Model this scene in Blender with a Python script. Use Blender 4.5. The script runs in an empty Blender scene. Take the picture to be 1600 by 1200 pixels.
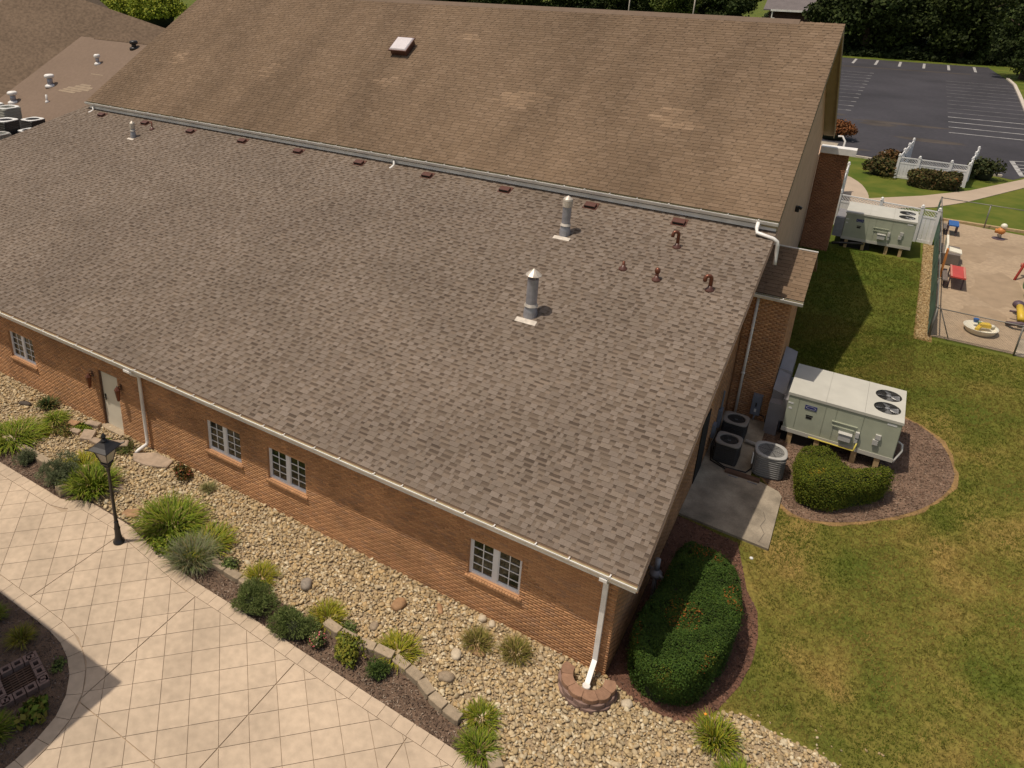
import bpy, math, random
import numpy as np
from mathutils import Vector, Matrix

random.seed(7)
rng = np.random.default_rng(7)
SC = bpy.context.scene
COL = SC.collection
PI = math.pi

# ------------------------------------------------------------------ camera, sky, sun, exposure
cam_d = bpy.data.cameras.new('camera')
cam = bpy.data.objects.new('camera', cam_d)
COL.objects.link(cam)
_yaw, _pit, _roll = math.radians(-32.8807), math.radians(21.7781), math.radians(-1.0174)
_f = Vector((math.sin(_yaw) * math.cos(_pit), math.cos(_yaw) * math.cos(_pit), -math.sin(_pit)))
_r = Vector((math.cos(_yaw), -math.sin(_yaw), 0))
_d = _f.cross(_r)
_r2 = _r * math.cos(_roll) + _d * math.sin(_roll)
_d2 = -_r * math.sin(_roll) + _d * math.cos(_roll)
cam.matrix_world = Matrix(((_r2.x, -_d2.x, -_f.x, 2.74), (_r2.y, -_d2.y, -_f.y, -12.75),
                           (_r2.z, -_d2.z, -_f.z, 14.5), (0, 0, 0, 1)))
cam_d.sensor_width = 36
cam_d.lens = 1197.81 / 1600 * 36
cam_d.shift_x = (800 - 624.68) / 1600
cam_d.shift_y = -(600 - 410.95) / 1600
cam_d.clip_end = 3000
SC.camera = cam

SUN = Vector((-0.275, -0.24, 1.0)).normalized()          # direction towards the sun
sun_el = math.asin(SUN.z)
sun_az = math.atan2(SUN.x, SUN.y)                        # clockwise from +Y
world = bpy.data.worlds.new('World')
SC.world = world
world.use_nodes = True
wn = world.node_tree
sky = wn.nodes.new('ShaderNodeTexSky')
sky.sky_type = 'NISHITA'
sky.sun_disc = False
sky.sun_elevation = sun_el
sky.sun_rotation = sun_az
sky.air_density = 1.0
sky.dust_density = 2.5
sky.ozone_density = 0.7
bg = wn.nodes['Background']
bg.inputs['Strength'].default_value = 0.108
tint = wn.nodes.new('ShaderNodeVectorMath')
tint.operation = 'MULTIPLY'
tint.inputs[1].default_value = (1.12, 1.0, 0.84)             # warm camera white balance
wn.links.new(sky.outputs['Color'], tint.inputs[0])
wn.links.new(tint.outputs[0], bg.inputs['Color'])
sl = bpy.data.lights.new('sun', 'SUN')
sl.energy = 3.3
sl.angle = math.radians(0.6)
sl.color = (1.0, 0.90, 0.76)
so = bpy.data.objects.new('sun', sl)
COL.objects.link(so)
so.location = (0, 0, 60)
so.rotation_euler = (-SUN).to_track_quat('-Z', 'Y').to_euler()
SC.view_settings.view_transform = 'Standard'
SC.view_settings.look = 'None'
SC.view_settings.exposure = 0.0
SC.view_settings.gamma = 1.0
SC.view_settings.use_curve_mapping = False


# ------------------------------------------------------------------ materials
def mat(name, col, rough=0.8, metal=0.0, var=0.15, scale=3.0, bump=0.0, bscale=40.0, attr=False, spec=0.35,
        stretch=None, fine=0.0, fscale=60.0, rnd=0.0):
    """base colour with two octaves of procedural variation; attr: multiply by the mesh colour 'shade'"""
    m = bpy.data.materials.new(name)
    m.use_nodes = True
    nt = m.node_tree
    b = nt.nodes['Principled BSDF']
    b.inputs['Roughness'].default_value = rough
    b.inputs['Metallic'].default_value = metal
    b.inputs['Specular IOR Level'].default_value = spec
    tc = nt.nodes.new('ShaderNodeTexCoord')
    src = tc.outputs['Object']
    if stretch:
        mp = nt.nodes.new('ShaderNodeMapping')
        mp.inputs['Scale'].default_value = stretch
        nt.links.new(src, mp.inputs['Vector'])
        src = mp.outputs['Vector']
    if attr:
        at = nt.nodes.new('ShaderNodeAttribute')
        at.attribute_name = 'shade'
        base = at.outputs['Color']
    else:
        rgb = nt.nodes.new('ShaderNodeRGB')
        rgb.outputs[0].default_value = (*col, 1)
        base = rgb.outputs[0]

    def mult(base, fac_socket, lo, hi):
        mr = nt.nodes.new('ShaderNodeMapRange')
        mr.inputs['From Min'].default_value = 0.3
        mr.inputs['From Max'].default_value = 0.7
        mr.inputs['To Min'].default_value = lo
        mr.inputs['To Max'].default_value = hi
        nt.links.new(fac_socket, mr.inputs['Value'])
        mx = nt.nodes.new('ShaderNodeVectorMath')
        mx.operation = 'SCALE'
        nt.links.new(base, mx.inputs[0])
        nt.links.new(mr.outputs[0], mx.inputs['Scale'])
        return mx.outputs[0]

    def noise(s, det=4.0):
        n = nt.nodes.new('ShaderNodeTexNoise')
        n.inputs['Scale'].default_value = s
        n.inputs['Detail'].default_value = det
        nt.links.new(src, n.inputs['Vector'])
        return n.outputs['Fac']
    if var:
        base = mult(base, noise(scale), 1 - var, 1 + var)
    if fine:
        base = mult(base, noise(fscale, 2.0), 1 - fine, 1 + fine)
    if rnd:
        oi = nt.nodes.new('ShaderNodeObjectInfo')
        mr = nt.nodes.new('ShaderNodeMapRange')
        mr.inputs['To Min'].default_value = 1 - rnd
        mr.inputs['To Max'].default_value = 1 + rnd
        nt.links.new(oi.outputs['Random'], mr.inputs['Value'])
        mx = nt.nodes.new('ShaderNodeVectorMath')
        mx.operation = 'SCALE'
        nt.links.new(base, mx.inputs[0])
        nt.links.new(mr.outputs[0], mx.inputs['Scale'])
        base = mx.outputs[0]
    nt.links.new(base, b.inputs['Base Color'])
    if bump:
        bp = nt.nodes.new('ShaderNodeBump')
        bp.inputs['Strength'].default_value = bump
        bp.inputs['Distance'].default_value = 0.02
        nt.links.new(noise(bscale), bp.inputs['Height'])
        nt.links.new(bp.outputs['Normal'], b.inputs['Normal'])
    m['b'] = 1
    return m


M = {}
M['shingle'] = mat('shingle', (1, 1, 1), 0.95, attr=True, var=0.12, scale=0.3, fine=0.10, fscale=45, spec=0.15)
M['shingle_old'] = mat('weathered_shingle', (1, 1, 1), 0.95, attr=True, var=0.20, scale=0.45, fine=0.08, fscale=40,
                       spec=0.15, stretch=(1.0, 0.28, 0.28))
M['brick'] = mat('brick', (1, 1, 1), 0.9, attr=True, var=0.17, scale=0.9, fine=0.12, fscale=30, spec=0.2)
M['mortar'] = mat('mortar', (0.455, 0.25, 0.132), 0.95, var=0.12, scale=2)
M['stucco'] = mat('brown_stucco', (0.56, 0.375, 0.26), 0.9, var=0.08, scale=1.5, fine=0.06, fscale=60)
M['soffit'] = mat('tan_soffit', (0.33, 0.27, 0.17), 0.8, var=0.06)
M['trim_white'] = mat('white_painted_aluminium', (0.77, 0.745, 0.715), 0.45, var=0.13, scale=2.5, spec=0.5)
M['gutter_in'] = mat('gutter_lining', (0.33, 0.29, 0.17), 0.8, var=0.2, scale=6)
M['pvc'] = mat('white_vinyl', (0.78, 0.77, 0.76), 0.35, var=0.04, scale=3, spec=0.5)
M['frame'] = mat('white_window_vinyl', (0.76, 0.76, 0.78), 0.4, var=0.04, spec=0.5)
M['glass'] = mat('dark_window_glass', (0.018, 0.022, 0.016), 0.06, var=0.3, scale=2, spec=0.8)
M['door'] = mat('cream_door_paint', (0.72, 0.66, 0.54), 0.5, var=0.06, scale=2)
M['black'] = mat('black_metal', (0.018, 0.016, 0.016), 0.4, var=0.1, spec=0.5)
M['lamp_glass'] = mat('frosted_lamp_glass', (0.45, 0.40, 0.33), 0.25, var=0.1, spec=0.6)
M['galv'] = mat('galvanised_steel', (0.36, 0.36, 0.40), 0.45, metal=0.5, var=0.15, scale=5)
M['galv_cap'] = mat('weathered_galvanised_cap', (0.55, 0.49, 0.42), 0.45, metal=0.3, var=0.25, scale=6)
M['flash'] = mat('pale_flashing', (0.55, 0.49, 0.42), 0.7, var=0.2, scale=8)
M['brown_metal'] = mat('brown_painted_metal', (0.10, 0.040, 0.028), 0.4, var=0.12, spec=0.5)
M['copper'] = mat('dark_copper', (0.17, 0.065, 0.040), 0.35, metal=0.5, var=0.2, scale=8)
M['sky_dome'] = mat('cloudy_acrylic_dome', (0.62, 0.57, 0.58), 0.25, var=0.06, spec=0.6)
M['rtu'] = mat('sage_painted_steel', (0.40, 0.42, 0.32), 0.45, var=0.09, scale=2, spec=0.45)
M['rtu_top'] = mat('pale_painted_steel', (0.50, 0.485, 0.425), 0.45, var=0.06, scale=2, spec=0.45)
M['rtu_light'] = mat('light_grey_steel', (0.50, 0.49, 0.46), 0.45, var=0.08)
M['duct'] = mat('duct_grey_steel', (0.27, 0.26, 0.27), 0.5, metal=0.25, var=0.1)
M['grille'] = mat('dark_wire_guard', (0.06, 0.06, 0.06), 0.5, var=0.1)
M['fan'] = mat('grey_fan_blade', (0.30, 0.30, 0.30), 0.4, metal=0.4, var=0.1)
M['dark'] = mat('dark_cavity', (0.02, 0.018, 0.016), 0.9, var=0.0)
M['blue'] = mat('blue_badge', (0.035, 0.04, 0.16), 0.4, var=0.0)
M['label'] = mat('white_label', (0.7, 0.7, 0.68), 0.5, var=0.05)
M['gas'] = mat('yellow_gas_pipe', (0.62, 0.52, 0.10), 0.5, var=0.1)
M['cond_dark'] = mat('dark_louvre_steel', (0.035, 0.032, 0.030), 0.5, var=0.15)
M['cond_top'] = mat('taupe_painted_steel', (0.27, 0.24, 0.21), 0.5, var=0.06)
M['ebox'] = mat('blue_grey_enclosure', (0.17, 0.19, 0.23), 0.45, var=0.08)
M['concrete'] = mat('old_concrete', (0.31, 0.26, 0.195), 0.9, var=0.42, scale=1.5, fine=0.10, fscale=25, bump=0.3)
M['patio_joint'] = mat('patio_joint', (0.40, 0.305, 0.215), 0.95, var=0.1)
M['slab'] = mat('stamped_concrete', (0.478, 0.374, 0.272), 0.75, var=0.12, scale=0.6, fine=0.09, fscale=6.0, rnd=0.05,
                bump=0.15, bscale=9, spec=0.3)
M['walk'] = mat('walk_concrete', (0.40, 0.315, 0.235), 0.9, var=0.08, scale=0.8)
M['kerb'] = mat('kerb_concrete', (0.50, 0.44, 0.37), 0.9, var=0.1)
M['mulch'] = mat('bark_mulch', (0.13, 0.085, 0.058), 0.95, var=0.3, scale=3, fine=0.4, fscale=45, bump=0.8, bscale=50)
M['mulch_red'] = mat('red_bark_mulch', (0.135, 0.066, 0.042), 0.95, var=0.3, scale=2, fine=0.35, fscale=40, bump=0.8, bscale=45)
M['mulch_tan'] = mat('weathered_bark_mulch', (0.165, 0.105, 0.072), 0.95, var=0.25, scale=2, fine=0.35, fscale=40, bump=0.8, bscale=45)
M['chip'] = mat('bark_chip', (1, 1, 1), 0.95, attr=True, var=0.1)
M['soil'] = mat('gravel_bed_soil', (0.30, 0.225, 0.14), 0.95, var=0.2, scale=4, fine=0.3, fscale=40)
M['stone'] = mat('river_stone', (1, 1, 1), 0.75, attr=True, var=0.08, scale=8, spec=0.3)
M['rock'] = mat('field_stone', (0.33, 0.255, 0.175), 0.85, var=0.25, scale=7, fine=0.15, rnd=0.2, bump=0.4, bscale=15)
M['flag'] = mat('flagstone', (0.34, 0.26, 0.19), 0.85, var=0.22, scale=5, rnd=0.12, bump=0.3, bscale=12)
M['edge_block'] = mat('tan_edging_block', (0.33, 0.26, 0.18), 0.9, var=0.15, scale=9, rnd=0.12, bump=0.3)
M['red_block'] = mat('red_brown_block', (0.26, 0.15, 0.095), 0.9, var=0.15, scale=10, rnd=0.12, bump=0.3)
M['pink_block'] = mat('dusty_pink_block', (0.22, 0.145, 0.12), 0.9, var=0.15, scale=10, rnd=0.12)
M['leaf'] = mat('leaf', (1, 1, 1), 0.7, attr=True, var=0.12, scale=1.5, spec=0.12)
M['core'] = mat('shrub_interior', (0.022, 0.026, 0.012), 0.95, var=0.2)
M['bark'] = mat('tree_bark', (0.09, 0.065, 0.045), 0.95, var=0.3, scale=5)
M['sand'] = mat('playground_sand', (0.34, 0.255, 0.172), 0.95, var=0.08, scale=0.8, fine=0.12, fscale=6)
M['asphalt'] = mat('asphalt', (0.041, 0.038, 0.044), 0.9, var=0.25, scale=0.18, fine=0.12, fscale=3)
M['paint'] = mat('worn_white_paint', (0.16, 0.15, 0.15), 0.8, var=0.5, scale=1.5)
M['paint_new'] = mat('white_road_paint', (0.34, 0.33, 0.32), 0.8, var=0.35, scale=1.5)
M['patch'] = mat('pale_asphalt_patch', (0.062, 0.050, 0.042), 0.9, var=0.3, scale=0.7)
M['green_fabric'] = mat('green_windscreen_fabric', (0.085, 0.15, 0.112), 0.8, var=0.25, scale=2)
M['wire'] = mat('galvanised_wire', (0.20, 0.19, 0.17), 0.5, metal=0.4, var=0.1)
M['wood'] = mat('weathered_timber', (0.13, 0.075, 0.05), 0.85, var=0.25, scale=5)
M['wood_tan'] = mat('pale_plywood', (0.45, 0.32, 0.17), 0.85, var=0.2, scale=5)
M['red_p'] = mat('red_plastic', (0.45, 0.06, 0.045), 0.45, var=0.12)
M['pink_p'] = mat('faded_red_plastic', (0.50, 0.20, 0.15), 0.5, var=0.12)
M['blue_p'] = mat('blue_plastic', (0.03, 0.11, 0.33), 0.45, var=0.08)
M['yellow_p'] = mat('yellow_plastic', (0.62, 0.42, 0.04), 0.45, var=0.08)
M['orange_p'] = mat('orange_plastic', (0.55, 0.22, 0.06), 0.45, var=0.1)
M['green_p'] = mat('green_plastic', (0.05, 0.16, 0.07), 0.45, var=0.08)
M['cream_p'] = mat('cream_plastic', (0.72, 0.68, 0.56), 0.45, var=0.08)
M['grey_p'] = mat('grey_brown_plastic', (0.16, 0.13, 0.11), 0.5, var=0.1)
M['purple_p'] = mat('dusky_purple_plastic', (0.09, 0.06, 0.075), 0.5, var=0.1)
M['flower'] = mat('petal', (1, 1, 1), 0.6, attr=True, var=0.05)
M['roof_far'] = mat('distant_shingle', (0.155, 0.110, 0.076), 0.95, var=0.10, scale=0.35, fine=0.22, fscale=5, spec=0.15)
M['roof_far2'] = mat('distant_rosy_shingle', (0.185, 0.134, 0.100), 0.95, var=0.05, scale=0.3, fine=0.06, fscale=5, spec=0.15)
M['house_wall'] = mat('dark_red_siding', (0.06, 0.03, 0.028), 0.9, var=0.15)
M['house_roof'] = mat('grey_house_shingle', (0.15, 0.13, 0.13), 0.95, var=0.1, scale=1, fine=0.1)


def grass_mat():
    m = bpy.data.materials.new('lawn_grass')
    m.use_nodes = True
    nt = m.node_tree
    b = nt.nodes['Principled BSDF']
    b.inputs['Roughness'].default_value = 0.9
    b.inputs['Specular IOR Level'].default_value = 0.15
    tc = nt.nodes.new('ShaderNodeTexCoord')

    def n(s, d=4.0):
        x = nt.nodes.new('ShaderNodeTexNoise')
        x.inputs['Scale'].default_value = s
        x.inputs['Detail'].default_value = d
        nt.links.new(tc.outputs['Object'], x.inputs['Vector'])
        return x.outputs['Fac']
    r1 = nt.nodes.new('ShaderNodeValToRGB')
    e = r1.color_ramp.elements
    e[0].position = 0.34
    e[0].color = (0.082, 0.100, 0.015, 1)
    e[1].position = 0.66
    e[1].color = (0.235, 0.165, 0.048, 1)
    x = e.new(0.5)
    x.color = (0.142, 0.132, 0.026, 1)
    nt.links.new(n(0.55, 5), r1.inputs['Fac'])
    mr = nt.nodes.new('ShaderNodeMapRange')
    mr.inputs['From Min'].default_value = 0.3
    mr.inputs['From Max'].default_value = 0.7
    mr.inputs['To Min'].default_value = 0.7
    mr.inputs['To Max'].default_value = 1.3
    nt.links.new(n(14, 3), mr.inputs['Value'])
    mx = nt.nodes.new('ShaderNodeVectorMath')
    mx.operation = 'SCALE'
    nt.links.new(r1.outputs['Color'], mx.inputs[0])
    nt.links.new(mr.outputs[0], mx.inputs['Scale'])
    # far lawns are watered and greener: mix by distance along the plot
    sx = nt.nodes.new('ShaderNodeSeparateXYZ')
    nt.links.new(tc.outputs['Object'], sx.inputs[0])
    m2 = nt.nodes.new('ShaderNodeMapRange')
    m2.inputs['From Min'].default_value = 12
    m2.inputs['From Max'].default_value = 24
    nt.links.new(sx.outputs['Y'], m2.inputs['Value'])
    mix = nt.nodes.new('ShaderNodeMix')
    mix.data_type = 'RGBA'
    r2 = nt.nodes.new('ShaderNodeValToRGB')
    e = r2.color_ramp.elements
    e[0].position = 0.35
    e[0].color = (0.066, 0.098, 0.011, 1)
    e[1].position = 0.68
    e[1].color = (0.130, 0.136, 0.022, 1)
    nt.links.new(n(0.8, 4), r2.inputs['Fac'])
    nt.links.new(m2.outputs[0], mix.inputs['Factor'])
    nt.links.new(mx.outputs[0], mix.inputs['A'])
    nt.links.new(r2.outputs['Color'], mix.inputs['B'])
    nt.links.new(mix.outputs['Result'], b.inputs['Base Color'])
    return m


M['grass'] = grass_mat()


# ------------------------------------------------------------------ mesh helpers
class MB:
    def __init__(s):
        s.v, s.f, s.c, s.m = [], [], [], []
        s.cur = None
        s.mi = 0

    def add(s, vs, fs):
        o = len(s.v)
        s.v += [tuple(map(float, p)) for p in vs]
        for f in fs:
            s.f.append([i + o for i in f])
            s.c.append(s.cur)
            s.m.append(s.mi)

    def hexa(s, p):
        s.add(p, [(0, 3, 2, 1), (4, 5, 6, 7), (0, 1, 5, 4), (1, 2, 6, 5), (2, 3, 7, 6), (3, 0, 4, 7)])

    def box(s, c, d, rz=0.0, rx=0.0, ry=0.0, taper=1.0):
        x, y, z = d[0] / 2, d[1] / 2, d[2] / 2
        t = taper
        pts = [(-x, -y, -z), (x, -y, -z), (x, y, -z), (-x, y, -z),
               (-x * t, -y * t, z), (x * t, -y * t, z), (x * t, y * t, z), (-x * t, y * t, z)]
        R = Matrix.Rotation(rz, 3, 'Z') @ Matrix.Rotation(ry, 3, 'Y') @ Matrix.Rotation(rx, 3, 'X')
        s.hexa([tuple(R @ Vector(p) + Vector(c)) for p in pts])

    def b2(s, x0, x1, y0, y1, z0, z1):
        s.box(((x0 + x1) / 2, (y0 + y1) / 2, (z0 + z1) / 2), (x1 - x0, y1 - y0, z1 - z0))

    def rbox(s, c, d, r=0.05, n=3, rz=0.0, taper=1.0):
        """box with rounded vertical corners and a small top chamfer"""
        x, y = d[0] / 2, d[1] / 2
        ring = []
        for cx, cy, a0 in ((x - r, y - r, 0), (-x + r, y - r, 90), (-x + r, -y + r, 180), (x - r, -y + r, 270)):
            for i in range(n + 1):
                a = math.radians(a0 + 90 * i / n)
                ring.append((cx + r * math.cos(a), cy + r * math.sin(a)))
        s.loft([[(px * k, py * k) for px, py in ring] for k in (1, taper, taper * 0.97)],
               [-d[2] / 2, d[2] / 2 - 0.015, d[2] / 2], c, rz)

    def loft(s, rings, zs, c=(0, 0, 0), rz=0.0, cap=True):
        n = len(rings[0])
        ca, sa = math.cos(rz), math.sin(rz)
        vs, fs = [], []
        for ring, z in zip(rings, zs):
            for px, py in ring:
                vs.append((c[0] + px * ca - py * sa, c[1] + px * sa + py * ca, c[2] + z))
        for k in range(len(rings) - 1):
            for i in range(n):
                j = (i + 1) % n
                fs.append((k * n + i, k * n + j, (k + 1) * n + j, (k + 1) * n + i))
        if cap:
            fs.append(tuple(range(n - 1, -1, -1)))
            fs.append(tuple((len(rings) - 1) * n + i for i in range(n)))
        s.add(vs, fs)

    def prism(s, poly, z0, z1):
        if sum(poly[i][0] * poly[(i + 1) % len(poly)][1] - poly[(i + 1) % len(poly)][0] * poly[i][1]
               for i in range(len(poly))) < 0:
            poly = poly[::-1]
        s.loft([poly, poly], [z0, z1])

    def lathe(s, prof, c=(0, 0, 0), n=16, cap=True, sx=1, sy=1):
        s.loft([[(r * sx * math.cos(2 * PI * i / n), r * sy * math.sin(2 * PI * i / n)) for i in range(n)] for r, z in prof],
               [z for r, z in prof], c, 0, cap)

    def tube(s, pts, r, n=8, cap=True):
        pts = [Vector(p) for p in pts]
        rs = r if isinstance(r, (list, tuple)) else [r] * len(pts)
        vs, fs = [], []
        up = Vector((0, 0, 1))
        prev = None
        for i, p in enumerate(pts):
            a = pts[max(i - 1, 0)]
            b = pts[min(i + 1, len(pts) - 1)]
            t = (b - a).normalized()
            if prev is None:
                u = t.cross(up)
                if u.length < 1e-3:
                    u = t.cross(Vector((0, 1, 0)))
            else:
                u = prev - t * prev.dot(t)
            u.normalize()
            prev = u
            w = t.cross(u)
            for k in range(n):
                a_ = 2 * PI * k / n + PI / n
                vs.append(p + (u * math.cos(a_) + w * math.sin(a_)) * rs[i])
        for i in range(len(pts) - 1):
            for k in range(n):
                j = (k + 1) % n
                fs.append((i * n + k, (i + 1) * n + k, (i + 1) * n + j, i * n + j))
        if cap:
            fs.append(tuple(range(n)))
            fs.append(tuple((len(pts) - 1) * n + k for k in range(n - 1, -1, -1)))
        s.add(vs, fs)

    def sphere(s, c, r, n=10, m=6, sz=1.0):
        s.lathe([(max(r * math.sin(PI * i / m), r * 0.02), -r * sz * math.cos(PI * i / m)) for i in range(m + 1)], c, n)

    def build(s, name, mats, parent=None, smooth=False, origin=None):
        me = bpy.data.meshes.new(name)
        o3 = origin
        if o3 is None:
            o3 = tuple(parent['_o']) if parent is not None and '_o' in parent else (0, 0, 0)
        me.from_pydata([(v[0] - o3[0], v[1] - o3[1], v[2] - o3[2]) for v in s.v], [], s.f)
        if not isinstance(mats, (list, tuple)):
            mats = [mats]
        for m in mats:
            me.materials.append(M[m] if isinstance(m, str) else m)
        if len(mats) > 1:
            me.polygons.foreach_set('material_index', s.m)
        if s.c and s.c[0] is not None:
            at = me.attributes.new('shade', 'FLOAT_COLOR', 'CORNER')
            data = []
            for f, c in zip(s.f, s.c):
                data += list((c[0], c[1], c[2], 1.0)) * len(f)
            at.data.foreach_set('color', data)
        if smooth:
            me.polygons.foreach_set('use_smooth', [True] * len(me.polygons))
        me.update()
        return link(name, me, parent)


def link(name, me, parent=None):
    o = bpy.data.objects.new(name, me)
    COL.objects.link(o)
    if parent is not None:
        o.parent = parent
        if '_o' in parent:
            o['_o'] = parent['_o']
    return o


def np_obj(name, V, F, C, m, parent=None, smooth=False):
    """V (n,3), F (k,3 or 4) numpy, C (k,3) per-face colour"""
    me = bpy.data.meshes.new(name)
    V = np.asarray(V, np.float32)
    if parent is not None and '_o' in parent:
        V = V - np.array(tuple(parent['_o']), np.float32)
    F = np.asarray(F, np.int32)
    k, n = F.shape
    me.vertices.add(len(V))
    me.vertices.foreach_set('co', V.ravel())
    me.loops.add(k * n)
    me.loops.foreach_set('vertex_index', F.ravel())
    me.polygons.add(k)
    me.polygons.foreach_set('loop_start', np.arange(0, k * n, n, dtype=np.int32))
    try:
        me.polygons.foreach_set('loop_total', np.full(k, n, np.int32))
    except Exception:
        pass
    me.update(calc_edges=True)
    if C is not None:
        at = me.attributes.new('shade', 'FLOAT_COLOR', 'CORNER')
        cc = np.ones((k, n, 4), np.float32)
        cc[:, :, :3] = np.asarray(C, np.float32)[:, None, :]
        at.data.foreach_set('color', cc.ravel())
    if smooth:
        me.polygons.foreach_set('use_smooth', np.ones(k, bool))
    me.materials.append(M[m])
    me.validate()
    return link(name, me, parent)


def thing(name, label, cat, loc=(0, 0, 0), group=None):
    o = bpy.data.objects.new(name, None)
    o.empty_display_size = 0.2
    COL.objects.link(o)
    o.location = loc
    o['_o'] = [float(a) for a in loc]
    o['label'] = label
    o['category'] = cat
    if group:
        o['group'] = group
    return o


def tag(o, label, cat, group=None):
    o['label'] = label
    o['category'] = cat
    if group:
        o['group'] = group
    return o


def kind(o, k):
    o['kind'] = k
    return o


def children(o):
    return [c for c in bpy.data.objects if c.parent == o]


def dup(root, loc, rz=0.0, scale=1.0, label=None, group=None):
    r = root.copy()
    COL.objects.link(r)
    r.location = loc
    r['_o'] = [float(a) for a in loc]
    r.rotation_euler = (0, 0, rz)
    r.scale = (scale,) * 3 if not isinstance(scale, tuple) else scale
    if label:
        r['label'] = label
    if group:
        r['group'] = group
    for ch in children(root):
        c = ch.copy()
        COL.objects.link(c)
        c.parent = r
        for g in children(ch):
            d = g.copy()
            COL.objects.link(d)
            d.parent = c
    return r


def T(y):
    """the plot climbs gently from the front of the building to the car park behind it"""
    return min(2.0, max(0.0, 0.068 * (y - 2)))


def clip_half(poly, a, b, c):
    """keep a*x+b*y<=c"""
    out = []
    n = len(poly)
    for i in range(n):
        p, q = poly[i], poly[(i + 1) % n]
        dp, dq = a * p[0] + b * p[1] - c, a * q[0] + b * q[1] - c
        if dp <= 0:
            out.append(p)
        if (dp < 0 < dq) or (dq < 0 < dp):
            t = dp / (dp - dq)
            out.append((p[0] + (q[0] - p[0]) * t, p[1] + (q[1] - p[1]) * t))
    return out


def area(p):
    return abs(sum(p[i][0] * p[(i + 1) % len(p)][1] - p[(i + 1) % len(p)][0] * p[i][1] for i in range(len(p)))) / 2


def sheet(name, poly, m, dz=0.0, thick=0.0, k='structure'):
    """flat sheet that follows the slope of the ground"""
    mb = MB()
    for lo, hi in ((-500, 2), (2, 31.41), (31.41, 900)):
        p = clip_half(clip_half(poly, 0, 1, hi), 0, -1, -lo)
        if len(p) < 3 or area(p) < 1e-4:
            continue
        if sum(p[i][0] * p[(i + 1) % len(p)][1] - p[(i + 1) % len(p)][0] * p[i][1] for i in range(len(p))) < 0:
            p = p[::-1]
        if thick:
            n = len(p)
            vs = [(x, y, T(y) + dz) for x, y in p] + [(x, y, T(y) + dz - thick) for x, y in p]
            mb.add(vs, [tuple(range(n))] + [(i, n + i, n + (i + 1) % n, (i + 1) % n) for i in range(n)])
        else:
            mb.add([(x, y, T(y) + dz) for x, y in p], [tuple(range(len(p)))])
    o = mb.build(name, m)
    if k:
        o['kind'] = k
    return o


def inpoly(P, poly):
    x, y = P[:, 0], P[:, 1]
    r = np.zeros(len(P), bool)
    j = len(poly) - 1
    for i in range(len(poly)):
        xi, yi = poly[i]
        xj, yj = poly[j]
        c = ((yi > y) != (yj > y)) & (x < (xj - xi) * (y - yi) / (yj - yi + 1e-12) + xi)
        r ^= c
        j = i
    return r


def Tn(y):
    return np.clip(0.068 * (y - 2), 0, 2.0)


def smooth_poly(poly, it=2):
    for _ in range(it):
        q = []
        n = len(poly)
        for i in range(n):
            a, b = poly[i], poly[(i + 1) % n]
            q += [(0.75 * a[0] + 0.25 * b[0], 0.75 * a[1] + 0.25 * b[1]), (0.25 * a[0] + 0.75 * b[0], 0.25 * a[1] + 0.75 * b[1])]
        poly = q
    return poly


# ------------------------------------------------------------------ ground
gb = MB()
xs = (-900, 900)
ys = [-300, 2, 31.41, 1200]
gb.add([(x, y, T(y)) for y in ys for x in xs], [(0, 1, 3, 2), (2, 3, 5, 4), (4, 5, 7, 6)])
kind(gb.build('lawn', 'grass'), 'structure')

# planting and gravel beds
GRAVEL = [(-30, -2.36), (-18.7, -2.3), (-17.3, -2.3), (-14.6, -2.62), (-12.3, -2.62), (-9.3, -2.45), (-8.3, -2.42), (-5.8, -2.33), (-5.3, -2.34),
          (-4.8, -2.3), (-4.35, -2.23), (-3.75, -2.23), (-3.26, -2.3), (-3.03, -2.46), (-2.7, -2.58), (-2.3, -2.66),
          (-1.8, -2.7), (-1.2, -3.0), (-0.3, -3.6), (1.5, -4.4), (6.5, -4.4), (6.0, -0.6), (4.48, 0.58), (4.17, 0.68), (3.4, 0.65), (2.73, 0.75),
          (2.34, 0.55), (1.95, 0.0), (1.5, -0.25), (0.99, -0.28), (0.4, -0.12), (0.07, 0.03), (0.0, 0.02), (-30, 0.02)]
sheet('gravel_bed', GRAVEL, 'soil', 0.006)
STRIP = [(-30, -3.08), (-16.1, -3.08), (-14.6, -3.08), (-14.2, -2.7), (-12.3, -2.7), (-9.5, -3.1), (-8.0, -3.12), (-5.8, -3.2), (-1.3, -3.32),
         (-0.2, -3.7), (-1.2, -3.0), (-1.8, -2.72), (-2.3, -2.66), (-2.7, -2.58), (-3.03, -2.46), (-3.26, -2.3), (-4.35, -2.23), (-5.8, -2.33), (-9.3, -2.45), (-12.3, -2.62),
         (-14.6, -2.62), (-17.3, -2.3), (-30, -2.36)]
sheet('mulch_strip', STRIP, 'mulch', 0.010)
HEDGE_BED = [(0.0, 0.0), (0.4, -0.14), (0.99, -0.3), (1.5, -0.27), (1.95, -0.02), (2.25, 0.6), (2.5, 1.4), (2.62, 2.2), (2.6, 2.95), (2.45, 3.7), (2.12, 4.2), (1.6, 5.7),
             (0.0, 5.9)]
sheet('hedge_bed', HEDGE_BED, 'mulch_red', 0.012)
RTU_BED = smooth_poly([(2.0, 8.3), (2.5, 7.6), (3.17, 7.6), (4.12, 8.15), (5.11, 9.05), (5.85, 10.05), (6.35, 11.3), (6.32, 12.3), (5.95, 13.5), (5.1, 14.2), (3.8, 14.4),
                       (1.2, 14.2), (0.6, 11.4), (1.2, 9.4)], 2)
sheet('unit_bed', RTU_BED, 'mulch_tan', 0.012)
DRY_RING = []
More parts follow.
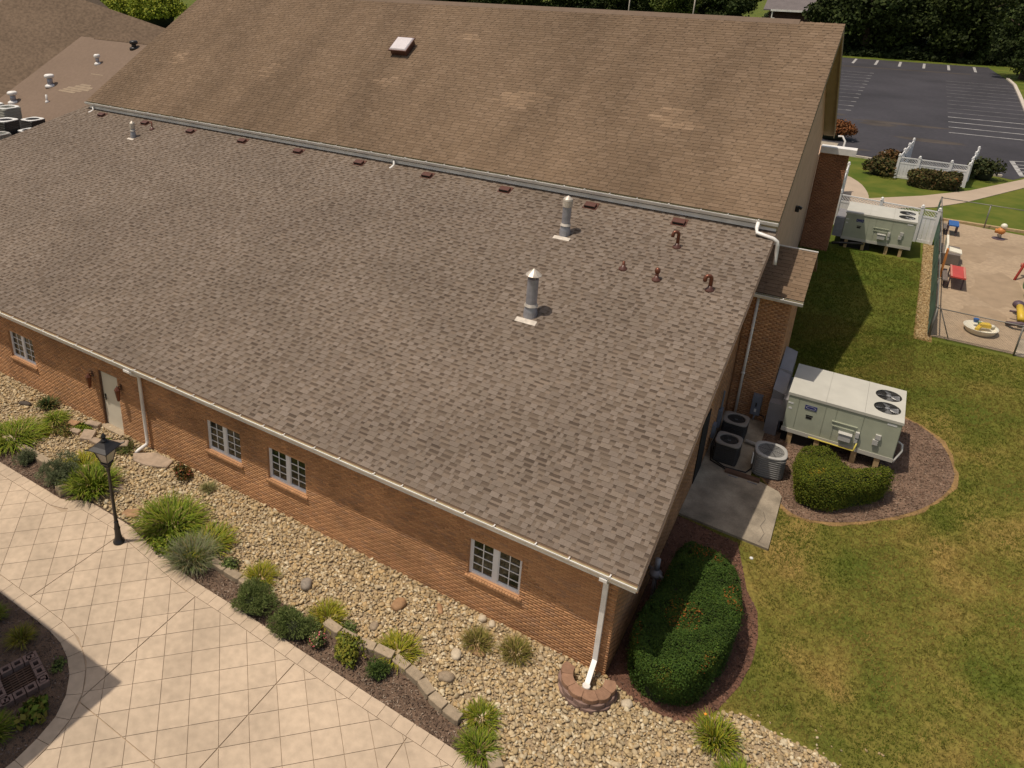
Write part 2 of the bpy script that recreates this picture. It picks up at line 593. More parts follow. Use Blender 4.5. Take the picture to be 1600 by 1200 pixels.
for _i, (_x, _y) in enumerate(RTU_BED):
    _k = 1.035 + 0.012 * math.sin(_i * 0.9) + 0.010 * math.sin(_i * 2.3 + 1)
    DRY_RING.append((3.2 + (_x - 3.2) * _k, 11.0 + (_y - 11.0) * _k))
M['dry'] = mat('dry_bare_soil', (0.235, 0.145, 0.058), 0.95, var=0.25, scale=3, fine=0.25, fscale=20)
sheet('bare_soil_ring', DRY_RING, 'dry', 0.006)

# concrete pads
sheet('concrete_pad', [(0.0, 5.95), (2.31, 5.84), (2.27, 8.1), (2.16, 8.28), (1.75, 8.42), (1.35, 8.5), (1.3, 11.5), (0.0, 11.5)], 'concrete', 0.07, 0.12)
M['crack'] = mat('dark_crack', (0.12, 0.10, 0.08), 0.9, var=0)
cr = MB()
for p, q in (((1.95, 7.2), (2.05, 6.9)), ((2.05, 6.9), (1.98, 6.6)), ((1.98, 6.6), (2.12, 6.35)), ((2.12, 6.35), (2.05, 5.95))):
    dx, dy = q[0] - p[0], q[1] - p[1]
    l = math.hypot(dx, dy)
    nx, ny = -dy / l * 0.007, dx / l * 0.007
    cr.add([(p[0] + nx, p[1] + ny, T(p[1]) + 0.074), (p[0] - nx, p[1] - ny, T(p[1]) + 0.074), (q[0] - nx, q[1] - ny, T(q[1]) + 0.074), (q[0] + nx, q[1] + ny, T(q[1]) + 0.074)],
           [(0, 1, 2, 3)])
kind(cr.build('pad_crack', 'crack'), 'structure')

# stamped patio: joint bed, diagonal slabs, border course
ISL = [(-30, -5.99), (-15.0, -5.99), (-12.9, -5.985), (-11.8, -5.985), (-11.0, -6.0), (-10.35, -6.08), (-9.75, -6.34), (-9.37, -6.65), (-9.12, -6.93), (-8.93, -7.32), (-8.84, -7.83),
       (-8.80, -8.4), (-8.9, -9.2), (-9.4, -10.2), (-11, -11.5), (-30, -14)]
PB = [(-30, -3.06), (-14.62, -3.06), (-14.55, -2.92), (-14.2, -2.68), (-12.3, -2.68), (-11.9, -2.78), (-9.5, -3.09), (-8.0, -3.11), (-5.8, -3.19), (-1.3, -3.30), (0.4, -3.5)]
patio_poly = PB + [(0.4, -14), (-30, -14)]
patio = sheet('patio', patio_poly, 'patio_joint', 0.016)
island = sheet('island_bed', ISL, 'mulch', 0.022)


def offset_line(pts, d):
    out = []
    for i, p in enumerate(pts):
        a = pts[max(i - 1, 0)]
        b = pts[min(i + 1, len(pts) - 1)]
        tx, ty = b[0] - a[0], b[1] - a[1]
        l = math.hypot(tx, ty)
        out.append((p[0] + ty / l * d, p[1] - tx / l * d))
    return out


def resample(pts, step):
    out = [pts[0]]
    acc = 0
    for a, b in zip(pts, pts[1:]):
        l = math.hypot(b[0] - a[0], b[1] - a[1])
        t = step - acc
        while t <= l:
            out.append((a[0] + (b[0] - a[0]) * t / l, a[1] + (b[1] - a[1]) * t / l))
            t += step
        acc = l - (t - step)
    return out


def slab_obj(polys, name='paving_slab', m='slab', z1=0.036, parent=None, jitter=0.0):
    mb = MB()
    for p in polys:
        if len(p) >= 3 and area(p) > 4e-4:
            mb.prism(p, 0.010, z1 + jitter)
    if mb.v:
        return mb.build(name, m, parent)


BW = 0.33
edge_in = offset_line(PB, BW)            # towards -Y
isl_edge = ISL[1:13]
isl_s = [isl_edge[0]]
for i in range(len(isl_edge) - 1):       # smooth the curve of the island
    a, b = isl_edge[i], isl_edge[i + 1]
    isl_s += [(0.5 * (a[0] + b[0]), 0.5 * (a[1] + b[1])), b]
isl_out = offset_line(isl_s, -BW)
# border tiles along the building side
pp = resample(PB, 0.36)
qq = offset_line(pp, BW)
g = 0.006
for i in range(len(pp) - 1):
    if pp[i][0] < -22:
        continue
    a, b, c, d = pp[i], pp[i + 1], qq[i + 1], qq[i]
    cx, cy = (a[0] + b[0] + c[0] + d[0]) / 4, (a[1] + b[1] + c[1] + d[1]) / 4
    k = 0.975
    slab_obj([[(cx + (p[0] - cx) * k, cy + (p[1] - cy) * k) for p in (a, b, c, d)]], 'border_tile', 'slab', 0.036, patio, random.uniform(0, 0.002))
pp = resample(isl_s, 0.5)
qq = offset_line(pp, -BW)
for i in range(len(pp) - 1):
    a, b, c, d = pp[i], pp[i + 1], qq[i + 1], qq[i]
    cx, cy = (a[0] + b[0] + c[0] + d[0]) / 4, (a[1] + b[1] + c[1] + d[1]) / 4
    k = 0.978
    slab_obj([[(cx + (p[0] - cx) * k, cy + (p[1] - cy) * k) for p in (a, b, c, d)]], 'border_tile', 'slab', 0.036, patio, random.uniform(0, 0.002))
JOINTS = [((-9.02, -3.12), (-8.91, -6.74)), ((-8.91, -6.74), (-1.0, -6.8)), ((-5.79, -3.21), (-5.73, -9.0)), ((-2.81, -3.2), (-2.75, -9.0)), ((-12.26, -2.8), (-12.27, -5.9))]
# only the segment joints that run right across are cut; short one handled by its own range


def cut_by_segment(polys, seg, w=0.011):
    (x0, y0), (x1, y1) = seg
    dx, dy = x1 - x0, y1 - y0
    l = math.hypot(dx, dy)
    nx, ny = -dy / l, dx / l
    c = nx * x0 + ny * y0
    out = []
    for p in polys:
        mx = sum(q[0] for q in p) / len(p)
        my = sum(q[1] for q in p) / len(p)
        t = ((mx - x0) * dx + (my - y0) * dy) / l
        if t < -0.15 or t > l + 0.15 or abs(nx * mx + ny * my - c) > 0.6:
            out.append(p)
            continue
        out.append(clip_half(p, nx, ny, c - w))
        out.append(clip_half(p, -nx, -ny, -c - w))
    return [p for p in out if len(p) > 2 and area(p) > 2e-4]


def sub_convex(polys, conv):
    """polys minus a convex polygon (ccw)"""
    if sum(conv[i][0] * conv[(i + 1) % len(conv)][1] - conv[(i + 1) % len(conv)][0] * conv[i][1] for i in range(len(conv))) < 0:
        conv = conv[::-1]
    out = []
    for p in polys:
        rem = p
        for i in range(len(conv)):
            a, b = conv[i], conv[(i + 1) % len(conv)]
            nx, ny = b[1] - a[1], -(b[0] - a[0])
            c = nx * a[0] + ny * a[1]
            o = clip_half(rem, -nx, -ny, -c)
            if len(o) > 2 and area(o) > 2e-4:
                out.append(o)
            rem = clip_half(rem, nx, ny, c)
            if len(rem) < 3:
                break
    return out




def hull(pts):
    pts = sorted(set(pts))

    def half(ps):
        h = []
        for p in ps:
            while len(h) > 1 and (h[-1][0] - h[-2][0]) * (p[1] - h[-2][1]) - (h[-1][1] - h[-2][1]) * (p[0] - h[-2][0]) <= 0:
                h.pop()
            h.append(p)
        return h
    a, b = half(pts), half(pts[::-1])
    return a[:-1] + b[:-1]


ring_poly = hull([(-30, -5.62), (-30, -14), (-11, -14)] + offset_line(isl_s, -BW - 0.008))
S = 0.60
A, B = (0.7071, -0.7071), (-0.7071, -0.7071)
for i in range(-40, 40):
    for j in range(-40, 40):
        cx = -7.875 + S * (i * A[0] + j * B[0])
        cy = -5.0 + S * (i * A[1] + j * B[1])
        if not (-24 < cx < -0.5 and -9.5 < cy < -2.4):
            continue
        h = S / 2 - 0.0055
        sq = [(cx + h * (u * A[0] + v * B[0]), cy + h * (u * A[1] + v * B[1])) for u, v in ((-1, -1), (1, -1), (1, 1), (-1, 1))]
        polys = [sq]
        # keep what lies outside the border course (the building side is a gentle chain: clip by the nearest segment)
        ok = polys
        ei = edge_in
        seg = min(range(len(ei) - 1), key=lambda k: abs((ei[k][0] + ei[k + 1][0]) / 2 - cx) - (50 if min(ei[k][0], ei[k + 1][0]) <= cx <= max(ei[k][0], ei[k + 1][0]) else 0))
        a, b = ei[seg], ei[seg + 1]
        nx, ny = -(b[1] - a[1]), b[0] - a[0]
        l = math.hypot(nx, ny)
        nx, ny = nx / l, ny / l
        ok = [clip_half(p, nx, ny, nx * a[0] + ny * a[1] - 0.008) for p in ok]
        ok = [p for p in ok if len(p) > 2]
        if cx < -8.0 and cy < -5.2:
            ok = sub_convex(ok, ring_poly)
        for sg in JOINTS:
            ok = cut_by_segment(ok, sg)
        if ok:
            slab_obj(ok, 'paving_slab', 'slab', 0.036, patio, random.uniform(0, 0.002))


# ------------------------------------------------------------------ river stones
def octa(sub=1):
    v = [(1, 0, 0), (-1, 0, 0), (0, 1, 0), (0, -1, 0), (0, 0, 1), (0, 0, -1)]
    f = [(0, 2, 4), (2, 1, 4), (1, 3, 4), (3, 0, 4), (2, 0, 5), (1, 2, 5), (3, 1, 5), (0, 3, 5)]
    for _ in range(sub):
        mid = {}
        nf = []

        def mm(a, b):
            k = (min(a, b), max(a, b))
            if k not in mid:
                p = [(v[a][i] + v[b][i]) / 2 for i in range(3)]
                l = math.sqrt(sum(x * x for x in p))
                v.append(tuple(x / l for x in p))
                mid[k] = len(v) - 1
            return mid[k]
        for a, b, c in f:
            ab, bc, ca = mm(a, b), mm(b, c), mm(c, a)
            nf += [(a, ab, ca), (ab, b, bc), (ca, bc, c), (ab, bc, ca)]
        f = nf
    return np.array(v), np.array(f)


OV, OF = octa(1)


def rotmats(n, flat=0.35):
    az = rng.uniform(0, 2 * PI, n)
    tx = rng.normal(0, flat, n)
    ty = rng.normal(0, flat, n)
    ca, sa = np.cos(az), np.sin(az)
    Rz = np.zeros((n, 3, 3))
    Rz[:, 0, 0] = ca
    Rz[:, 0, 1] = -sa
    Rz[:, 1, 0] = sa
    Rz[:, 1, 1] = ca
    Rz[:, 2, 2] = 1
    Rx = np.zeros((n, 3, 3))
    Rx[:, 0, 0] = 1
    Rx[:, 1, 1] = np.cos(tx)
    Rx[:, 1, 2] = -np.sin(tx)
    Rx[:, 2, 1] = np.sin(tx)
    Rx[:, 2, 2] = np.cos(tx)
    Ry = np.zeros((n, 3, 3))
    Ry[:, 1, 1] = 1
    Ry[:, 0, 0] = np.cos(ty)
    Ry[:, 0, 2] = np.sin(ty)
    Ry[:, 2, 0] = -np.sin(ty)
    Ry[:, 2, 2] = np.cos(ty)
    return Rz @ Rx @ Ry


def stone_mesh(P, size, pal, flatness=(0.35, 0.65)):
    n = len(P)
    base = OV[None] * (1 + rng.normal(0, 0.10, (n, len(OV), 1)))
    sc = np.stack([size * rng.uniform(0.85, 1.35, n), size * rng.uniform(0.65, 1.0, n), size * rng.uniform(*flatness, n)], 1)
    V = base * sc[:, None, :]
    V = np.einsum('nij,nkj->nki', rotmats(n), V) + P[:, None, :]
    F = OF[None] + (np.arange(n) * len(OV))[:, None, None]
    pal = np.array(pal)
    col = pal[rng.integers(0, len(pal), n)] * rng.uniform(0.76, 1.08, (n, 1))
    C = np.repeat(col, len(OF), 0)
    return V.reshape(-1, 3), F.reshape(-1, 3), C


STONE_PAL = [(0.50, 0.375, 0.205), (0.45, 0.335, 0.180), (0.41, 0.30, 0.162), (0.53, 0.415, 0.25), (0.37, 0.275, 0.155), (0.46, 0.32, 0.158), (0.46, 0.37, 0.24), (0.40, 0.315, 0.195), (0.60, 0.51, 0.35)]
n0 = 74000
P = np.stack([rng.uniform(-24, 6.2, n0), rng.uniform(-4.4, 0.7, n0)], 1)
P = P[inpoly(P, GRAVEL)]
keep = rng.uniform(0, 1, len(P)) < np.where(P[:, 0] < -14, 0.72, 1.0)
P = P[keep]
size = np.clip(rng.lognormal(math.log(0.032), 0.34, len(P)), 0.018, 0.10)
z = size * 0.35 + rng.uniform(0, 0.035, len(P))
V, F, C = stone_mesh(np.c_[P, z], size, STONE_PAL)
kind(np_obj('river_stones', V, F, C, 'stone', None, True), 'stuff')

# a sprinkle of pebbles that have strayed on to the lawn edge
P = np.stack([rng.uniform(2.0, 6.5, 1400), rng.uniform(0.2, 1.5, 1400)], 1)
P = P[~inpoly(P, GRAVEL) & ~inpoly(P, HEDGE_BED) & (rng.uniform(0, 1, 1400) < 0.35 * np.exp(-(P[:, 1] - 0.3) * 3.0))]
sz = rng.uniform(0.015, 0.035, len(P))
V, F, C = stone_mesh(np.c_[P, Tn(P[:, 1]) + 0.01], sz, STONE_PAL)
kind(np_obj('strayed_pebbles', V, F, C, 'stone', None, True), 'stuff')


def boulder(loc, d, label, seed, m='rock', cat='rock', name='landscape_rock', group='rocks lying in the river-stone bed'):
    r = np.random.default_rng(seed)
    v, f = octa(2)
    v = v * (1 + r.normal(0, 0.07, (len(v), 1)))
    v = np.sign(v) * np.abs(v) ** 0.8
    v = v * np.array(d) / 2 * 0.84
    a = r.uniform(0, PI)
    ca, sa = math.cos(a), math.sin(a)
    v = v @ np.array([[ca, sa, 0], [-sa, ca, 0], [0, 0, 1]])
    me = bpy.data.meshes.new(name)
    me.from_pydata([tuple(p) for p in v], [], [tuple(map(int, x)) for x in f])
    me.materials.append(M[m])
    me.polygons.foreach_set('use_smooth', [True] * len(me.polygons))
    o = link(name, me)
    o.location = (loc[0], loc[1], loc[2])
    return tag(o, label, cat, group)


M['rock_grey'] = mat('grey_field_stone', (0.26, 0.22, 0.18), 0.85, var=0.25, scale=7, fine=0.15, bump=0.4, bscale=15)
M['rock_red'] = mat('red_field_stone', (0.32, 0.19, 0.10), 0.85, var=0.25, scale=7, fine=0.15, bump=0.4, bscale=15)
M['rock_pale'] = mat('pale_field_stone', (0.50, 0.42, 0.31), 0.85, var=0.2, scale=7, fine=0.1, bump=0.3, bscale=15)
M['rock_dark'] = mat('dark_slate', (0.07, 0.055, 0.045), 0.8, var=0.25, scale=7, fine=0.15)
boulder((-7.0, -1.66, 0.09), (0.42, 0.34, 0.30), 'grey pointed rock in the stones below the third window', 1, 'rock_grey')
boulder((-4.78, -0.9, 0.08), (0.50, 0.36, 0.24), 'flat reddish-brown rock in the stones left of the rightmost window', 2, 'rock_red')
boulder((-2.83, -2.0, 0.08), (0.44, 0.30, 0.24), 'smooth tan rock lying above the lone grass tuft near the bend of the edging', 3, 'rock')
boulder((-2.92, -0.13, 0.06), (0.24, 0.2, 0.17), 'left of two pale round stones against the brick under the rightmost window', 4, 'rock_pale', group='two pale round stones')
boulder((-2.66, -0.15, 0.06), (0.25, 0.2, 0.17), 'right of two pale round stones against the brick under the rightmost window', 5, 'rock_pale', group='two pale round stones')
boulder((-2.62, -1.02, 0.05), (0.5, 0.28, 0.16), 'rust-red rock under the left of two brownish grass tufts', 6, 'rock_red')
boulder((-20.2, -0.75, 0.06), (0.62, 0.22, 0.20), 'dark slate shard lying on the stones far left of the door', 7, 'rock_dark')
boulder((-11.2, -1.25, 0.07), (0.34, 0.26, 0.2), 'brown rock on the stones left of the tall daylily clump', 8, 'rock')
boulder((-3.9, -0.45, 0.06), (0.42, 0.16, 0.14), 'long brick-red rock close to the wall beside the rightmost window', 9, 'rock_red')
boulder((-4.9, -1.75, 0.06), (0.30, 0.24, 0.2), 'small tan rock in the stones above the yellow-green bush', 10, 'rock')
boulder((-2.95, -1.35, 0.06), (0.36, 0.28, 0.18), 'pale tan rock below the brownish grass tufts', 11, 'rock_pale')
boulder((0.62, -0.42, 0.06), (0.30, 0.24, 0.16), 'pale stone right of the scalloped block ring', 12, 'rock_pale')
boulder((-14.0, -1.9, 0.05), (0.7, 0.45, 0.10), 'flat tan stone in the gravel behind the lamp post', 13, 'flag')
boulder((-12.7, -2.35, 0.05), (0.62, 0.42, 0.10), 'rosy flat stone in the gravel right of the lamp post', 14, 'rock_red')

# bark chips on the mulch
def chips(name, polys, dens, box, pal):
    n = int((box[1] - box[0]) * (box[3] - box[2]) * dens)
    P = np.stack([rng.uniform(box[0], box[1], n), rng.uniform(box[2], box[3], n)], 1)
    k = np.zeros(n, bool)
    for p in polys:
        k |= inpoly(P, p)
    P = P[k]
    n = len(P)
    L = rng.uniform(0.014, 0.036, n)
    W = rng.uniform(0.006, 0.014, n)
    R = rotmats(n, 0.5)
    q = np.array([(-1, -1, 0), (1, -1, 0), (1, 1, 0), (-1, 1, 0)], float)
    V = q[None] * np.stack([L, W, W], 1)[:, None]
    V = np.einsum('nij,nkj->nki', R, V) + np.c_[P, Tn(P[:, 1]) + rng.uniform(0.02, 0.04, n)][:, None]
    F = np.arange(n * 4).reshape(-1, 4)
    pal = np.array(pal)
    C = pal[rng.integers(0, len(pal), n)] * rng.uniform(0.7, 1.3, (n, 1))
    return kind(np_obj(name, V.reshape(-1, 3), F, C, 'chip'), 'stuff')


chips('mulch_chips', [STRIP], 420, (-20, 0, -3.7, -2.2), [(0.14, 0.09, 0.06), (0.20, 0.14, 0.10), (0.08, 0.05, 0.035), (0.26, 0.20, 0.15)])
chips('island_mulch_chips', [ISL], 260, (-15, -8.7, -9, -5.9), [(0.10, 0.075, 0.06), (0.17, 0.13, 0.11), (0.07, 0.05, 0.04)])
chips('unit_bed_chips', [RTU_BED], 420, (1.0, 6.5, 7.4, 14.3), [(0.165, 0.105, 0.07), (0.20, 0.135, 0.092), (0.13, 0.075, 0.05), (0.23, 0.165, 0.12)])
chips('hedge_bed_chips', [HEDGE_BED], 300, (0, 2.7, -0.3, 6), [(0.13, 0.07, 0.05), (0.18, 0.10, 0.07), (0.08, 0.045, 0.03)])


# ------------------------------------------------------------------ shingles, bricks
def tone(pal, f=1.0):
    c = random.choice(pal)
    k = random.uniform(0.88, 1.12) * f
    return (c[0] * k, c[1] * k, c[2] * k)


def shingles(parent, O, slope, xl, xr, length, pal, pal_low, mname, n_single=0, cut=None, expo=0.143, patch=None, pal_mid=None, butt_shade=0.8, widths=(0.09, 0.13, 0.17, 0.21, 0.26), gaps=(0.07, 0.10, 0.14, 0.19, 0.26), jit_=0.055):
    pal_mid = pal_mid or pal
    """laminated shingles on the plane through O rising along +Y at angle 'slope'"""
    th = math.atan(slope)
    v = (0, math.cos(th), math.sin(th))
    nrm = (0, -math.sin(th), math.cos(th))

    def W(x, s, h):
        return (x, O[1] + v[1] * s + nrm[1] * h, O[2] + v[2] * s + nrm[2] * h)
    V, F, C = [], [], []
    tabs = []
    rows = int(length / expo)

    def quad(a, b, c, d, col):
        k = len(V)
        V.extend((a, b, c, d))
        F.append((k, k + 1, k + 2, k + 3))
        C.append(col)
    for r in range(rows + 1):
        s0 = r * expo
        s1 = min(s0 + expo + 0.02, length + 0.01)
        y = O[1] + v[1] * s0
        x = xl(y)
        if r % 2:
            x += 0.0
        end = xr
        # continuous backing course, lifted at its lower edge
        first = True
        while x < end:
            gap = random.choice(gaps)
            w = random.choice(widths)
            if first:
                gap *= random.random()
                first = False
            x1 = min(x + gap, end)
            f = patch(x, y) if patch else 1.0
            if x1 - x > 0.005:
                sm = s0 + expo * random.choice((0.45, 0.55, 0.6, 0.66))
                hm = 0.008 - 0.006 * (sm - s0) / (s1 - s0)
                quad(W(x, s0, 0.008), W(x1, s0, 0.008), W(x1, sm, hm), W(x, sm, hm), tone(pal_mid, f))
                quad(W(x, sm, hm), W(x1, sm, hm), W(x1, s1, 0.002), W(x, s1, 0.002), tone(pal_low, f))
                c = tone(pal_low, f)
                quad(W(x, s0, 0.0), W(x1, s0, 0.0), W(x1, s0, 0.008), W(x, s0, 0.008), (c[0] * butt_shade, c[1] * butt_shade, c[2] * butt_shade))
            x2 = min(x1 + w, end)
            if x2 - x1 > 0.01:
                tabs.append((x1, x2, s0, s1, random.randrange(5), f, y))
            x = x2
    single = set()
    if n_single:
        cx, cy, cz = 2.74, -12.75, 14.5
        d = sorted(range(len(tabs)), key=lambda i: (tabs[i][0] - cx) ** 2 + (tabs[i][6] - cy) ** 2 + (O[2] + (tabs[i][6] - O[1]) * slope - cz) ** 2)
        for i in d:
            t = tabs[i]
            if abs(round(t[1] - t[0], 3) - min(widths, key=lambda q: abs(q - (t[1] - t[0])))) < 0.002 and not (cut and cut(t[0], t[6])):
                single.add(i)
                if len(single) >= n_single:
                    break
    hh, lo = 0.016, 0.006
    cache = {}
    for i, (x1, x2, s0, s1, ti, f, y) in enumerate(tabs):
        if i in single:
            w = min(widths, key=lambda q: abs(q - (x2 - x1)))
            k = (w, ti)
            if k not in cache:
                mb = MB()
                c = pal[ti % len(pal)]
                kk = 0.9 + 0.2 * ((ti * 7 + int(w * 100) * 3) % 10) / 10
                mb.cur = (c[0] * kk, c[1] * kk, c[2] * kk)
                L = expo + 0.02
                a = [(0, 0, hh), (w, 0, hh), (w, L, lo), (0, L, lo), (0, 0, 0), (w, 0, 0), (w, L, 0), (0, L, 0)]
                mb.add(a, [(0, 1, 2, 3), (4, 5, 1, 0), (5, 6, 2, 1), (7, 4, 0, 3)])
                me = mb.build('shingle', mname)
                cache[k] = me.data
                bpy.data.objects.remove(me)
            o = link('shingle', cache[k], parent)
            o.location = W(x1, s0, 0)
            o.rotation_euler = (th, 0, 0)
            continue
        c = pal[ti % len(pal)]
        kk = random.uniform(1 - jit_, 1 + jit_) * f
        col = (c[0] * kk, c[1] * kk, c[2] * kk)
        cb = (col[0] * butt_shade, col[1] * butt_shade, col[2] * butt_shade)  # butt edge coloured darker: painted shadow line along each course
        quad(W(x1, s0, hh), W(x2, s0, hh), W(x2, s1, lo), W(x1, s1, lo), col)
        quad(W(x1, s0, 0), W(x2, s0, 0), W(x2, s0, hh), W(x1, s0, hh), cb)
        quad(W(x1, s0, 0), W(x1, s0, hh), W(x1, s1, lo), W(x1, s1, 0), col)
        quad(W(x2, s0, hh), W(x2, s0, 0), W(x2, s1, 0), W(x2, s1, lo), col)
    o = np_obj('shingles', V, F, C, mname, parent)
    return kind(o, 'stuff')


BRICK = [(0.47, 0.252, 0.126), (0.43, 0.228, 0.114), (0.50, 0.27, 0.136), (0.415, 0.218, 0.112), (0.485, 0.265, 0.134), (0.45, 0.24, 0.119), (0.39, 0.22, 0.125), (0.46, 0.25, 0.128)]


def bricks(parent, O, u, n, width, zfun, openings=(), n_single=0, pal=BRICK, near=None, zmax=12):
    """running-bond bricks proud of the plane through O along horizontal u, facing n; zfun(s) gives the wall top"""
    L, H, J, D = 0.203, 0.067, 0.008, 0.005
    V, F, C = [], [], []
    cand = []
    rows = int(zmax / (H + 0.0)) + 1

    def P(s, z, d):
        return (O[0] + u[0] * s + n[0] * d, O[1] + u[1] * s + n[1] * d, O[2] + z)
    for r in range(rows):
        z0 = r * H
        z1 = z0 + H - J
        s = -L / 2 if r % 2 else 0.0
        while s < width:
            a, b = max(s, 0), min(s + L - J, width)
            s += L
            if b - a < 0.02:
                continue
            top = min(zfun(a), zfun(b))
            if z1 > top:
                continue
            zz0, zz1 = z0, z1
            segs = [(a, b)]
            for (s0, s1, w0, w1) in openings:
                if zz1 <= w0 or zz0 >= w1:
                    continue
                ns = []
                for (p, q) in segs:
                    if q <= s0 or p >= s1:
                        ns.append((p, q))
                    else:
                        if p < s0:
                            ns.append((p, s0))
                        if q > s1:
                            ns.append((s1, q))
                segs = ns
            for p, q in segs:
                if q - p > 0.015:
                    cand.append((p, q, zz0, zz1))
    single = set()
    if n_single:
        d = sorted(range(len(cand)), key=lambda i: sum((a - b) ** 2 for a, b in zip(P(cand[i][0], cand[i][2], 0), near)))
        for i in d:
            if abs(cand[i][1] - cand[i][0] - (L - J)) < 1e-4:
                single.add(i)
                if len(single) >= n_single:
                    break
    cache = []
    for i, (p, q, z0, z1) in enumerate(cand):
        dd = D + random.uniform(-0.002, 0.002)
        if i in single:
            if not cache:
                for c in pal:
                    mb = MB()
                    mb.cur = c
                    w = L - J
                    h = H - J
                    pts = [(0, 0, 0), (w, 0, 0), (w, 0, h), (0, 0, h), (0, -D, 0), (w, -D, 0), (w, -D, h), (0, -D, h)]
                    mb.add(pts, [(4, 5, 6, 7), (0, 4, 7, 3), (5, 1, 2, 6), (7, 6, 2, 3), (0, 1, 5, 4)])
                    me = mb.build('brick', 'brick')
                    cache.append(me.data)
                    bpy.data.objects.remove(me)
            o = link('brick', random.choice(cache), parent)
            o.location = P(p, z0, 0)
            continue
        c = tone(pal)
        st = 1 + 0.07 * math.sin(p * 0.7 + 1.3 * math.sin(z0 * 1.9)) + 0.05 * math.sin(p * 2.3 + z0 * 3)
        if z0 < 0.5:
            st *= 1 - 0.16 * random.random() * (1 - z0 / 0.5)          # splash-back dirt at the foot of the wall
        c = (c[0] * st, c[1] * st, c[2] * st)
        k = len(V)
        V += [P(p, z0, 0), P(q, z0, 0), P(q, z1, 0), P(p, z1, 0), P(p, z0, dd), P(q, z0, dd), P(q, z1, dd), P(p, z1, dd)]
        F += [(k + 4, k + 5, k + 6, k + 7), (k, k + 4, k + 7, k + 3), (k + 5, k + 1, k + 2, k + 6), (k + 7, k + 6, k + 2, k + 3), (k, k + 1, k + 5, k + 4)]
        C += [c] * 5
    o = np_obj('bricks', V, F, C, 'brick', parent)
    return kind(o, 'stuff')


# ------------------------------------------------------------------ low brick wing
wing = thing('brick_wing', 'long low brick building with a brown-grey shingle roof and white paired windows', 'building')
LS = 0.342                                   # lower roof slope
LE = (0.43, -0.30, 3.085)                    # right end of the eave (roof surface)


def lz(y):
    return LE[2] + (y - LE[1]) * LS


def lxl(y):
    return -33.9 + (y - 7.62) * 0.433


WX0 = -37.0
WIN = [(-21.90, -20.45), (-12.07, -10.72), (-9.70, -8.36), (-3.45, -2.13)]
OPEN = [(a, b, 1.05, 2.08) for a, b in WIN] + [(-16.95, -15.98, 0.05, 2.12)]


def wall_boxes(mb, x0, x1, z0, z1, y0, y1, openings):
    cuts = sorted({x0, x1} | {o[0] for o in openings} | {o[1] for o in openings})
    for a, b in zip(cuts, cuts[1:]):
        op = [o for o in openings if o[0] <= a + 1e-6 and o[1] >= b - 1e-6]
        if op:
            mb.b2(a, b, y0, y1, z0, op[0][2])
            mb.b2(a, b, y0, y1, op[0][3], z1)
        else:
            mb.b2(a, b, y0, y1, z0, z1)


mb = MB()
wall_boxes(mb, WX0, -0.012, -0.4, 2.95, 0.012, 0.26, OPEN)
front = mb.build('front_wall', 'mortar', wing)
bricks(front, (WX0, 0.012, 0.0), (1, 0, 0), (0, -1, 0), -WX0 - 0.0, lambda s: 2.95, [(a - WX0, b - WX0, c - (0.07 if c > 0.5 else 0), d) for a, b, c, d in OPEN],
       300, near=(2.74, -12.75, 14.5), zmax=2.95)
mb = MB()
yy = [0.26, 11.6]
pts = [(-0.26, 0.262, -0.4), (-0.012, 0.262, -0.4), (-0.012, 14.2, -0.4), (-0.26, 14.2, -0.4),
       (-0.26, 0.262, 3.1), (-0.012, 0.262, 3.1), (-0.012, 11.55, 6.9), (-0.26, 11.55, 6.9)]
mb.hexa(pts)
gable = mb.build('gable_wall', 'mortar', wing)
bricks(gable, (-0.012, 0.0, 0.0), (0, 1, 0), (1, 0, 0), 11.5, lambda s: lz(s) - 0.16, (), 0, zmax=7)
mb = MB()
mb.b2(WX0, WX0 + 0.2, 0.3, 12, -0.4, 3.0)
mb.build('end_wall', 'mortar', wing)

# roof slab
mb = MB()
y1 = 12.2
a0, a1 = lxl(LE[1]), lxl(y1)
t = 0.14
mb.hexa([(a0, LE[1], LE[2] - t), (0.42, LE[1], LE[2] - t), (0.42, y1, lz(y1) - t), (a1, y1, lz(y1) - t),
         (a0, LE[1], LE[2] - 0.004), (0.42, LE[1], LE[2] - 0.004), (0.42, y1, lz(y1) - 0.004), (a1, y1, lz(y1) - 0.004)])
roof = mb.build('roof', 'stucco', wing)
LP = [(0.184, 0.146, 0.117), (0.173, 0.137, 0.109), (0.195, 0.156, 0.126), (0.178, 0.141, 0.111), (0.166, 0.130, 0.103)]
LPM = [(0.178, 0.137, 0.105), (0.168, 0.129, 0.098), (0.158, 0.120, 0.091)]
LPL = [(0.100, 0.074, 0.056), (0.112, 0.084, 0.063), (0.128, 0.097, 0.073), (0.090, 0.067, 0.051)]
shingles(roof, (0, LE[1] - 0.012, LE[2]), LS, lxl, 0.425, (12.0 - LE[1]) / math.cos(math.atan(LS)), LP, LPL, 'shingle', 300, pal_mid=LPM)
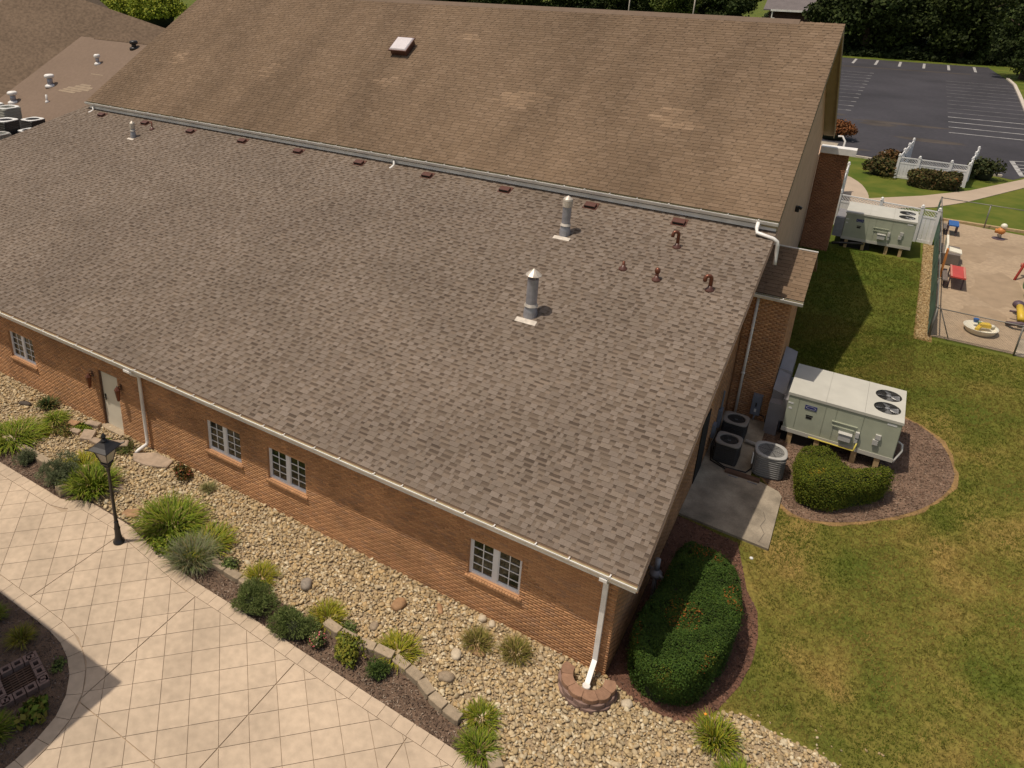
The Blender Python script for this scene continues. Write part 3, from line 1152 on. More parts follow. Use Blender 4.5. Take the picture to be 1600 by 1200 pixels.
# rake boards and soffit along the gable, soffit along the eave
mb = MB()
mb.hexa([(0.40, LE[1], LE[2] - 0.22), (0.44, LE[1], LE[2] - 0.22), (0.44, y1, lz(y1) - 0.22), (0.40, y1, lz(y1) - 0.22),
         (0.40, LE[1], LE[2] - 0.145), (0.44, LE[1], LE[2] - 0.145), (0.44, y1, lz(y1) - 0.145), (0.40, y1, lz(y1) - 0.145)])
mb.hexa([(-0.01, LE[1], LE[2] - 0.20), (0.398, LE[1], LE[2] - 0.20), (0.398, y1, lz(y1) - 0.20), (-0.01, y1, lz(y1) - 0.20),
         (-0.01, LE[1], LE[2] - 0.145), (0.398, LE[1], LE[2] - 0.145), (0.398, y1, lz(y1) - 0.145), (-0.01, y1, lz(y1) - 0.145)])
mb.build('rake_board', 'stucco', wing)
mb = MB()
mb.b2(WX0, 0.39, -0.268, 0.0, 2.915, 2.94)
mb.b2(WX0, 0.39, -0.268, -0.245, 2.80, 2.914)
mb.build('soffit', 'trim_white', wing)


def gutter(parent, x0, x1, yo, ztop, w=0.13, h=0.12, mats=('trim_white', 'gutter_in')):
    """K-style trough along X: yo is the outer lip"""
    yi = yo + w
    prof = [(yi, ztop + 0.01), (yi, ztop - h), (yo + 0.05, ztop - h), (yo + 0.02, ztop - h * 0.55), (yo, ztop - 0.02), (yo, ztop), (yo + 0.018, ztop),
            (yo + 0.018, ztop - 0.012), (yo + 0.03, ztop - h * 0.5), (yo + 0.055, ztop - 0.05), (yi - 0.012, ztop - 0.045), (yi - 0.012, ztop + 0.01)]
    mb = MB()
    n = len(prof)
    vs = [(x0, y, z) for y, z in prof] + [(x1, y, z) for y, z in prof]
    for i in range(n):
        mb.mi = 1 if 7 <= i <= 10 else 0
        mb.add([vs[i], vs[(i + 1) % n], vs[n + (i + 1) % n], vs[n + i]], [(0, 1, 2, 3)])
    mb.mi = 0
    for x in (x0, x1):
        mb.add([(x, yi, ztop), (x, yo, ztop), (x, yo + 0.02, ztop - h * 0.6), (x, yo + 0.05, ztop - h), (x, yi, ztop - h)], [(0, 1, 2, 3, 4)])
    g_ = mb.build('gutter', list(mats), parent)
    bm = MB()
    bm.b2(-0.012, 0.012, yo - 0.004, yi, ztop - 0.004, ztop + 0.006)
    bm.b2(-0.014, 0.014, yo - 0.008, yo + 0.02, ztop - 0.01, ztop + 0.022)
    b0 = bm.build('bracket', 'trim_white', g_)
    x = x1 - 0.55
    b0.location.x = x
    x -= random.uniform(0.8, 1.0)
    while x > x0:
        o = b0.copy()
        COL.objects.link(o)
        o.parent = g_
        o.location.x = x
        x -= random.uniform(0.7, 1.05)
    return g_


gut = gutter(wing, WX0 - 0.3, 0.43, -0.405, 3.05)

# downspouts
def rect_tube(mb, pts, w, d):
    for p, q in zip(pts, pts[1:]):
        p, q = Vector(p), Vector(q)
        t = (q - p).normalized()
        side = Vector((1, 0, 0)) if abs(t.x) < 0.7 else Vector((0, 1, 0))
        u = (side - t * side.dot(t)).normalized()
        n = t.cross(u)
        e = t * 0.012
        c = []
        for b in (p - e, q + e):
            c += [b + u * w / 2 + n * d / 2, b - u * w / 2 + n * d / 2, b - u * w / 2 - n * d / 2, b + u * w / 2 - n * d / 2]
        mb.hexa([tuple(k) for k in (c[0], c[1], c[2], c[3], c[4], c[5], c[6], c[7])])


mb = MB()
rect_tube(mb, [(-0.24, -0.34, 2.93), (-0.24, -0.34, 2.86), (-0.24, -0.075, 2.62), (-0.24, -0.062, 0.42), (-0.21, -0.56, 0.20)], 0.105, 0.08)
ds = mb.build('downspout', 'trim_white', wing)
mb = MB()
mb.lathe([(0.085, 0.0), (0.085, 0.17), (0.072, 0.185), (0.06, 0.18)], (-0.205, -0.62, 0.06), 14)
mb.build('drain_collar', 'trim_white', ds, True)
mb = MB()
mb.b2(-0.32, -0.16, -0.402, -0.30, 2.86, 2.93)
mb.build('outlet', 'trim_white', ds)
mb = MB()
mb.tube([(-14.76, -0.33, 2.93), (-14.76, -0.33, 2.84), (-14.74, -0.085, 2.62), (-14.71, -0.085, 0.32), (-14.72, -0.12, 0.22), (-14.80, -0.38, 0.13), (-14.83, -0.46, 0.06)], 0.055, 10)
ds2 = mb.build('downspout', 'trim_white', wing, True)
mb = MB()
mb.b2(-15.02, -14.74, -0.402, -0.30, 2.86, 2.93)
mb.build('outlet', 'trim_white', ds2)


# windows: frame, two sashes, panes and glazing bars, brick sill
def window(a, b):
    z0, z1 = 1.05, 2.08
    yo = 0.075
    mb = MB()
    fw = 0.055
    mid = (a + b) / 2
    mb.b2(a, a + fw, yo, yo + 0.08, z0, z1)
    mb.b2(b - fw, b, yo, yo + 0.08, z0, z1)
    mb.b2(a + fw, b - fw, yo, yo + 0.08, z0, z0 + fw)
    mb.b2(a + fw, b - fw, yo, yo + 0.08, z1 - fw, z1)
    mb.b2(mid - 0.06, mid + 0.06, yo + 0.002, yo + 0.08, z0 + fw, z1 - fw)
    w = mb.build('window', 'frame', wing)
    for p, q in ((a + fw, mid - 0.06), (mid + 0.06, b - fw)):
        m2 = MB()
        m2.b2(p, q, yo + 0.045, yo + 0.055, z0 + fw, z1 - fw)
        m2.build('pane', 'glass', w)
        m3 = MB()
        m3.b2(p, q, yo + 0.02, yo + 0.044, z0 + fw, z0 + fw + 0.025)
        m3.b2(p, q, yo + 0.02, yo + 0.044, z1 - fw - 0.025, z1 - fw)
        m3.b2(p, p + 0.025, yo + 0.02, yo + 0.044, z0 + fw + 0.025, z1 - fw - 0.025)
        m3.b2(q - 0.025, q, yo + 0.02, yo + 0.044, z0 + fw + 0.025, z1 - fw - 0.025)
        m3.build('sash', 'frame', w)
        c = (p + q) / 2
        m4 = MB()
        m4.b2(c - 0.011, c + 0.011, yo + 0.028, yo + 0.044, z0 + fw + 0.025, z1 - fw - 0.025)
        for k in (1, 2, 3):
            zz = z0 + fw + (z1 - z0 - 2 * fw) * k / 4
            m4.b2(p + 0.025, c - 0.011, yo + 0.030, yo + 0.044, zz - 0.010, zz + 0.010)
            m4.b2(c + 0.011, q - 0.025, yo + 0.030, yo + 0.044, zz - 0.010, zz + 0.010)
        m4.build('glazing_bar', 'frame', w)
    ms = MB()
    x = a - 0.06
    while x < b + 0.05:
        ms.cur = tone([(0.40, 0.215, 0.11), (0.37, 0.20, 0.10), (0.43, 0.235, 0.12)])
        xe = min(x + 0.065, b + 0.06)
        ms.hexa([(x, -0.045, 0.955), (xe, -0.045, 0.955), (xe, yo - 0.003, 0.98), (x, yo - 0.003, 0.98),
                 (x, -0.045, 1.015), (xe, -0.045, 1.015), (xe, yo - 0.003, 1.046), (x, yo - 0.003, 1.046)])
        x += 0.075
    ms.build('sill', 'brick', w)
    mh = MB()
    mh.b2(a, b, yo + 0.09, yo + 0.10, z0, z1)
    mh.build('dark_room', 'dark', w)


for a, b in WIN:
    window(a, b)

# door
mb = MB()
mb.b2(-16.90, -16.00, 0.10, 0.145, 0.08, 2.07)
dr = mb.build('door', 'door', wing)
mb = MB()
mb.b2(-16.95, -16.905, 0.05, 0.16, 0.05, 2.12)
mb.b2(-15.997, -15.98, 0.05, 0.16, 0.05, 2.12)
mb.b2(-16.905, -15.997, 0.05, 0.16, 2.075, 2.12)
mb.build('door_frame', M['wood'], dr)
mb = MB()
mb.b2(-16.84, -16.78, 0.085, 0.10, 1.00, 1.22)
mb.tube([(-16.81, 0.085, 1.10), (-16.81, 0.05, 1.10), (-16.70, 0.05, 1.10)], 0.012, 6)
mb.build('handle', 'black', dr)
mb = MB()
mb.b2(-17.0, -15.95, -0.14, 0.12, -0.02, 0.075)
mb.build('threshold', 'edge_block', dr)


def wall_lantern(x):
    mb = MB()
    mb.b2(x - 0.05, x + 0.05, -0.012, 0.0, 1.75, 1.95)
    mb.tube([(x, 0, 1.86), (x, -0.10, 1.92), (x, -0.15, 1.88)], 0.015, 6)
    l = mb.build('wall_lantern', 'brown_metal', wing)
    m2 = MB()
    m2.lathe([(0.03, -0.40), (0.045, -0.38), (0.09, 0.0), (0.105, 0.01), (0.05, 0.09), (0.015, 0.12), (0.005, 0.16)], (x, -0.15, 1.82), 6)
    m2.build('lantern_body', M['copper'], l)
    m3 = MB()
    m3.lathe([(0.048, -0.36), (0.088, -0.01)], (x, -0.15, 1.823), 6)
    return l


wall_lantern(-17.22)
wall_lantern(-15.80)


# things that pierce the low roof
def roofpt(x, y):
    return (x, y, lz(y))


def flue(x, y, h, r, wide_cap=True):
    zb = lz(y)
    mb = MB()
    mb.tube([(x, y, zb - 0.2), (x, y, zb + h)], r, 20)
    f = mb.build('flue_pipe', 'galv', wing, False)
    m = MB()
    m.lathe([(r * 1.32, -r * 1.3 * LS - 0.02), (r * 1.24, 0.14), (r * 1.06, 0.28)], (x, y, zb), 20, True)
    m.build('boot', 'galv', f)
    m = MB()
    m.lathe([(r * 1.02, 0.285), (r * 1.3, 0.30), (r * 1.05, 0.37)], (x, y, zb), 20, True)
    m.build('storm_collar', 'galv_cap', f)
    m = MB()
    th = math.atan(LS)
    k = r * 1.9
    pts = [(-k * 1.05, -k * 1.35), (k * 1.05, -k * 1.35), (k * 1.05, -k * 0.72), (-k * 1.05, -k * 0.72)]
    m.hexa([(x + a, y + b * math.cos(th), zb + 0.018 + b * math.sin(th)) for a, b in pts] + [(x + a, y + b * math.cos(th), zb + 0.026 + b * math.sin(th)) for a, b in pts])
    m.build('flashing', 'flash', f)
    m = MB()
    if wide_cap:
        for i in range(4):
            a = PI / 4 + i * PI / 2
            m.tube([(x + r * .8 * math.cos(a), y + r * .8 * math.sin(a), zb + h - 0.02), (x + r * .9 * math.cos(a), y + r * .9 * math.sin(a), zb + h + 0.12)], 0.01, 4)
        m.lathe([(r * 1.45, 0.10), (r * 1.48, 0.115), (r * 0.7, 0.22), (0.012, 0.30)], (x, y, zb + h), 10, True)
    else:
        m.lathe([(r * 1.15, -0.2), (r * 1.18, -0.02), (r * 1.2, 0.0)], (x, y, zb + h), 18, True)
        m.lathe([(r * 1.2, 0.0), (r * 1.12, 0.05), (r * .55, 0.11), (0.01, 0.15)], (x, y, zb + h), 18, True)
    m.build('rain_cap', 'galv_cap', f)


flue(-4.79, 5.74, 1.12, 0.155)
flue(-5.36, 9.40, 1.12, 0.135, False)
flue(-26.62, 9.85, 0.62, 0.10, False)


def pipe_vent(x, y, h, r, style):
    zb = lz(y)
    mb = MB()
    if style == 'hook':
        pts = [(x, y, zb - 0.1), (x, y, zb + h)]
        for i in range(1, 7):
            a = PI * i / 6
            pts.append((x - 0.09 * (1 - math.cos(a)) * 0.8, y - 0.05 * (1 - math.cos(a)), zb + h + 0.09 * math.sin(a)))
        pts.append((pts[-1][0], pts[-1][1], zb + h - 0.07))
        mb.tube(pts, r, 10)
    else:
        mb.tube([(x, y, zb - 0.1), (x, y, zb + h)], r, 10)
    v = mb.build('vent_pipe', 'copper', wing, True)
    m = MB()
    m.lathe([(0.14, -0.04), (0.13, 0.02), (0.07, 0.07), (r * 1.1, 0.13)], (x, y, zb), 12)
    m.build('boot', 'brown_metal', v, True)
    if style == 'cap':
        m = MB()
        m.sphere((x, y, zb + h), r * 1.7, 10, 6, 1.2)
        m.build('vent_hood', 'copper', v, True)


pipe_vent(-2.0, 9.85, 0.40, 0.05, 'hook')
pipe_vent(-3.11, 8.42, 0.24, 0.042, 'plain')
pipe_vent(-2.09, 8.28, 0.28, 0.05, 'cap')
pipe_vent(-0.64, 8.35, 0.34, 0.055, 'hook')
pipe_vent(-26.26, 10.66, 0.36, 0.035, 'plain')
th = math.atan(LS)
for x in (-30.33, -27.12, -24.04, -20.83, -17.69, -14.58, -11.46, -8.27, -5.15, -2.29):
    y = 10.97
    zb = lz(y)
    mb = MB()
    mb.box((0, 0, 0.055), (0.36, 0.22, 0.09))
    mb.box((0, 0.05, 0.005), (0.46, 0.40, 0.01))
    v = mb.build('box_vent', 'brown_metal', wing)
    v.location = (x, y, zb + 0.016)
    v.rotation_euler = (th, 0, 0)
    m = MB()
    m.box((0, -0.112, 0.05), (0.32, 0.006, 0.055))
    q = m.build('vent_mouth', 'dark', v)

# ------------------------------------------------------------------ tall hall behind
hall = thing('gable_hall', 'tall hall with a steep brown shingle roof rising behind the low brick wing', 'building')
US = 0.6487
UY, UZ = 11.35, 7.43                          # eave of the steep roof


def uz(y):
    return UZ + (y - UY) * US


RY = 19.27
RZ = uz(RY)
HX0 = -31.75
HB = 27.2                                     # far eave


def uxl(y):
    return -31.98 + (y - 11.35) * 0.12


mb = MB()
mb.b2(HX0 + 0.5, -0.02, 11.62, 11.9, 4.5, 7.25)
mb.build('front_wall', 'mortar', hall)
mb = MB()
for xx0, xx1 in ((-0.27, -0.02), (HX0 + 0.5, HX0 + 0.75)):
    mb = MB()
    pl = [(11.91, -0.2), (26.9, -0.2), (26.9, uz(2 * RY - 26.9) - 0.2), (RY, RZ - 0.2), (11.91, uz(11.91) - 0.2)]
    n = len(pl)
    mb.add([(xx0, y, z) for y, z in pl] + [(xx1, y, z) for y, z in pl], [tuple(range(n)), tuple(range(2 * n - 1, n - 1, -1))] + [(i, (i + 1) % n, n + (i + 1) % n, n + i) for i in range(n)])
    mb.build('gable_wall', 'stucco', hall)
mb = MB()
mb.b2(HX0 + 0.76, -0.28, 26.65, 26.9, 0, 7.2)
mb.build('back_wall', 'stucco', hall)
t = 0.16
mb = MB()
ya, yb = UY, RY
mb.hexa([(uxl(ya), ya, uz(ya) - t), (0.44, ya, uz(ya) - t), (0.44, yb, RZ - t), (uxl(yb), yb, RZ - t),
         (uxl(ya), ya, uz(ya) - .004), (0.44, ya, uz(ya) - .004), (0.44, yb, RZ - .004), (uxl(yb), yb, RZ - .004)])
mb.hexa([(uxl(yb), yb + 0.001, RZ - t), (0.44, yb + 0.001, RZ - t), (0.44, HB, uz(2 * RY - HB) - t), (uxl(yb), HB, uz(2 * RY - HB) - t),
         (uxl(yb), yb + 0.001, RZ - .004), (0.44, yb + 0.001, RZ - .004), (0.44, HB, uz(2 * RY - HB) - .004), (uxl(yb), HB, uz(2 * RY - HB) - .004)])
hroof = mb.build('roof', 'roof_far', hall)
UP = [(0.172, 0.119, 0.079), (0.162, 0.112, 0.073), (0.182, 0.127, 0.085), (0.167, 0.115, 0.075), (0.155, 0.106, 0.069)]
UPM = [(0.160, 0.112, 0.075), (0.150, 0.105, 0.070)]
UPL = [(0.138, 0.097, 0.065), (0.146, 0.103, 0.069), (0.130, 0.091, 0.061)]
PATCH = [(-3.7, 14.4, 0.85, 0.42), (-9.9, 14.5, 1.0, 0.42), (-22.3, 14.4, 0.65, 0.42), (-28.7, 14.5, 0.7, 0.4), (-13.7, 17.3, 0.6, 0.2), (-16.2, 14.6, 0.6, 0.3)]
prow = random.Random(3)
jit = {}


def upatch(x, y):
    for px, py, a, b in PATCH:
        k = (px, round((y - py) / 0.12))
        if k not in jit:
            jit[k] = (prow.uniform(-0.5, 0.5), prow.uniform(0.3, 1.1))
        if abs(y - py) < b and abs(x - px - jit[k][0]) < a * jit[k][1]:
            return prow.uniform(1.05, 1.42)
    return 1.0


shingles(hroof, (0, UY - 0.012, UZ), US, uxl, 0.445, (RY - UY) / math.cos(math.atan(US)), UP, UPL, 'shingle_old', 0, patch=upatch, pal_mid=UPM, butt_shade=0.16, widths=(0.22, 0.28, 0.30, 0.34, 0.40), gaps=(0.03, 0.05, 0.08), jit_=0.05)
mb = MB()
for y0_, y1_, z0_, z1_ in ((UY, RY, UZ, RZ), (RY, HB, RZ, uz(2 * RY - HB))):
    mb.hexa([(0.405, y0_, z0_ - 0.30), (0.445, y0_, z0_ - 0.30), (0.445, y1_, z1_ - 0.30), (0.405, y1_, z1_ - 0.30),
             (0.405, y0_, z0_ - 0.165), (0.445, y0_, z0_ - 0.165), (0.445, y1_, z1_ - 0.165), (0.405, y1_, z1_ - 0.165)])
mb.build('rake_board', 'soffit', hall)
mb = MB()
for y0_, y1_, z0_, z1_ in ((UY, RY, UZ, RZ), (RY, HB, RZ, uz(2 * RY - HB))):
    mb.hexa([(-0.015, y0_, z0_ - 0.22), (0.40, y0_, z0_ - 0.22), (0.40, y1_, z1_ - 0.22), (-0.015, y1_, z1_ - 0.22),
             (-0.015, y0_, z0_ - 0.165), (0.40, y0_, z0_ - 0.165), (0.40, y1_, z1_ - 0.165), (-0.015, y1_, z1_ - 0.165)])
mb.build('soffit', 'soffit', hall)
mb = MB()
mb.hexa([(-31, RY - 0.17, RZ - 0.085), (-1.0, RY - 0.17, RZ - 0.085), (-1.0, RY + 0.17, RZ - 0.085), (-31, RY + 0.17, RZ - 0.085),
         (-31, RY - 0.03, RZ + 0.075), (-1.0, RY - 0.03, RZ + 0.075), (-1.0, RY + 0.03, RZ + 0.075), (-31, RY + 0.03, RZ + 0.075)])
mb.build('ridge_vent', 'roof_far2', hall)
mb = MB()
mb.b2(HX0, 0.40, UY + 0.02, 11.62, 7.08, 7.11)
mb.b2(HX0, 0.40, UY + 0.02, UY + 0.045, 7.0, 7.24)
mb.build('eave_soffit', 'trim_white', hall)
ug = gutter(hall, HX0 - 0.2, 0.44, UY - 0.13, UZ - 0.02, 0.14, 0.12)
mb = MB()
mb.tube([(-0.10, 11.26, 7.34), (-0.10, 11.16, 7.18), (-0.06, 11.02, 7.09), (0.42, 10.98, 7.01), (0.53, 10.98, 6.94), (0.56, 11.0, 6.80), (0.57, 11.08, 6.32), (0.58, 11.04, 6.20)], 0.055, 10)
mb.build('downspout', 'trim_white', hall, True)
for x, w in ((-13.15, 0.05), (-31.4, 0.05)):
    mb = MB()
    mb.tube([(x, 11.30, 7.22), (x, 11.30, 7.05), (x, 11.12, 6.98), (x, 11.02, 6.97)], 0.05, 8)
    mb.build('downspout', 'trim_white', hall, True)
# skylight on the steep roof
sx, sy = -16.1, 16.4
sz_ = uz(sy)
sk = MB()
sk.box((0, 0, 0.14), (0.80, 0.80, 0.28))
s_ = sk.build('skylight', 'brown_metal', hall)
s_.location = (sx, sy, sz_)
s_.rotation_euler = (math.atan(US), 0, 0)
m = MB()
m.box((0, 0, 0.30), (0.92, 0.92, 0.05))
m.build('skylight_frame', 'brown_metal', s_)
m = MB()
m.box((0, 0, 0.345), (0.84, 0.84, 0.05), taper=0.9)
m.build('skylight_dome', 'sky_dome', s_)
# security light on the gable wall
mb = MB()
mb.box((0.06, 21.2, 5.22), (0.14, 0.22, 0.22))
mb.box((0.15, 21.12, 5.30), (0.16, 0.10, 0.10), ry=0.4)
mb.build('security_light', 'black', hall)

# gabled brick projection beside the wing
BX = 1.24
BYF, BYB = 11.62, 14.5
BGZ = 5.13                                     # eave of the little roof
BRY = 13.0
BS = 0.64


def bz(y):
    return BGZ + (y - 11.36) * BS if y < BRY else BGZ + (2 * BRY - y - 11.36) * BS


bay = []
mb = MB()
pl = [(BYF, 0.2), (BYB, 0.2), (BYB, bz(BYB) - 0.1), (BRY, bz(BRY) - 0.12), (BYF, bz(BYF) - 0.1)]
n = len(pl)
mb.add([(0.0, y, z) for y, z in pl] + [(BX - 0.012, y, z) for y, z in pl], [tuple(range(n)), tuple(range(2 * n - 1, n - 1, -1))] + [(i, (i + 1) % n, n + (i + 1) % n, n + i) for i in range(n)])
bw = mb.build('projection_wall', 'mortar', hall)
bricks(bw, (0.0, BYF, 0.3), (1, 0, 0), (0, -1, 0), BX, lambda s: 4.85, (), 0, zmax=4.9)
bricks(bw, (BX - 0.012, BYF, 0.3), (0, 1, 0), (1, 0, 0), BYB - BYF, lambda s: bz(BYF + s) - 0.45, (), 0, zmax=6)
mb = MB()
for y0_, y1_ in ((11.36, BRY), (BRY, 14.64)):
    mb.hexa([(0.0, y0_, bz(y0_) - 0.13), (1.53, y0_, bz(y0_) - 0.13), (1.53, y1_, bz(y1_) - 0.13), (0.0, y1_, bz(y1_) - 0.13),
             (0.0, y0_, bz(y0_) - 0.004), (1.53, y0_, bz(y0_) - 0.004), (1.53, y1_, bz(y1_) - 0.004), (0.0, y1_, bz(y1_) - 0.004)])
pr = mb.build('projection_roof', 'roof_far', hall)
shingles(pr, (0, 11.35, BGZ), BS, lambda y: 0.03, 1.535, (BRY - 11.36) / math.cos(math.atan(BS)), UP, UPL, 'shingle_old', 0, pal_mid=UPM, butt_shade=0.16, widths=(0.22, 0.28, 0.30, 0.34, 0.40), gaps=(0.03, 0.05, 0.08), jit_=0.05)
mb = MB()
mb.hexa([(0.0, BRY - 0.03, bz(BRY) + 0.012), (1.54, BRY - 0.03, bz(BRY) + 0.012), (1.54, BRY + 0.05, bz(BRY) - 0.02), (0.0, BRY + 0.05, bz(BRY) - 0.02),
         (0.0, BRY - 0.03, bz(BRY) + 0.04), (1.54, BRY - 0.03, bz(BRY) + 0.04), (1.54, BRY + 0.05, bz(BRY) + 0.03), (0.0, BRY + 0.05, bz(BRY) + 0.03)])
mb.build('ridge_flashing', 'trim_white', hall)
gutter(hall, 0.02, 1.54, 11.23, BGZ - 0.03, 0.125, 0.12)
mb = MB()
mb.tube([(0.30, 11.52, 4.98), (0.30, 11.52, 0.75)], 0.045, 8)
mb.tube([(0.30, 11.52, 2.2), (0.30, 11.52, 2.26)], 0.06, 8)
mb.build('downspout', 'trim_white', hall, True)

# far brick projection with the flat white-edged roof
mb = MB()
mb.b2(0.0, 1.19, 27.3, 27.62, 1.2, 6.42)
fw_ = mb.build('projection_wall', 'mortar', hall)
DB = [(0.30, 0.14, 0.075), (0.27, 0.125, 0.07), (0.32, 0.15, 0.08)]
bricks(fw_, (0.0, 27.3, 1.4), (1, 0, 0), (0, -1, 0), 1.19, lambda s: 5.0, (), 0, pal=DB, zmax=5.0)
mb = MB()
mb.b2(0.0, 1.45, 27.12, 27.70, 6.42, 6.70)
mb.build('white_fascia', 'trim_white', hall)
mb = MB()
mb.b2(-6, -0.06, 26.92, 29.9, 0.5, 6.2)
mb.build('rear_block', 'stucco', hall)

# ------------------------------------------------------------------ roofs on the far left
lowroof = thing('low_gable_building', 'low building with a plain rosy-brown roof and three capped white vents, far left', 'building')


def bzz(y):
    return 9.0 + (y - 21.33) * 0.5


mb = MB()
e0 = 13.3
mb.hexa([(-58, e0, bzz(e0) - 0.2), (-34.4, e0, bzz(e0) - 0.2), (-34.4, 21.33, 8.8), (-58, 21.33, 8.8),
         (-58, e0, bzz(e0)), (-34.4, e0, bzz(e0)), (-34.4, 21.33, 9.0), (-58, 21.33, 9.0)])
mb.hexa([(-58, 21.331, 8.8), (-34.4, 21.331, 8.8), (-34.4, 29.4, bzz(e0) - 0.2), (-58, 29.4, bzz(e0) - 0.2),
         (-58, 21.331, 9.0), (-34.4, 21.331, 9.0), (-34.4, 29.4, bzz(e0)), (-58, 29.4, bzz(e0))])
mb.build('roof', 'roof_far2', lowroof)
mb = MB()
mb.b2(-58, -34.6, e0 + 0.4, 29.0, 0, bzz(e0) - 0.1)
mb.build('wall', 'mortar', lowroof)
mb = MB()
mb.hexa([(-44.4, 21.2, 8.96), (-34.5, 21.2, 8.96), (-34.5, 21.46, 8.96), (-44.4, 21.46, 8.96), (-44.4, 21.29, 9.09), (-34.5, 21.29, 9.09), (-34.5, 21.37, 9.09), (-44.4, 21.37, 9.09)])
mb.build('ridge_vent', 'roof_far', lowroof)
PR2 = mat('pale_roof_patch', (0.27, 0.205, 0.145), 0.95, var=0.08, fine=0.1)
for x0, x1, y0_, y1_ in ((-41.3, -39.5, 16.25, 16.4), (-41.1, -39.0, 16.42, 16.6), (-40.6, -38.9, 16.62, 16.8), (-40.3, -39.3, 16.82, 16.98), (-41.5, -39.9, 16.08, 16.23), (-40.6, -39.4, 17.9, 17.97)):
    m = MB()
    m.hexa([(x0, y0_, bzz(y0_) - .01), (x1, y0_, bzz(y0_) - .01), (x1, y1_, bzz(y1_) - .01), (x0, y1_, bzz(y1_) - .01),
            (x0, y0_, bzz(y0_) + .012), (x1, y0_, bzz(y0_) + .012), (x1, y1_, bzz(y1_) + .008), (x0, y1_, bzz(y1_) + .008)])
    m.build('pale_shingle', PR2, lowroof)


def mushroom(x, y, h, r, cap, m1='trim_white'):
    zb = bzz(y)
    mb = MB()
    mb.tube([(x, y, zb - 0.1), (x, y, zb + h)], r, 10)
    v = mb.build('roof_vent', 'galv' if m1 == 'trim_white' and cap else m1, lowroof, True)
    if cap:
        m = MB()
        m.lathe([(r * 1.5, 0.0), (r * 1.75, 0.03), (r * 1.75, 0.17), (r * 1.3, 0.22)], (x, y, zb + h - 0.12), 12)
        m.build('vent_cap', m1, v, True)
    m = MB()
    m.lathe([(r * 2.0, -0.10), (r * 2.0, 0.03), (r * 1.2, 0.10)], (x, y, zb), 10)
    m.build('boot', m1, v, True)


mushroom(-42.7, 16.4, 0.62, 0.17, True)
mushroom(-41.1, 18.9, 0.50, 0.11, True)
mushroom(-44.0, 14.55, 0.58, 0.17, True)
mushroom(-41.2, 15.05, 0.45, 0.06, False)
mushroom(-39.7, 20.75, 0.38, 0.15, True, 'black')

hip = thing('hip_roof_building', 'big hip-roofed building with darker brown shingles filling the far top left corner', 'building')
mb = MB()
A0, A1, A2, A3, A4, A5 = (-45.62, 12.9, 4.8), (-50.8, 15.7, 8.9), (-51.6, 18.8, 10.8), (-53.4, 27.6, 16.0), (-48.2, 23.5, 11.2), (-37.4, 28.3, 7.8)
nn = (0.43, -0.39, 0.81)


def on_a(x, y):
    return (x, y, 9.0 - (nn[0] * (x + 45.97) + nn[1] * (y - 21.27)) / nn[2])


R_ = [on_a(-45.4, 11.2), on_a(-49.6, 12.6), on_a(-50.8, 16.2), on_a(-51.9, 20.0), on_a(-52.9, 24.2), on_a(-48.3, 23.45), on_a(-42.45, 26.0), on_a(-37.4, 28.2)]
mb.add(R_ + [(x, y, z - 0.25) for x, y, z in R_], [tuple(range(8)), tuple(range(15, 7, -1))] + [(i, 8 + i, 8 + (i + 1) % 8, (i + 1) % 8) for i in range(8)])
# hip face turned away to the left and the far slope
q0, q1, q2, q3 = R_[1], R_[2], R_[3], R_[4]
mb.add([q0, q1, q2, q3, (-62, 24, 9.5), (-62, 14, 5.0)], [(0, 1, 2, 3, 4, 5)])
mb.add([R_[4], R_[5], R_[6], R_[7], (-42, 34, 4.5), (-58, 34, 9.0)], [(0, 1, 2, 3, 4, 5)])
mb.build('roof', 'roof_far', hip)
mb = MB()
mb.prism([(-46.5, 17), (-50, 17), (-58, 22), (-55, 31), (-43, 30), (-41.5, 27.5)], 0, 5.0)
mb.build('wall', 'mortar', hip)

# flat roof with the cluster of condensers beyond the left end of the low wing
flat = thing('flat_roof_building', 'flat-roofed link with condensers on it, mostly hidden behind the left end of the low roof', 'building')
mb = MB()
mb.b2(-48, -32.4, 8.0, 13.1, 0, 4.68)
mb.build('wall', 'mortar', flat)
mb = MB()
mb.b2(-48.1, -34.0, 7.9, 13.15, 4.68, 4.78)
mb.build('flat_roof', 'roof_far2', flat)

# porte-cochere just out of the picture at lower left; its corner shades the paving
porch = thing('entrance_canopy', 'brick-columned entrance canopy with a hipped roof beside the paving', 'building')
pc = (-10.35, -7.72)
mb = MB()
corner = (-8.51 - 0.275 * 7.4, -5.93 - 0.24 * 7.4)
d1 = (-1.0, 0.01)
d2 = (0.0, -1.0)
c0 = corner
c1 = (c0[0] - 14, c0[1] + 0.02)
c2 = (c0[0] - 14, c0[1] - 9)
c3 = (c0[0] - 0.05, c0[1] - 9)
mb.prism([c0, c1, c2, c3], 7.25, 7.4)
mb.loft([[c0, c1, c2, c3][::-1], [(c0[0] - 4, c0[1] - 4.3), (c0[0] - 10, c0[1] - 4.3), (c0[0] - 10, c0[1] - 4.7), (c0[0] - 4, c0[1] - 4.7)][::-1]], [7.4, 8.6])
mb.build('roof', 'roof_far', porch)
for x, y in ((c0[0] - 1.6, c0[1] - 1.4), (c0[0] - 13, c0[1] - 1.0), (c0[0] - 1.6, c0[1] - 8), (c0[0] - 13, c0[1] - 8)):
    m = MB()
    m.b2(x - 0.35, x + 0.35, y - 0.35, y + 0.35, 0, 7.25)
    m.build('column', 'mortar', porch)


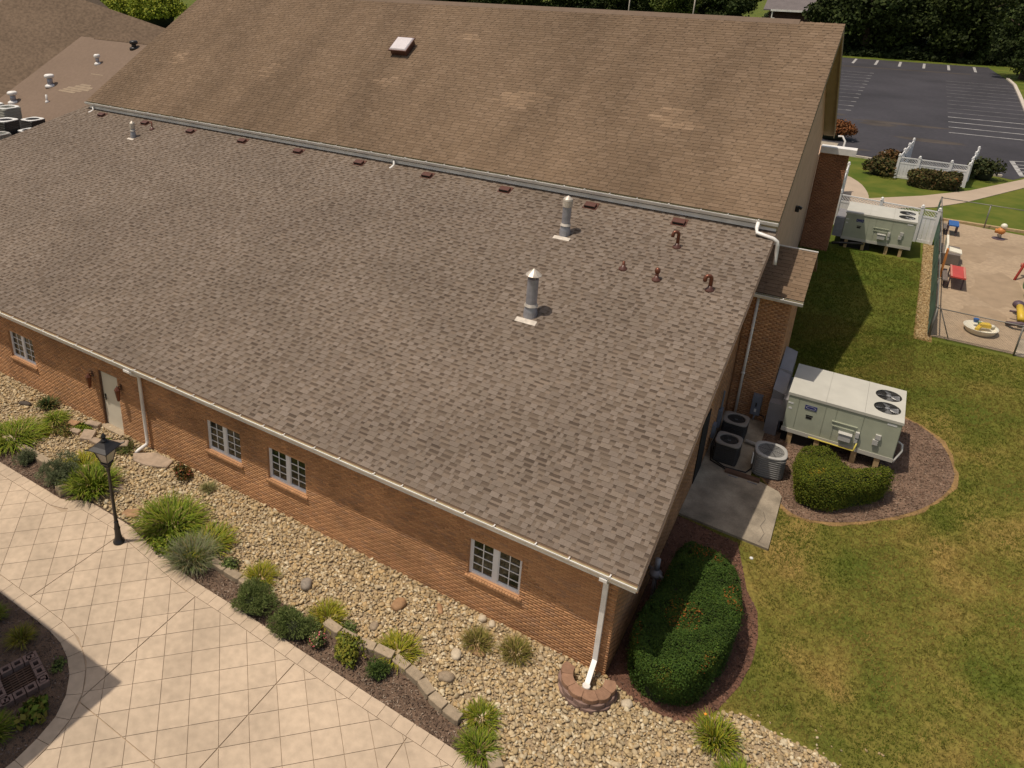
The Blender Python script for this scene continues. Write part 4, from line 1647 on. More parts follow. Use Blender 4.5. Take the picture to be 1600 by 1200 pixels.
# ------------------------------------------------------------------ foliage builders
def leaf_cloud(P, N, size, cols, spread=0.6, fold=True, aspect=1.6):
    """one diamond leaf per point; N outward directions; returns V,F,C"""
    n = len(P)
    d = N + rng.normal(0, spread, (n, 3))
    d /= np.linalg.norm(d, axis=1, keepdims=True) + 1e-9
    r = rng.normal(0, 1, (n, 3))
    t = np.cross(d, r)
    t /= np.linalg.norm(t, axis=1, keepdims=True) + 1e-9
    b = np.cross(d, t)
    s = (size * rng.uniform(0.7, 1.3, n))[:, None]
    V = np.stack([P - t * s * aspect, P + b * s - d * s * 0.25, P + t * s * aspect, P - b * s - d * s * 0.25], 1)
    F = np.arange(n * 4).reshape(-1, 4)
    return V.reshape(-1, 3), F, cols


def pal_cols(pal, n, jit=0.18):
    pal = np.array(pal)
    return pal[rng.integers(0, len(pal), n)] * rng.uniform(1 - jit, 1 + jit, (n, 1))


def shrub(name, label, cat, x, y, r, h, pal, leaf=0.028, n=1400, group=None, flowers=None, nf=0, z=None, sq=1.0, stretch=(1, 1), rz=0.0, needle=False):
    z0 = T(y) if z is None else z
    if y < 5:
        r, h = r * 0.92, h * 0.92
    t = thing(name, label, cat, (x, y, z0), group)
    u = rng.normal(0, 1, (n, 3))
    u[:, 2] = np.abs(u[:, 2]) * 0.9 + 0.02
    u /= np.linalg.norm(u, axis=1, keepdims=True)
    # several unequal lobes make the outline uneven
    nl = 9
    lc = np.c_[rng.uniform(-0.55, 0.55, nl), rng.uniform(-0.55, 0.55, nl), rng.uniform(0.10, 0.48, nl)]
    lc[0] = (0, 0, 0.3)
    lr = rng.uniform(0.30, 0.56, nl)
    lr[0] = 0.62
    w_ = lr ** 2
    li = rng.choice(nl, n, p=w_ / w_.sum())
    Q = lc[li] + u * (lr[li] * rng.uniform(0.70, 1.12, n))[:, None]
    Q[:, 2] = np.maximum(Q[:, 2], 0.01)
    ca, sa = math.cos(rz), math.sin(rz)
    Q = Q * np.array([r * stretch[0], r * stretch[1], h * 1.08])
    Q = np.c_[Q[:, 0] * ca - Q[:, 1] * sa, Q[:, 0] * sa + Q[:, 1] * ca, Q[:, 2]]
    Pp = Q + np.array([x, y, z0 + 0.02])
    if needle:
        m_ = n * 3
        ii = rng.integers(0, n, m_)
        d_ = u[ii] + rng.normal(0, 0.35, (m_, 3))
        d_ /= np.linalg.norm(d_, axis=1, keepdims=True)
        b_ = np.cross(d_, rng.normal(0, 1, (m_, 3)))
        b_ /= np.linalg.norm(b_, axis=1, keepdims=True)
        p_ = Pp[ii] + rng.normal(0, r * 0.03, (m_, 3))
        ln = (leaf * rng.uniform(2.2, 4.2, m_))[:, None]
        V = np.stack([p_ - b_ * leaf * 0.30 - d_ * ln * 0.5, p_ + b_ * leaf * 0.30 - d_ * ln * 0.5, p_ + b_ * leaf * 0.12 + d_ * ln * 0.5, p_ - b_ * leaf * 0.12 + d_ * ln * 0.5], 1).reshape(-1, 3)
        F = np.arange(m_ * 4).reshape(-1, 4)
        C = pal_cols(pal, m_)
    else:
        V, F, C = leaf_cloud(Pp, u, leaf, pal_cols(pal, n), 0.7)
    np_obj('foliage', V, F, C, 'leaf', t)
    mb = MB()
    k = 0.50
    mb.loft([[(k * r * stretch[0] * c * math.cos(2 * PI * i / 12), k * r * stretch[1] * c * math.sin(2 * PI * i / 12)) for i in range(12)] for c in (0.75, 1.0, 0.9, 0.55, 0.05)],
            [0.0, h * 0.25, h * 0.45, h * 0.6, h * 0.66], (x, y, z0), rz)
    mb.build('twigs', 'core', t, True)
    if flowers:
        k = rng.choice(n, nf, replace=False)
        ok = u[k][:, 2] > 0.1
        k = k[ok]
        V, F, C = leaf_cloud(Pp[k] + u[k] * 0.02, u[k], leaf * 1.15, pal_cols(flowers, len(k)), 0.3, aspect=1.0)
        kind(np_obj('flowers', V, F, C, 'flower', t), 'stuff')
    return t


def tuft(name, label, cat, x, y, r, h, pal, n=120, w=0.014, group=None, flowers=None, nf=0, z=None, upright=0.5, base=0.12):
    """clump of arching strap leaves"""
    z0 = T(y) if z is None else z
    r, h = r * 0.86, h * 0.86
    n = int(n * 2.3)
    w *= 1.25
    t = thing(name, label, cat, (x, y, z0), group)
    az = rng.uniform(0, 2 * PI, n)
    rr = r * base * np.sqrt(rng.uniform(0, 1, n)) * 3
    bx, by = x + rr * np.cos(az), y + rr * np.sin(az)
    az2 = az + rng.normal(0, 0.5, n)
    reach = r * rng.uniform(0.04, 1.0, n) ** 0.8
    hh = h * rng.uniform(0.65, 1.05, n) * (1 - 0.35 * (reach / r) ** 2)
    droop = rng.uniform(0.1, 0.75, n) * (1 - upright) * 1.3
    segs = 4
    V = np.zeros((n, (segs + 1) * 2, 3))
    for k in range(segs + 1):
        s = k / segs
        px = bx + np.cos(az2) * reach * s ** 1.4
        py = by + np.sin(az2) * reach * s ** 1.4
        pz = z0 + hh * (1.35 * s - 0.35 * s * s) - hh * droop * s ** 3
        ww = w * (1 - 0.85 * s ** 2) * 0.5
        ox, oy = -np.sin(az2) * ww, np.cos(az2) * ww
        V[:, 2 * k] = np.stack([px + ox, py + oy, pz], 1)
        V[:, 2 * k + 1] = np.stack([px - ox, py - oy, pz], 1)
    q = np.array([(2 * k, 2 * k + 1, 2 * k + 3, 2 * k + 2) for k in range(segs)])
    F = q[None] + (np.arange(n) * (segs + 1) * 2)[:, None, None]
    cb_ = pal_cols(pal, n, 0.22)
    st_ = rng.uniform(0, 1, n) < 0.10
    cb_[st_] = np.array([0.30, 0.22, 0.09]) * rng.uniform(0.6, 1.1, (st_.sum(), 1))
    C = np.repeat(cb_, segs, 0)
    o = np_obj('leaves', V.reshape(-1, 3), F.reshape(-1, 4), C, 'leaf', t)
    if flowers:
        k = rng.choice(n, nf, replace=False)
        Pp = np.stack([bx[k] + np.cos(az2[k]) * reach[k] * 0.6, by[k] + np.sin(az2[k]) * reach[k] * 0.6, z0 + hh[k] * 1.02], 1)
        Pp = np.repeat(Pp, 5, 0) + rng.normal(0, 0.015, (nf * 5, 3))
        N = np.tile(np.array([0, 0, 1.0]), (nf * 5, 1))
        V2, F2, C2 = leaf_cloud(Pp, N, 0.022, pal_cols(flowers, nf * 5), 0.5, aspect=1.2)
        np_obj('flower', V2, F2, C2, 'flower', t)
    return t


def clipped_hedge(name, label, poly, h, pal, leaf, n, z0=None, rough=0.05, top_red=None, ncut=0.25, group=None, ztop=None):
    """sheared hedge: leaves over the walls and rounded top of an extruded outline"""
    cx = sum(p[0] for p in poly) / len(poly)
    cy = sum(p[1] for p in poly) / len(poly)
    zb = T(cy) if z0 is None else z0
    t = thing(name, label, 'hedge', (cx, cy, zb), group)
    poly = smooth_poly(poly, 3)
    pa = np.array(poly)
    # sample: top and walls
    A_top = area(poly)
    seg = np.roll(pa, -1, 0) - pa
    L = np.linalg.norm(seg, axis=1)
    A_w = L.sum() * h
    nt = int(n * A_top / (A_top + A_w) * 1.25)
    nw = n - nt
    lo, hi = pa.min(0), pa.max(0)
    Q = rng.uniform(lo, hi, (nt * 4, 2))
    Q = Q[inpoly(Q, poly)][:nt]
    # distance to outline for the rounded shoulder
    dmin = np.full(len(Q), 9.0)
    for a, s_, l in zip(pa, seg, L):
        tt = np.clip(((Q - a) @ s_) / (l * l + 1e-9), 0, 1)
        dmin = np.minimum(dmin, np.linalg.norm(Q - (a + tt[:, None] * s_), axis=1))
    rsh = 0.22
    k = np.clip(1 - dmin / rsh, 0, 1)
    lump = np.array([0.05 * math.sin(3.1 * x + 1.3 * y) + 0.04 * math.sin(5.3 * y - 2.2 * x) + 0.03 * math.sin(9.1 * x + 2) * math.sin(8.3 * y) for x, y in Q])
    zt = zb + h - rsh * (1 - np.sqrt(np.clip(1 - k * k, 0, 1))) + lump + rng.normal(0, rough * 0.6, len(Q))
    Nt = np.stack([rng.normal(0, 0.1, len(Q)), rng.normal(0, 0.1, len(Q)), np.ones(len(Q))], 1)
    Pt = np.c_[Q, zt]
    idx = rng.choice(len(L), nw, p=L / L.sum())
    u = rng.uniform(0, 1, (nw, 1))
    Wp = pa[idx] + seg[idx] * u
    nrm = np.stack([seg[idx][:, 1], -seg[idx][:, 0]], 1) / L[idx][:, None]
    sgn = 1.0
    tot = sum(poly[i][0] * poly[(i + 1) % len(poly)][1] - poly[(i + 1) % len(poly)][0] * poly[i][1] for i in range(len(poly)))
    if tot < 0:
        sgn = -1.0
    nrm *= sgn
    zz = rng.uniform(0.02, 1, nw) * (h - 0.06)
    und = np.clip((h * 0.85 - zz) / (h * 0.85), 0, 1) * 0.16 + np.clip((zz - h + 0.22) / 0.22, 0, 1) ** 2 * 0.12
    lump2 = 0.05 * np.sin(4 * Wp[:, 0] + 3 * zz) + 0.04 * np.sin(5 * Wp[:, 1] - 4 * zz)
    Wq = Wp + nrm * (rng.normal(0, rough, (nw, 1)) + lump2[:, None] - und[:, None])
    Pw = np.c_[Wq, zb + zz]
    Nw = np.c_[nrm, np.full(nw, 0.35)]
    P_ = np.r_[Pt, Pw]
    N_ = np.r_[Nt, Nw]
    stray = rng.uniform(0, 1, len(P_)) < 0.035
    P_[stray] += N_[stray] * rng.uniform(0.02, 0.10, (stray.sum(), 1))
    gap_ = np.sin(11 * P_[:, 0] + 5 * P_[:, 2]) * np.sin(9.5 * P_[:, 1] + 2) * np.sin(8 * P_[:, 2] + 3 * P_[:, 0])
    P_ = P_ - N_ * np.clip(gap_ - 0.45, 0, 1)[:, None] * 0.22
    C = pal_cols(pal, len(P_), 0.25)
    pv = np.sin(2.9 * P_[:, 0] + 1.7 * P_[:, 2]) * np.sin(3.7 * P_[:, 1] - 1.1) + 0.6 * np.sin(7.3 * P_[:, 0] - 6.1 * P_[:, 1] + 4 * P_[:, 2])
    C = C * (1 + 0.16 * pv[:, None])
    sere = (pv > 1.15) & (rng.uniform(0, 1, len(P_)) < 0.25)
    C[sere] = C[sere] * np.array([2.2, 1.15, 1.0])
    if top_red is not None:
        pr_ = rng.uniform(0, 1, len(Pt))
        clus = (np.sin(3.3 * Pt[:, 0] + 1.0) * np.sin(2.7 * Pt[:, 1] + 0.6) > 0.35) & (pr_ < 0.10)
        C[:len(Pt)][clus] = np.array(top_red)
    V, F, C = leaf_cloud(P_, N_, leaf, C, 0.42)
    np_obj('foliage', V, F, C, 'leaf', t)
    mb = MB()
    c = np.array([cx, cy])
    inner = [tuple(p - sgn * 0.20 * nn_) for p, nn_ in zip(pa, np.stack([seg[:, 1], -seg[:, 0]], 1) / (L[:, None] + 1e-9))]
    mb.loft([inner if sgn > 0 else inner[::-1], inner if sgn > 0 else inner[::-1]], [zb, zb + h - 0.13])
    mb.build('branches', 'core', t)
    return t


YEW = [(0.034, 0.066, 0.010), (0.044, 0.080, 0.012), (0.028, 0.054, 0.010), (0.056, 0.090, 0.013), (0.038, 0.070, 0.012)]
clipped_hedge('clipped_hedge', 'large dark green clipped yew hedge curving round the near brick corner', [
    (0.42, 3.95), (1.15, 4.1), (1.72, 3.95), (2.12, 3.1), (2.25, 1.9), (2.05, 0.95), (1.78, 0.25), (1.25, -0.2), (0.75, -0.2), (0.36, 0.25), (0.24, 0.95), (0.44, 2.3)],
    1.15, YEW, 0.0125, 70000, 0.0, 0.03, top_red=(0.30, 0.09, 0.02))
YEW2 = [(0.072, 0.098, 0.010), (0.10, 0.122, 0.011), (0.050, 0.072, 0.010), (0.125, 0.135, 0.014), (0.085, 0.088, 0.012)]
clipped_hedge('clipped_hedge', 'kidney-shaped yellow-green clipped hedge below the big sage cooling unit', [
    (2.30, 9.35), (2.75, 9.85), (3.2, 9.9), (3.5, 9.55), (3.75, 9.3), (4.25, 9.6), (4.70, 9.95), (4.72, 9.5), (4.25, 8.75), (3.5, 8.1), (2.85, 7.9), (2.42, 8.1)],
    0.98, YEW2, 0.013, 36000, 0.46, 0.035)
# parking side hedges
BOX = [(0.060, 0.062, 0.018), (0.085, 0.070, 0.022), (0.045, 0.052, 0.016), (0.10, 0.062, 0.025), (0.055, 0.05, 0.02)]
clipped_hedge('clipped_hedge', 'long low bronze-green hedge in front of the white lattice enclosure', [(3.75, 42.55), (4.3, 43.3), (6.3, 43.55), (6.75, 43.2), (6.6, 42.5), (5.8, 42.1), (4.3, 41.9)],
              0.95, BOX, 0.05, 4200, 2.0, 0.05)
shrub('round_shrub', 'rounded bronze-green shrub left of the white lattice enclosure', 'shrub', 2.35, 44.3, 1.05, 1.25, BOX, 0.06, 1500, sq=1)
shrub('round_shrub', 'reddish shrub at the kerb behind the rounded bronze-green one', 'shrub', 2.75, 47.3, 0.95, 1.1, [(0.13, 0.06, 0.022), (0.10, 0.055, 0.02), (0.07, 0.05, 0.02)], 0.06, 1200)
shrub('round_shrub', 'dark green shrub right of the white lattice enclosure', 'shrub', 7.95, 47.0, 1.0, 1.2, [(0.04, 0.05, 0.016), (0.055, 0.055, 0.02), (0.03, 0.04, 0.014)], 0.06, 1300)
shrub('round_shrub', 'orange-red shrub beside the car park just past the tall gable', 'shrub', -1.3, 54.5, 1.7, 1.5, [(0.16, 0.06, 0.022), (0.12, 0.055, 0.022), (0.19, 0.075, 0.026)], 0.06, 3200)

DAY = [(0.125, 0.175, 0.016), (0.155, 0.205, 0.018), (0.10, 0.145, 0.015), (0.20, 0.215, 0.024)]
YGR = [(0.26, 0.245, 0.020), (0.21, 0.22, 0.018), (0.30, 0.25, 0.028), (0.16, 0.185, 0.018)]
OLV = [(0.20, 0.165, 0.045), (0.16, 0.15, 0.03), (0.25, 0.19, 0.065), (0.12, 0.125, 0.025)]
DGR = [(0.105, 0.140, 0.038), (0.130, 0.165, 0.046), (0.085, 0.118, 0.034), (0.16, 0.185, 0.060)]
BLG = [(0.125, 0.152, 0.075), (0.145, 0.17, 0.085), (0.10, 0.125, 0.06), (0.17, 0.185, 0.10)]
FG = 'plants in the bed along the low brick wall'
tuft('strap_leaf_plant', 'dark strappy clump against the brick wall left of the door', 'plant', -19.4, -0.42, 0.45, 0.55, [(0.04, 0.065, 0.02), (0.055, 0.085, 0.025), (0.12, 0.10, 0.03)], 130, 0.03, FG)
tuft('strap_leaf_plant', 'bright green mound between the dark strappy clump and the brown ground cover', 'plant', -18.5, -0.75, 0.55, 0.42, DAY, 200, 0.022, FG, upright=0.2)
shrub('ground_cover', 'low reddish-brown ground cover left of the door stones', 'plant', -17.75, -0.95, 0.62, 0.16, [(0.16, 0.10, 0.035), (0.13, 0.12, 0.03), (0.09, 0.10, 0.02)], 0.022, 900, FG, stretch=(1.2, 0.8))
shrub('ground_cover', 'yellow-green low mat at the front of the brown ground cover', 'plant', -18.25, -1.45, 0.55, 0.17, YGR, 0.022, 800, FG, stretch=(1.2, 0.8))
shrub('ground_cover', 'mossy green mat on the stones between the door and the brown ground cover', 'plant', -17.35, -0.55, 0.42, 0.16, DAY, 0.020, 600, FG)
shrub('ground_cover', 'tiny green weed among stones right in front of the doorstep', 'plant', -16.15, -0.55, 0.20, 0.10, DAY, 0.018, 220, FG, stretch=(1.4, 0.8))
shrub('ground_cover', 'mossy mat at the foot of the left downspout', 'plant', -15.35, -0.55, 0.62, 0.14, [(0.07, 0.10, 0.02), (0.10, 0.11, 0.03), (0.14, 0.10, 0.04)], 0.018, 1100, FG, stretch=(1.15, 0.75), rz=-0.3)
tuft('daylily_clump', 'wide green daylily clump at the left edge above the grey-green dwarf shrub', 'plant', -18.6, -2.15, 0.95, 0.62, DAY, 420, 0.022, FG, upright=0.3, base=0.22)
shrub('dwarf_shrub', 'small grey-green dwarf shrub on bare mulch at the left end of the strip', 'shrub', -17.2, -2.6, 0.38, 0.42, BLG, 0.016, 1100, FG, needle=True)
shrub('dwarf_shrub', 'large blue-green mounded shrub left of the lamp post', 'shrub', -15.55, -2.55, 0.70, 0.72, BLG, 0.018, 2800, FG, needle=True)
tuft('daylily_clump', 'tall green daylily clump left of the lamp post', 'plant', -14.5, -2.25, 0.72, 0.85, DAY, 380, 0.024, FG, upright=0.55, base=0.25)
tuft('daylily_clump', 'short yellowish daylily clump behind the blue-green mounded shrub', 'plant', -15.6, -1.75, 0.60, 0.42, YGR, 230, 0.02, FG, base=0.25)
shrub('round_shrub', 'small rust-red shrub against the wall right of the left downspout', 'shrub', -12.75, -0.42, 0.36, 0.50, [(0.15, 0.09, 0.025), (0.08, 0.07, 0.02), (0.20, 0.10, 0.03), (0.05, 0.06, 0.018)], 0.022, 700, FG,
      [(0.42, 0.13, 0.07), (0.35, 0.10, 0.06)], 45)
tuft('grass_tuft', 'pale wispy tuft in the stones below the second window', 'plant', -11.7, -0.42, 0.34, 0.32, [(0.20, 0.19, 0.07), (0.16, 0.17, 0.06), (0.24, 0.22, 0.10)], 110, 0.012, FG)
tuft('daylily_clump', 'big bright daylily clump right of the lamp post', 'plant', -11.45, -2.05, 0.85, 0.72, DAY, 460, 0.022, FG, upright=0.45, base=0.28)
shrub('dwarf_shrub', 'leafy green mound at the paving edge under the big bright daylily clump', 'shrub', -11.0, -2.75, 0.62, 0.38, DAY, 0.024, 1300, FG, stretch=(1.3, 0.7), rz=-0.1)
tuft('daylily_clump', 'yellow-green clump behind the feathery grey-green grasses', 'plant', -10.0, -2.0, 0.66, 0.52, YGR + DAY, 260, 0.02, FG, base=0.25)
tuft('feathery_grass', 'feathery grey-green grasses between the lamp post and the round dark shrubs', 'plant', -9.95, -2.65, 0.72, 0.78, [(0.17, 0.19, 0.085), (0.21, 0.20, 0.125), (0.13, 0.165, 0.06)], 420, 0.010, FG, upright=0.6, base=0.22)
shrub('dwarf_shrub', 'small shaded green plant at the end of the curved edging block', 'shrub', -9.0, -2.2, 0.34, 0.26, DGR, 0.02, 420, FG)
tuft('grass_tuft', 'golden tuft above the left of two round dark shrubs', 'plant', -8.1, -2.1, 0.42, 0.40, YGR, 210, 0.014, FG, base=0.25)
shrub('round_shrub', 'left of two round dark green shrubs spilling over the paving', 'shrub', -7.6, -2.9, 0.62, 0.62, DGR, 0.020, 2600, 'two round dark shrubs', needle=True)
shrub('round_shrub', 'right of two round dark green shrubs spilling over the paving', 'shrub', -6.35, -2.9, 0.62, 0.55, DGR, 0.020, 2500, 'two round dark shrubs', stretch=(1.1, 0.85), needle=True)
tuft('grass_tuft', 'yellow-green tuft above the pink-flowered shrub', 'plant', -5.95, -2.15, 0.42, 0.42, YGR, 210, 0.014, FG, base=0.25)
shrub('flowering_shrub', 'small shrub dotted with pink flowers beside the round dark shrubs', 'shrub', -5.68, -2.82, 0.30, 0.36, [(0.10, 0.12, 0.04), (0.15, 0.15, 0.05), (0.07, 0.10, 0.03)], 0.020, 620, FG,
      [(0.50, 0.12, 0.13), (0.55, 0.25, 0.18), (0.50, 0.42, 0.26)], 110)
shrub('dwarf_shrub', 'low shaded plant behind the pink-flowered shrub', 'shrub', -5.35, -2.12, 0.30, 0.2, DGR, 0.02, 320, FG)
shrub('golden_shrub', 'chartreuse bushy shrub between the pink-flowered one and the dark dome', 'shrub', -4.9, -2.72, 0.46, 0.50, [(0.19, 0.19, 0.025), (0.14, 0.16, 0.022), (0.24, 0.22, 0.035), (0.09, 0.11, 0.02)], 0.026, 950, FG, stretch=(1.15, 0.85), rz=-0.5)
shrub('dwarf_shrub', 'little dark green dome at the widest part of the mulch', 'shrub', -4.1, -2.75, 0.33, 0.34, [(0.06, 0.10, 0.025), (0.045, 0.08, 0.02), (0.11, 0.15, 0.035)], 0.017, 1100, FG, needle=True)
tuft('grass_tuft', 'spiky yellow-green tuft just above the curved edging blocks', 'plant', -4.05, -2.0, 0.48, 0.36, YGR, 210, 0.016, FG, base=0.25)
tuft('grass_tuft', 'brownish tuft over the rust-red rock under the rightmost window', 'plant', -2.7, -0.82, 0.36, 0.42, OLV, 190, 0.012, FG, base=0.25)
tuft('grass_tuft', 'brownish tuft between the rust-red rock and the right downspout', 'plant', -1.85, -0.58, 0.38, 0.42, OLV, 190, 0.012, FG, base=0.25)
tuft('grass_tuft', 'lone green tuft in the stones beyond the last bend of the edging', 'plant', -1.75, -2.42, 0.38, 0.36, DAY + YGR, 210, 0.014, FG, base=0.25)
tuft('grass_tuft', 'green tuft at the paving edge beside the single end block', 'plant', -1.5, -3.05, 0.40, 0.40, DAY, 230, 0.014, FG, base=0.25)
tuft('daylily_clump', 'daylily with one orange bloom at the end of the hedge bed', 'plant', 2.35, -0.22, 0.48, 0.62, DAY + YGR, 250, 0.018, FG, [(0.75, 0.28, 0.03)], 1, upright=0.35, base=0.2)
tuft('daylily_clump', 'low green clump at the bottom picture edge, right of the stones', 'plant', 2.95, -0.95, 0.5, 0.42, DAY, 240, 0.018, FG, base=0.22)
IG = 'plants in the shaded island bed'
tuft('grass_tuft', 'yellow-brown tuft nearest the curved paving in the shaded island', 'plant', -11.3, -6.5, 0.42, 0.4, OLV + YGR, 200, 0.014, IG)
shrub('broadleaf_plant', 'broad-leaved green plant right below the brick drain surround', 'plant', -9.35, -7.45, 0.42, 0.36, [(0.12, 0.17, 0.025), (0.09, 0.14, 0.02), (0.16, 0.15, 0.03)], 0.05, 260, IG)
tuft('daylily_clump', 'dark green clump at the bottom left corner of the shaded island', 'plant', -9.65, -8.15, 0.5, 0.5, DAY, 260, 0.018, IG)
shrub('ground_cover', 'faint dark seedling patch right of the brick drain surround', 'plant', -10.0, -6.45, 0.25, 0.10, DGR, 0.02, 140, IG)
tuft('grass_tuft', 'green tuft at the left picture edge at the top of the shaded island', 'plant', -12.4, -6.5, 0.4, 0.4, DAY, 200, 0.014, IG)

# ------------------------------------------------------------------ edging and stones
edg = thing('block_edging', 'curved row of tan edging blocks between the mulch strip and the river stones', 'edging', (-4.0, -2.3, 0))


def block_row(parent, pts, step, w, h, z0, m, name='block', gap=0.012, rough=0.01):
    p2 = resample(pts, step)
    for a, b in zip(p2, p2[1:]):
        cx, cy = (a[0] + b[0]) / 2, (a[1] + b[1]) / 2
        an = math.atan2(b[1] - a[1], b[0] - a[0])
        l = math.hypot(b[0] - a[0], b[1] - a[1]) - gap
        mb = MB()
        hw = w / 2
        ring = [(-l / 2, -hw * 0.82), (-l * 0.36, -hw), (l * 0.36, -hw), (l / 2, -hw * 0.82), (l / 2 - 0.01, hw * 0.9), (-l / 2 + 0.01, hw * 0.9)]
        k = random.uniform(-rough, rough)
        mb.loft([ring, ring, [(x * 0.96, y * 0.94) for x, y in ring]], [-0.05, h - 0.015, h], (cx, cy, z0 + k), an + random.uniform(-0.03, 0.03))
        mb.build(name, m, parent)


block_row(edg, [(-5.85, -2.36), (-5.3, -2.40), (-4.8, -2.36), (-4.35, -2.28), (-4.0, -2.25)], 0.46, 0.24, 0.20, 0.02, 'edge_block')
block_row(edg, [(-4.0, -2.24), (-3.7, -2.28), (-3.26, -2.36), (-3.03, -2.5), (-2.73, -2.61), (-2.33, -2.69), (-1.75, -2.74)], 0.40, 0.25, 0.15, 0.02, 'edge_block')
block_row(edg, [(-1.25, -2.98), (-0.95, -3.25)], 0.36, 0.28, 0.15, 0.02, 'edge_block')
edg2 = thing('block_edging', 'short tan edging row below the feathery grasses', 'edging', (-8.8, -2.4, 0))
block_row(edg2, [(-9.5, -2.42), (-7.9, -2.46)], 0.52, 0.22, 0.14, 0.02, 'edge_block')
edg3 = thing('block_edging', 'half-buried tan edging row between the grey-green dwarf shrub and the daylilies', 'edging', (-17, -2.3, 0))
block_row(edg3, [(-20.2, -2.15), (-18.8, -2.28), (-17.4, -2.3), (-16.1, -2.32)], 0.62, 0.24, 0.14, 0.02, 'edge_block')
# scalloped ring of red-brown blocks, three courses
ringp = thing('block_planter', 'three-course scalloped ring of red-brown blocks round the right downspout', 'planter', (-0.2, -0.6, 0))
rc = (-0.22, -0.48)
for c_, (rad, zz, mm) in enumerate(((0.60, 0.0, 'pink_block'), (0.575, 0.116, 'pink_block'), (0.55, 0.232, 'red_block'))):
    nb = 6
    for i in range(nb):
        a0_ = math.radians(168 + (i + (0.5 if c_ % 2 else 0)) * 36)
        if c_ % 2 and i == nb - 1:
            continue
        ring = []
        for k in range(7):
            a = a0_ + math.radians(35) * k / 6
            rr = rad + 0.028 * math.sin(PI * k / 6) + (0.0 if k in (0, 6) else 0.006)
            ring.append((rr * math.cos(a), rr * math.sin(a)))
        for k in range(4):
            a = a0_ + math.radians(35) * (3 - k) / 3
            rr = rad - 0.22
            ring.append((rr * math.cos(a), rr * math.sin(a)))
        mb = MB()
        mb.loft([ring, ring, [(x * 0.992, y * 0.992) for x, y in ring]], [0.0, 0.100, 0.110], (rc[0], rc[1], zz))
        mb.build('block', mm, ringp)

# stone slabs by the door
def flagstone(pts, z0, z1, label, m='flag'):
    mb = MB()
    c = (sum(p[0] for p in pts) / len(pts), sum(p[1] for p in pts) / len(pts))
    top = [(c[0] + (x - c[0]) * 0.95, c[1] + (y - c[1]) * 0.95) for x, y in pts]
    if sum(pts[i][0] * pts[(i + 1) % len(pts)][1] - pts[(i + 1) % len(pts)][0] * pts[i][1] for i in range(len(pts))) < 0:
        pts, top = pts[::-1], top[::-1]
    mb.loft([pts, pts, top], [z0, z1 - 0.02, z1])
    o = mb.build('flagstone', m)
    return tag(o, label, 'stone slab', 'stone slabs near the door')


flagstone([(-17.45, -0.22), (-16.95, -0.10), (-16.9, -0.30), (-17.4, -0.45)], 0, 0.17, 'upright-edged tan slab just left of the doorstep')
flagstone([(-17.15, -0.62), (-16.75, -0.45), (-16.45, -0.88), (-16.85, -1.02)], 0, 0.15, 'tan slab at the left bend of the border before the door')
flagstone([(-16.5, -0.92), (-15.9, -0.92), (-15.25, -0.45), (-15.45, -0.22), (-16.05, -0.66), (-16.5, -0.74)], 0, 0.16, 'long tan slab behind the lantern of the lamp post, in front of the door')
flagstone([(-17.6, -0.78), (-17.2, -0.66), (-17.15, -0.86), (-17.6, -0.98)], 0, 0.12, 'thin dark-edged slab left of the bend before the door')
flagstone([(-18.0, -0.5), (-17.62, -0.42), (-17.6, -0.68), (-17.95, -0.72)], 0.05, 0.13, 'small orange slab in the mossy mat left of the door', 'rock_red')
flagstone([(-14.85, -0.55), (-14.3, -0.12), (-13.55, -0.1), (-13.45, -0.45), (-14.0, -0.72), (-14.55, -0.78)], 0, 0.11, 'broad tan splash slab under the left downspout')
flagstone([(-15.25, -2.95), (-14.95, -2.42), (-14.68, -2.46), (-14.92, -3.02)], 0, 0.22, 'leaning pale slab at the paving notch left of the lamp post', 'edge_block')
mb = MB()

# drain with a pierced brick surround
dr_ = thing('drain_grate', 'iron drain grate in a surround of pierced pink blocks in the shaded island', 'drain', (-10.2, -7.25, 0.02))
ang = math.radians(-16)
dc = (-10.33, -7.16)


def drot(u, v):
    return (dc[0] + u * math.cos(ang) - v * math.sin(ang), dc[1] + u * math.sin(ang) + v * math.cos(ang))


for side in range(4):
    for k in range(4):
        u, v = -0.375 + k * 0.235, 0.40
        for _ in range(side):
            u, v = v, -u
        mb = MB()
        c = drot(u, v)
        for du, dv, a, b in ((0, 0.075, 0.215, 0.05), (0, -0.075, 0.215, 0.05), (0.083, 0, 0.05, 0.10), (-0.083, 0, 0.05, 0.10)):
            if side % 2:
                du, dv, a, b = dv, du, b, a
            p = drot(u + du, v + dv)
            mb.box((p[0], p[1], 0.09), (a, b, 0.14), ang)
        mb.build('pierced_block', 'pink_block', dr_)
mb = MB()
p = drot(0, 0)
mb.box((p[0], p[1], 0.005), (0.62, 0.62, 0.02), ang)
mb.build('pit', 'dark', dr_)
for k in range(8):
    p = drot(-0.24 + 0.069 * k, 0)
    mb = MB()
    mb.box((p[0], p[1], 0.06), (0.022, 0.58, 0.03), ang)
    mb.build('grate_bar', M['wood'], dr_)
for v in (-0.14, 0.0, 0.14):
    p = drot(0, v)
    mb = MB()
    mb.box((p[0], p[1], 0.052), (0.56, 0.02, 0.02), ang)
    mb.build('cross_bar', M['wood'], dr_)

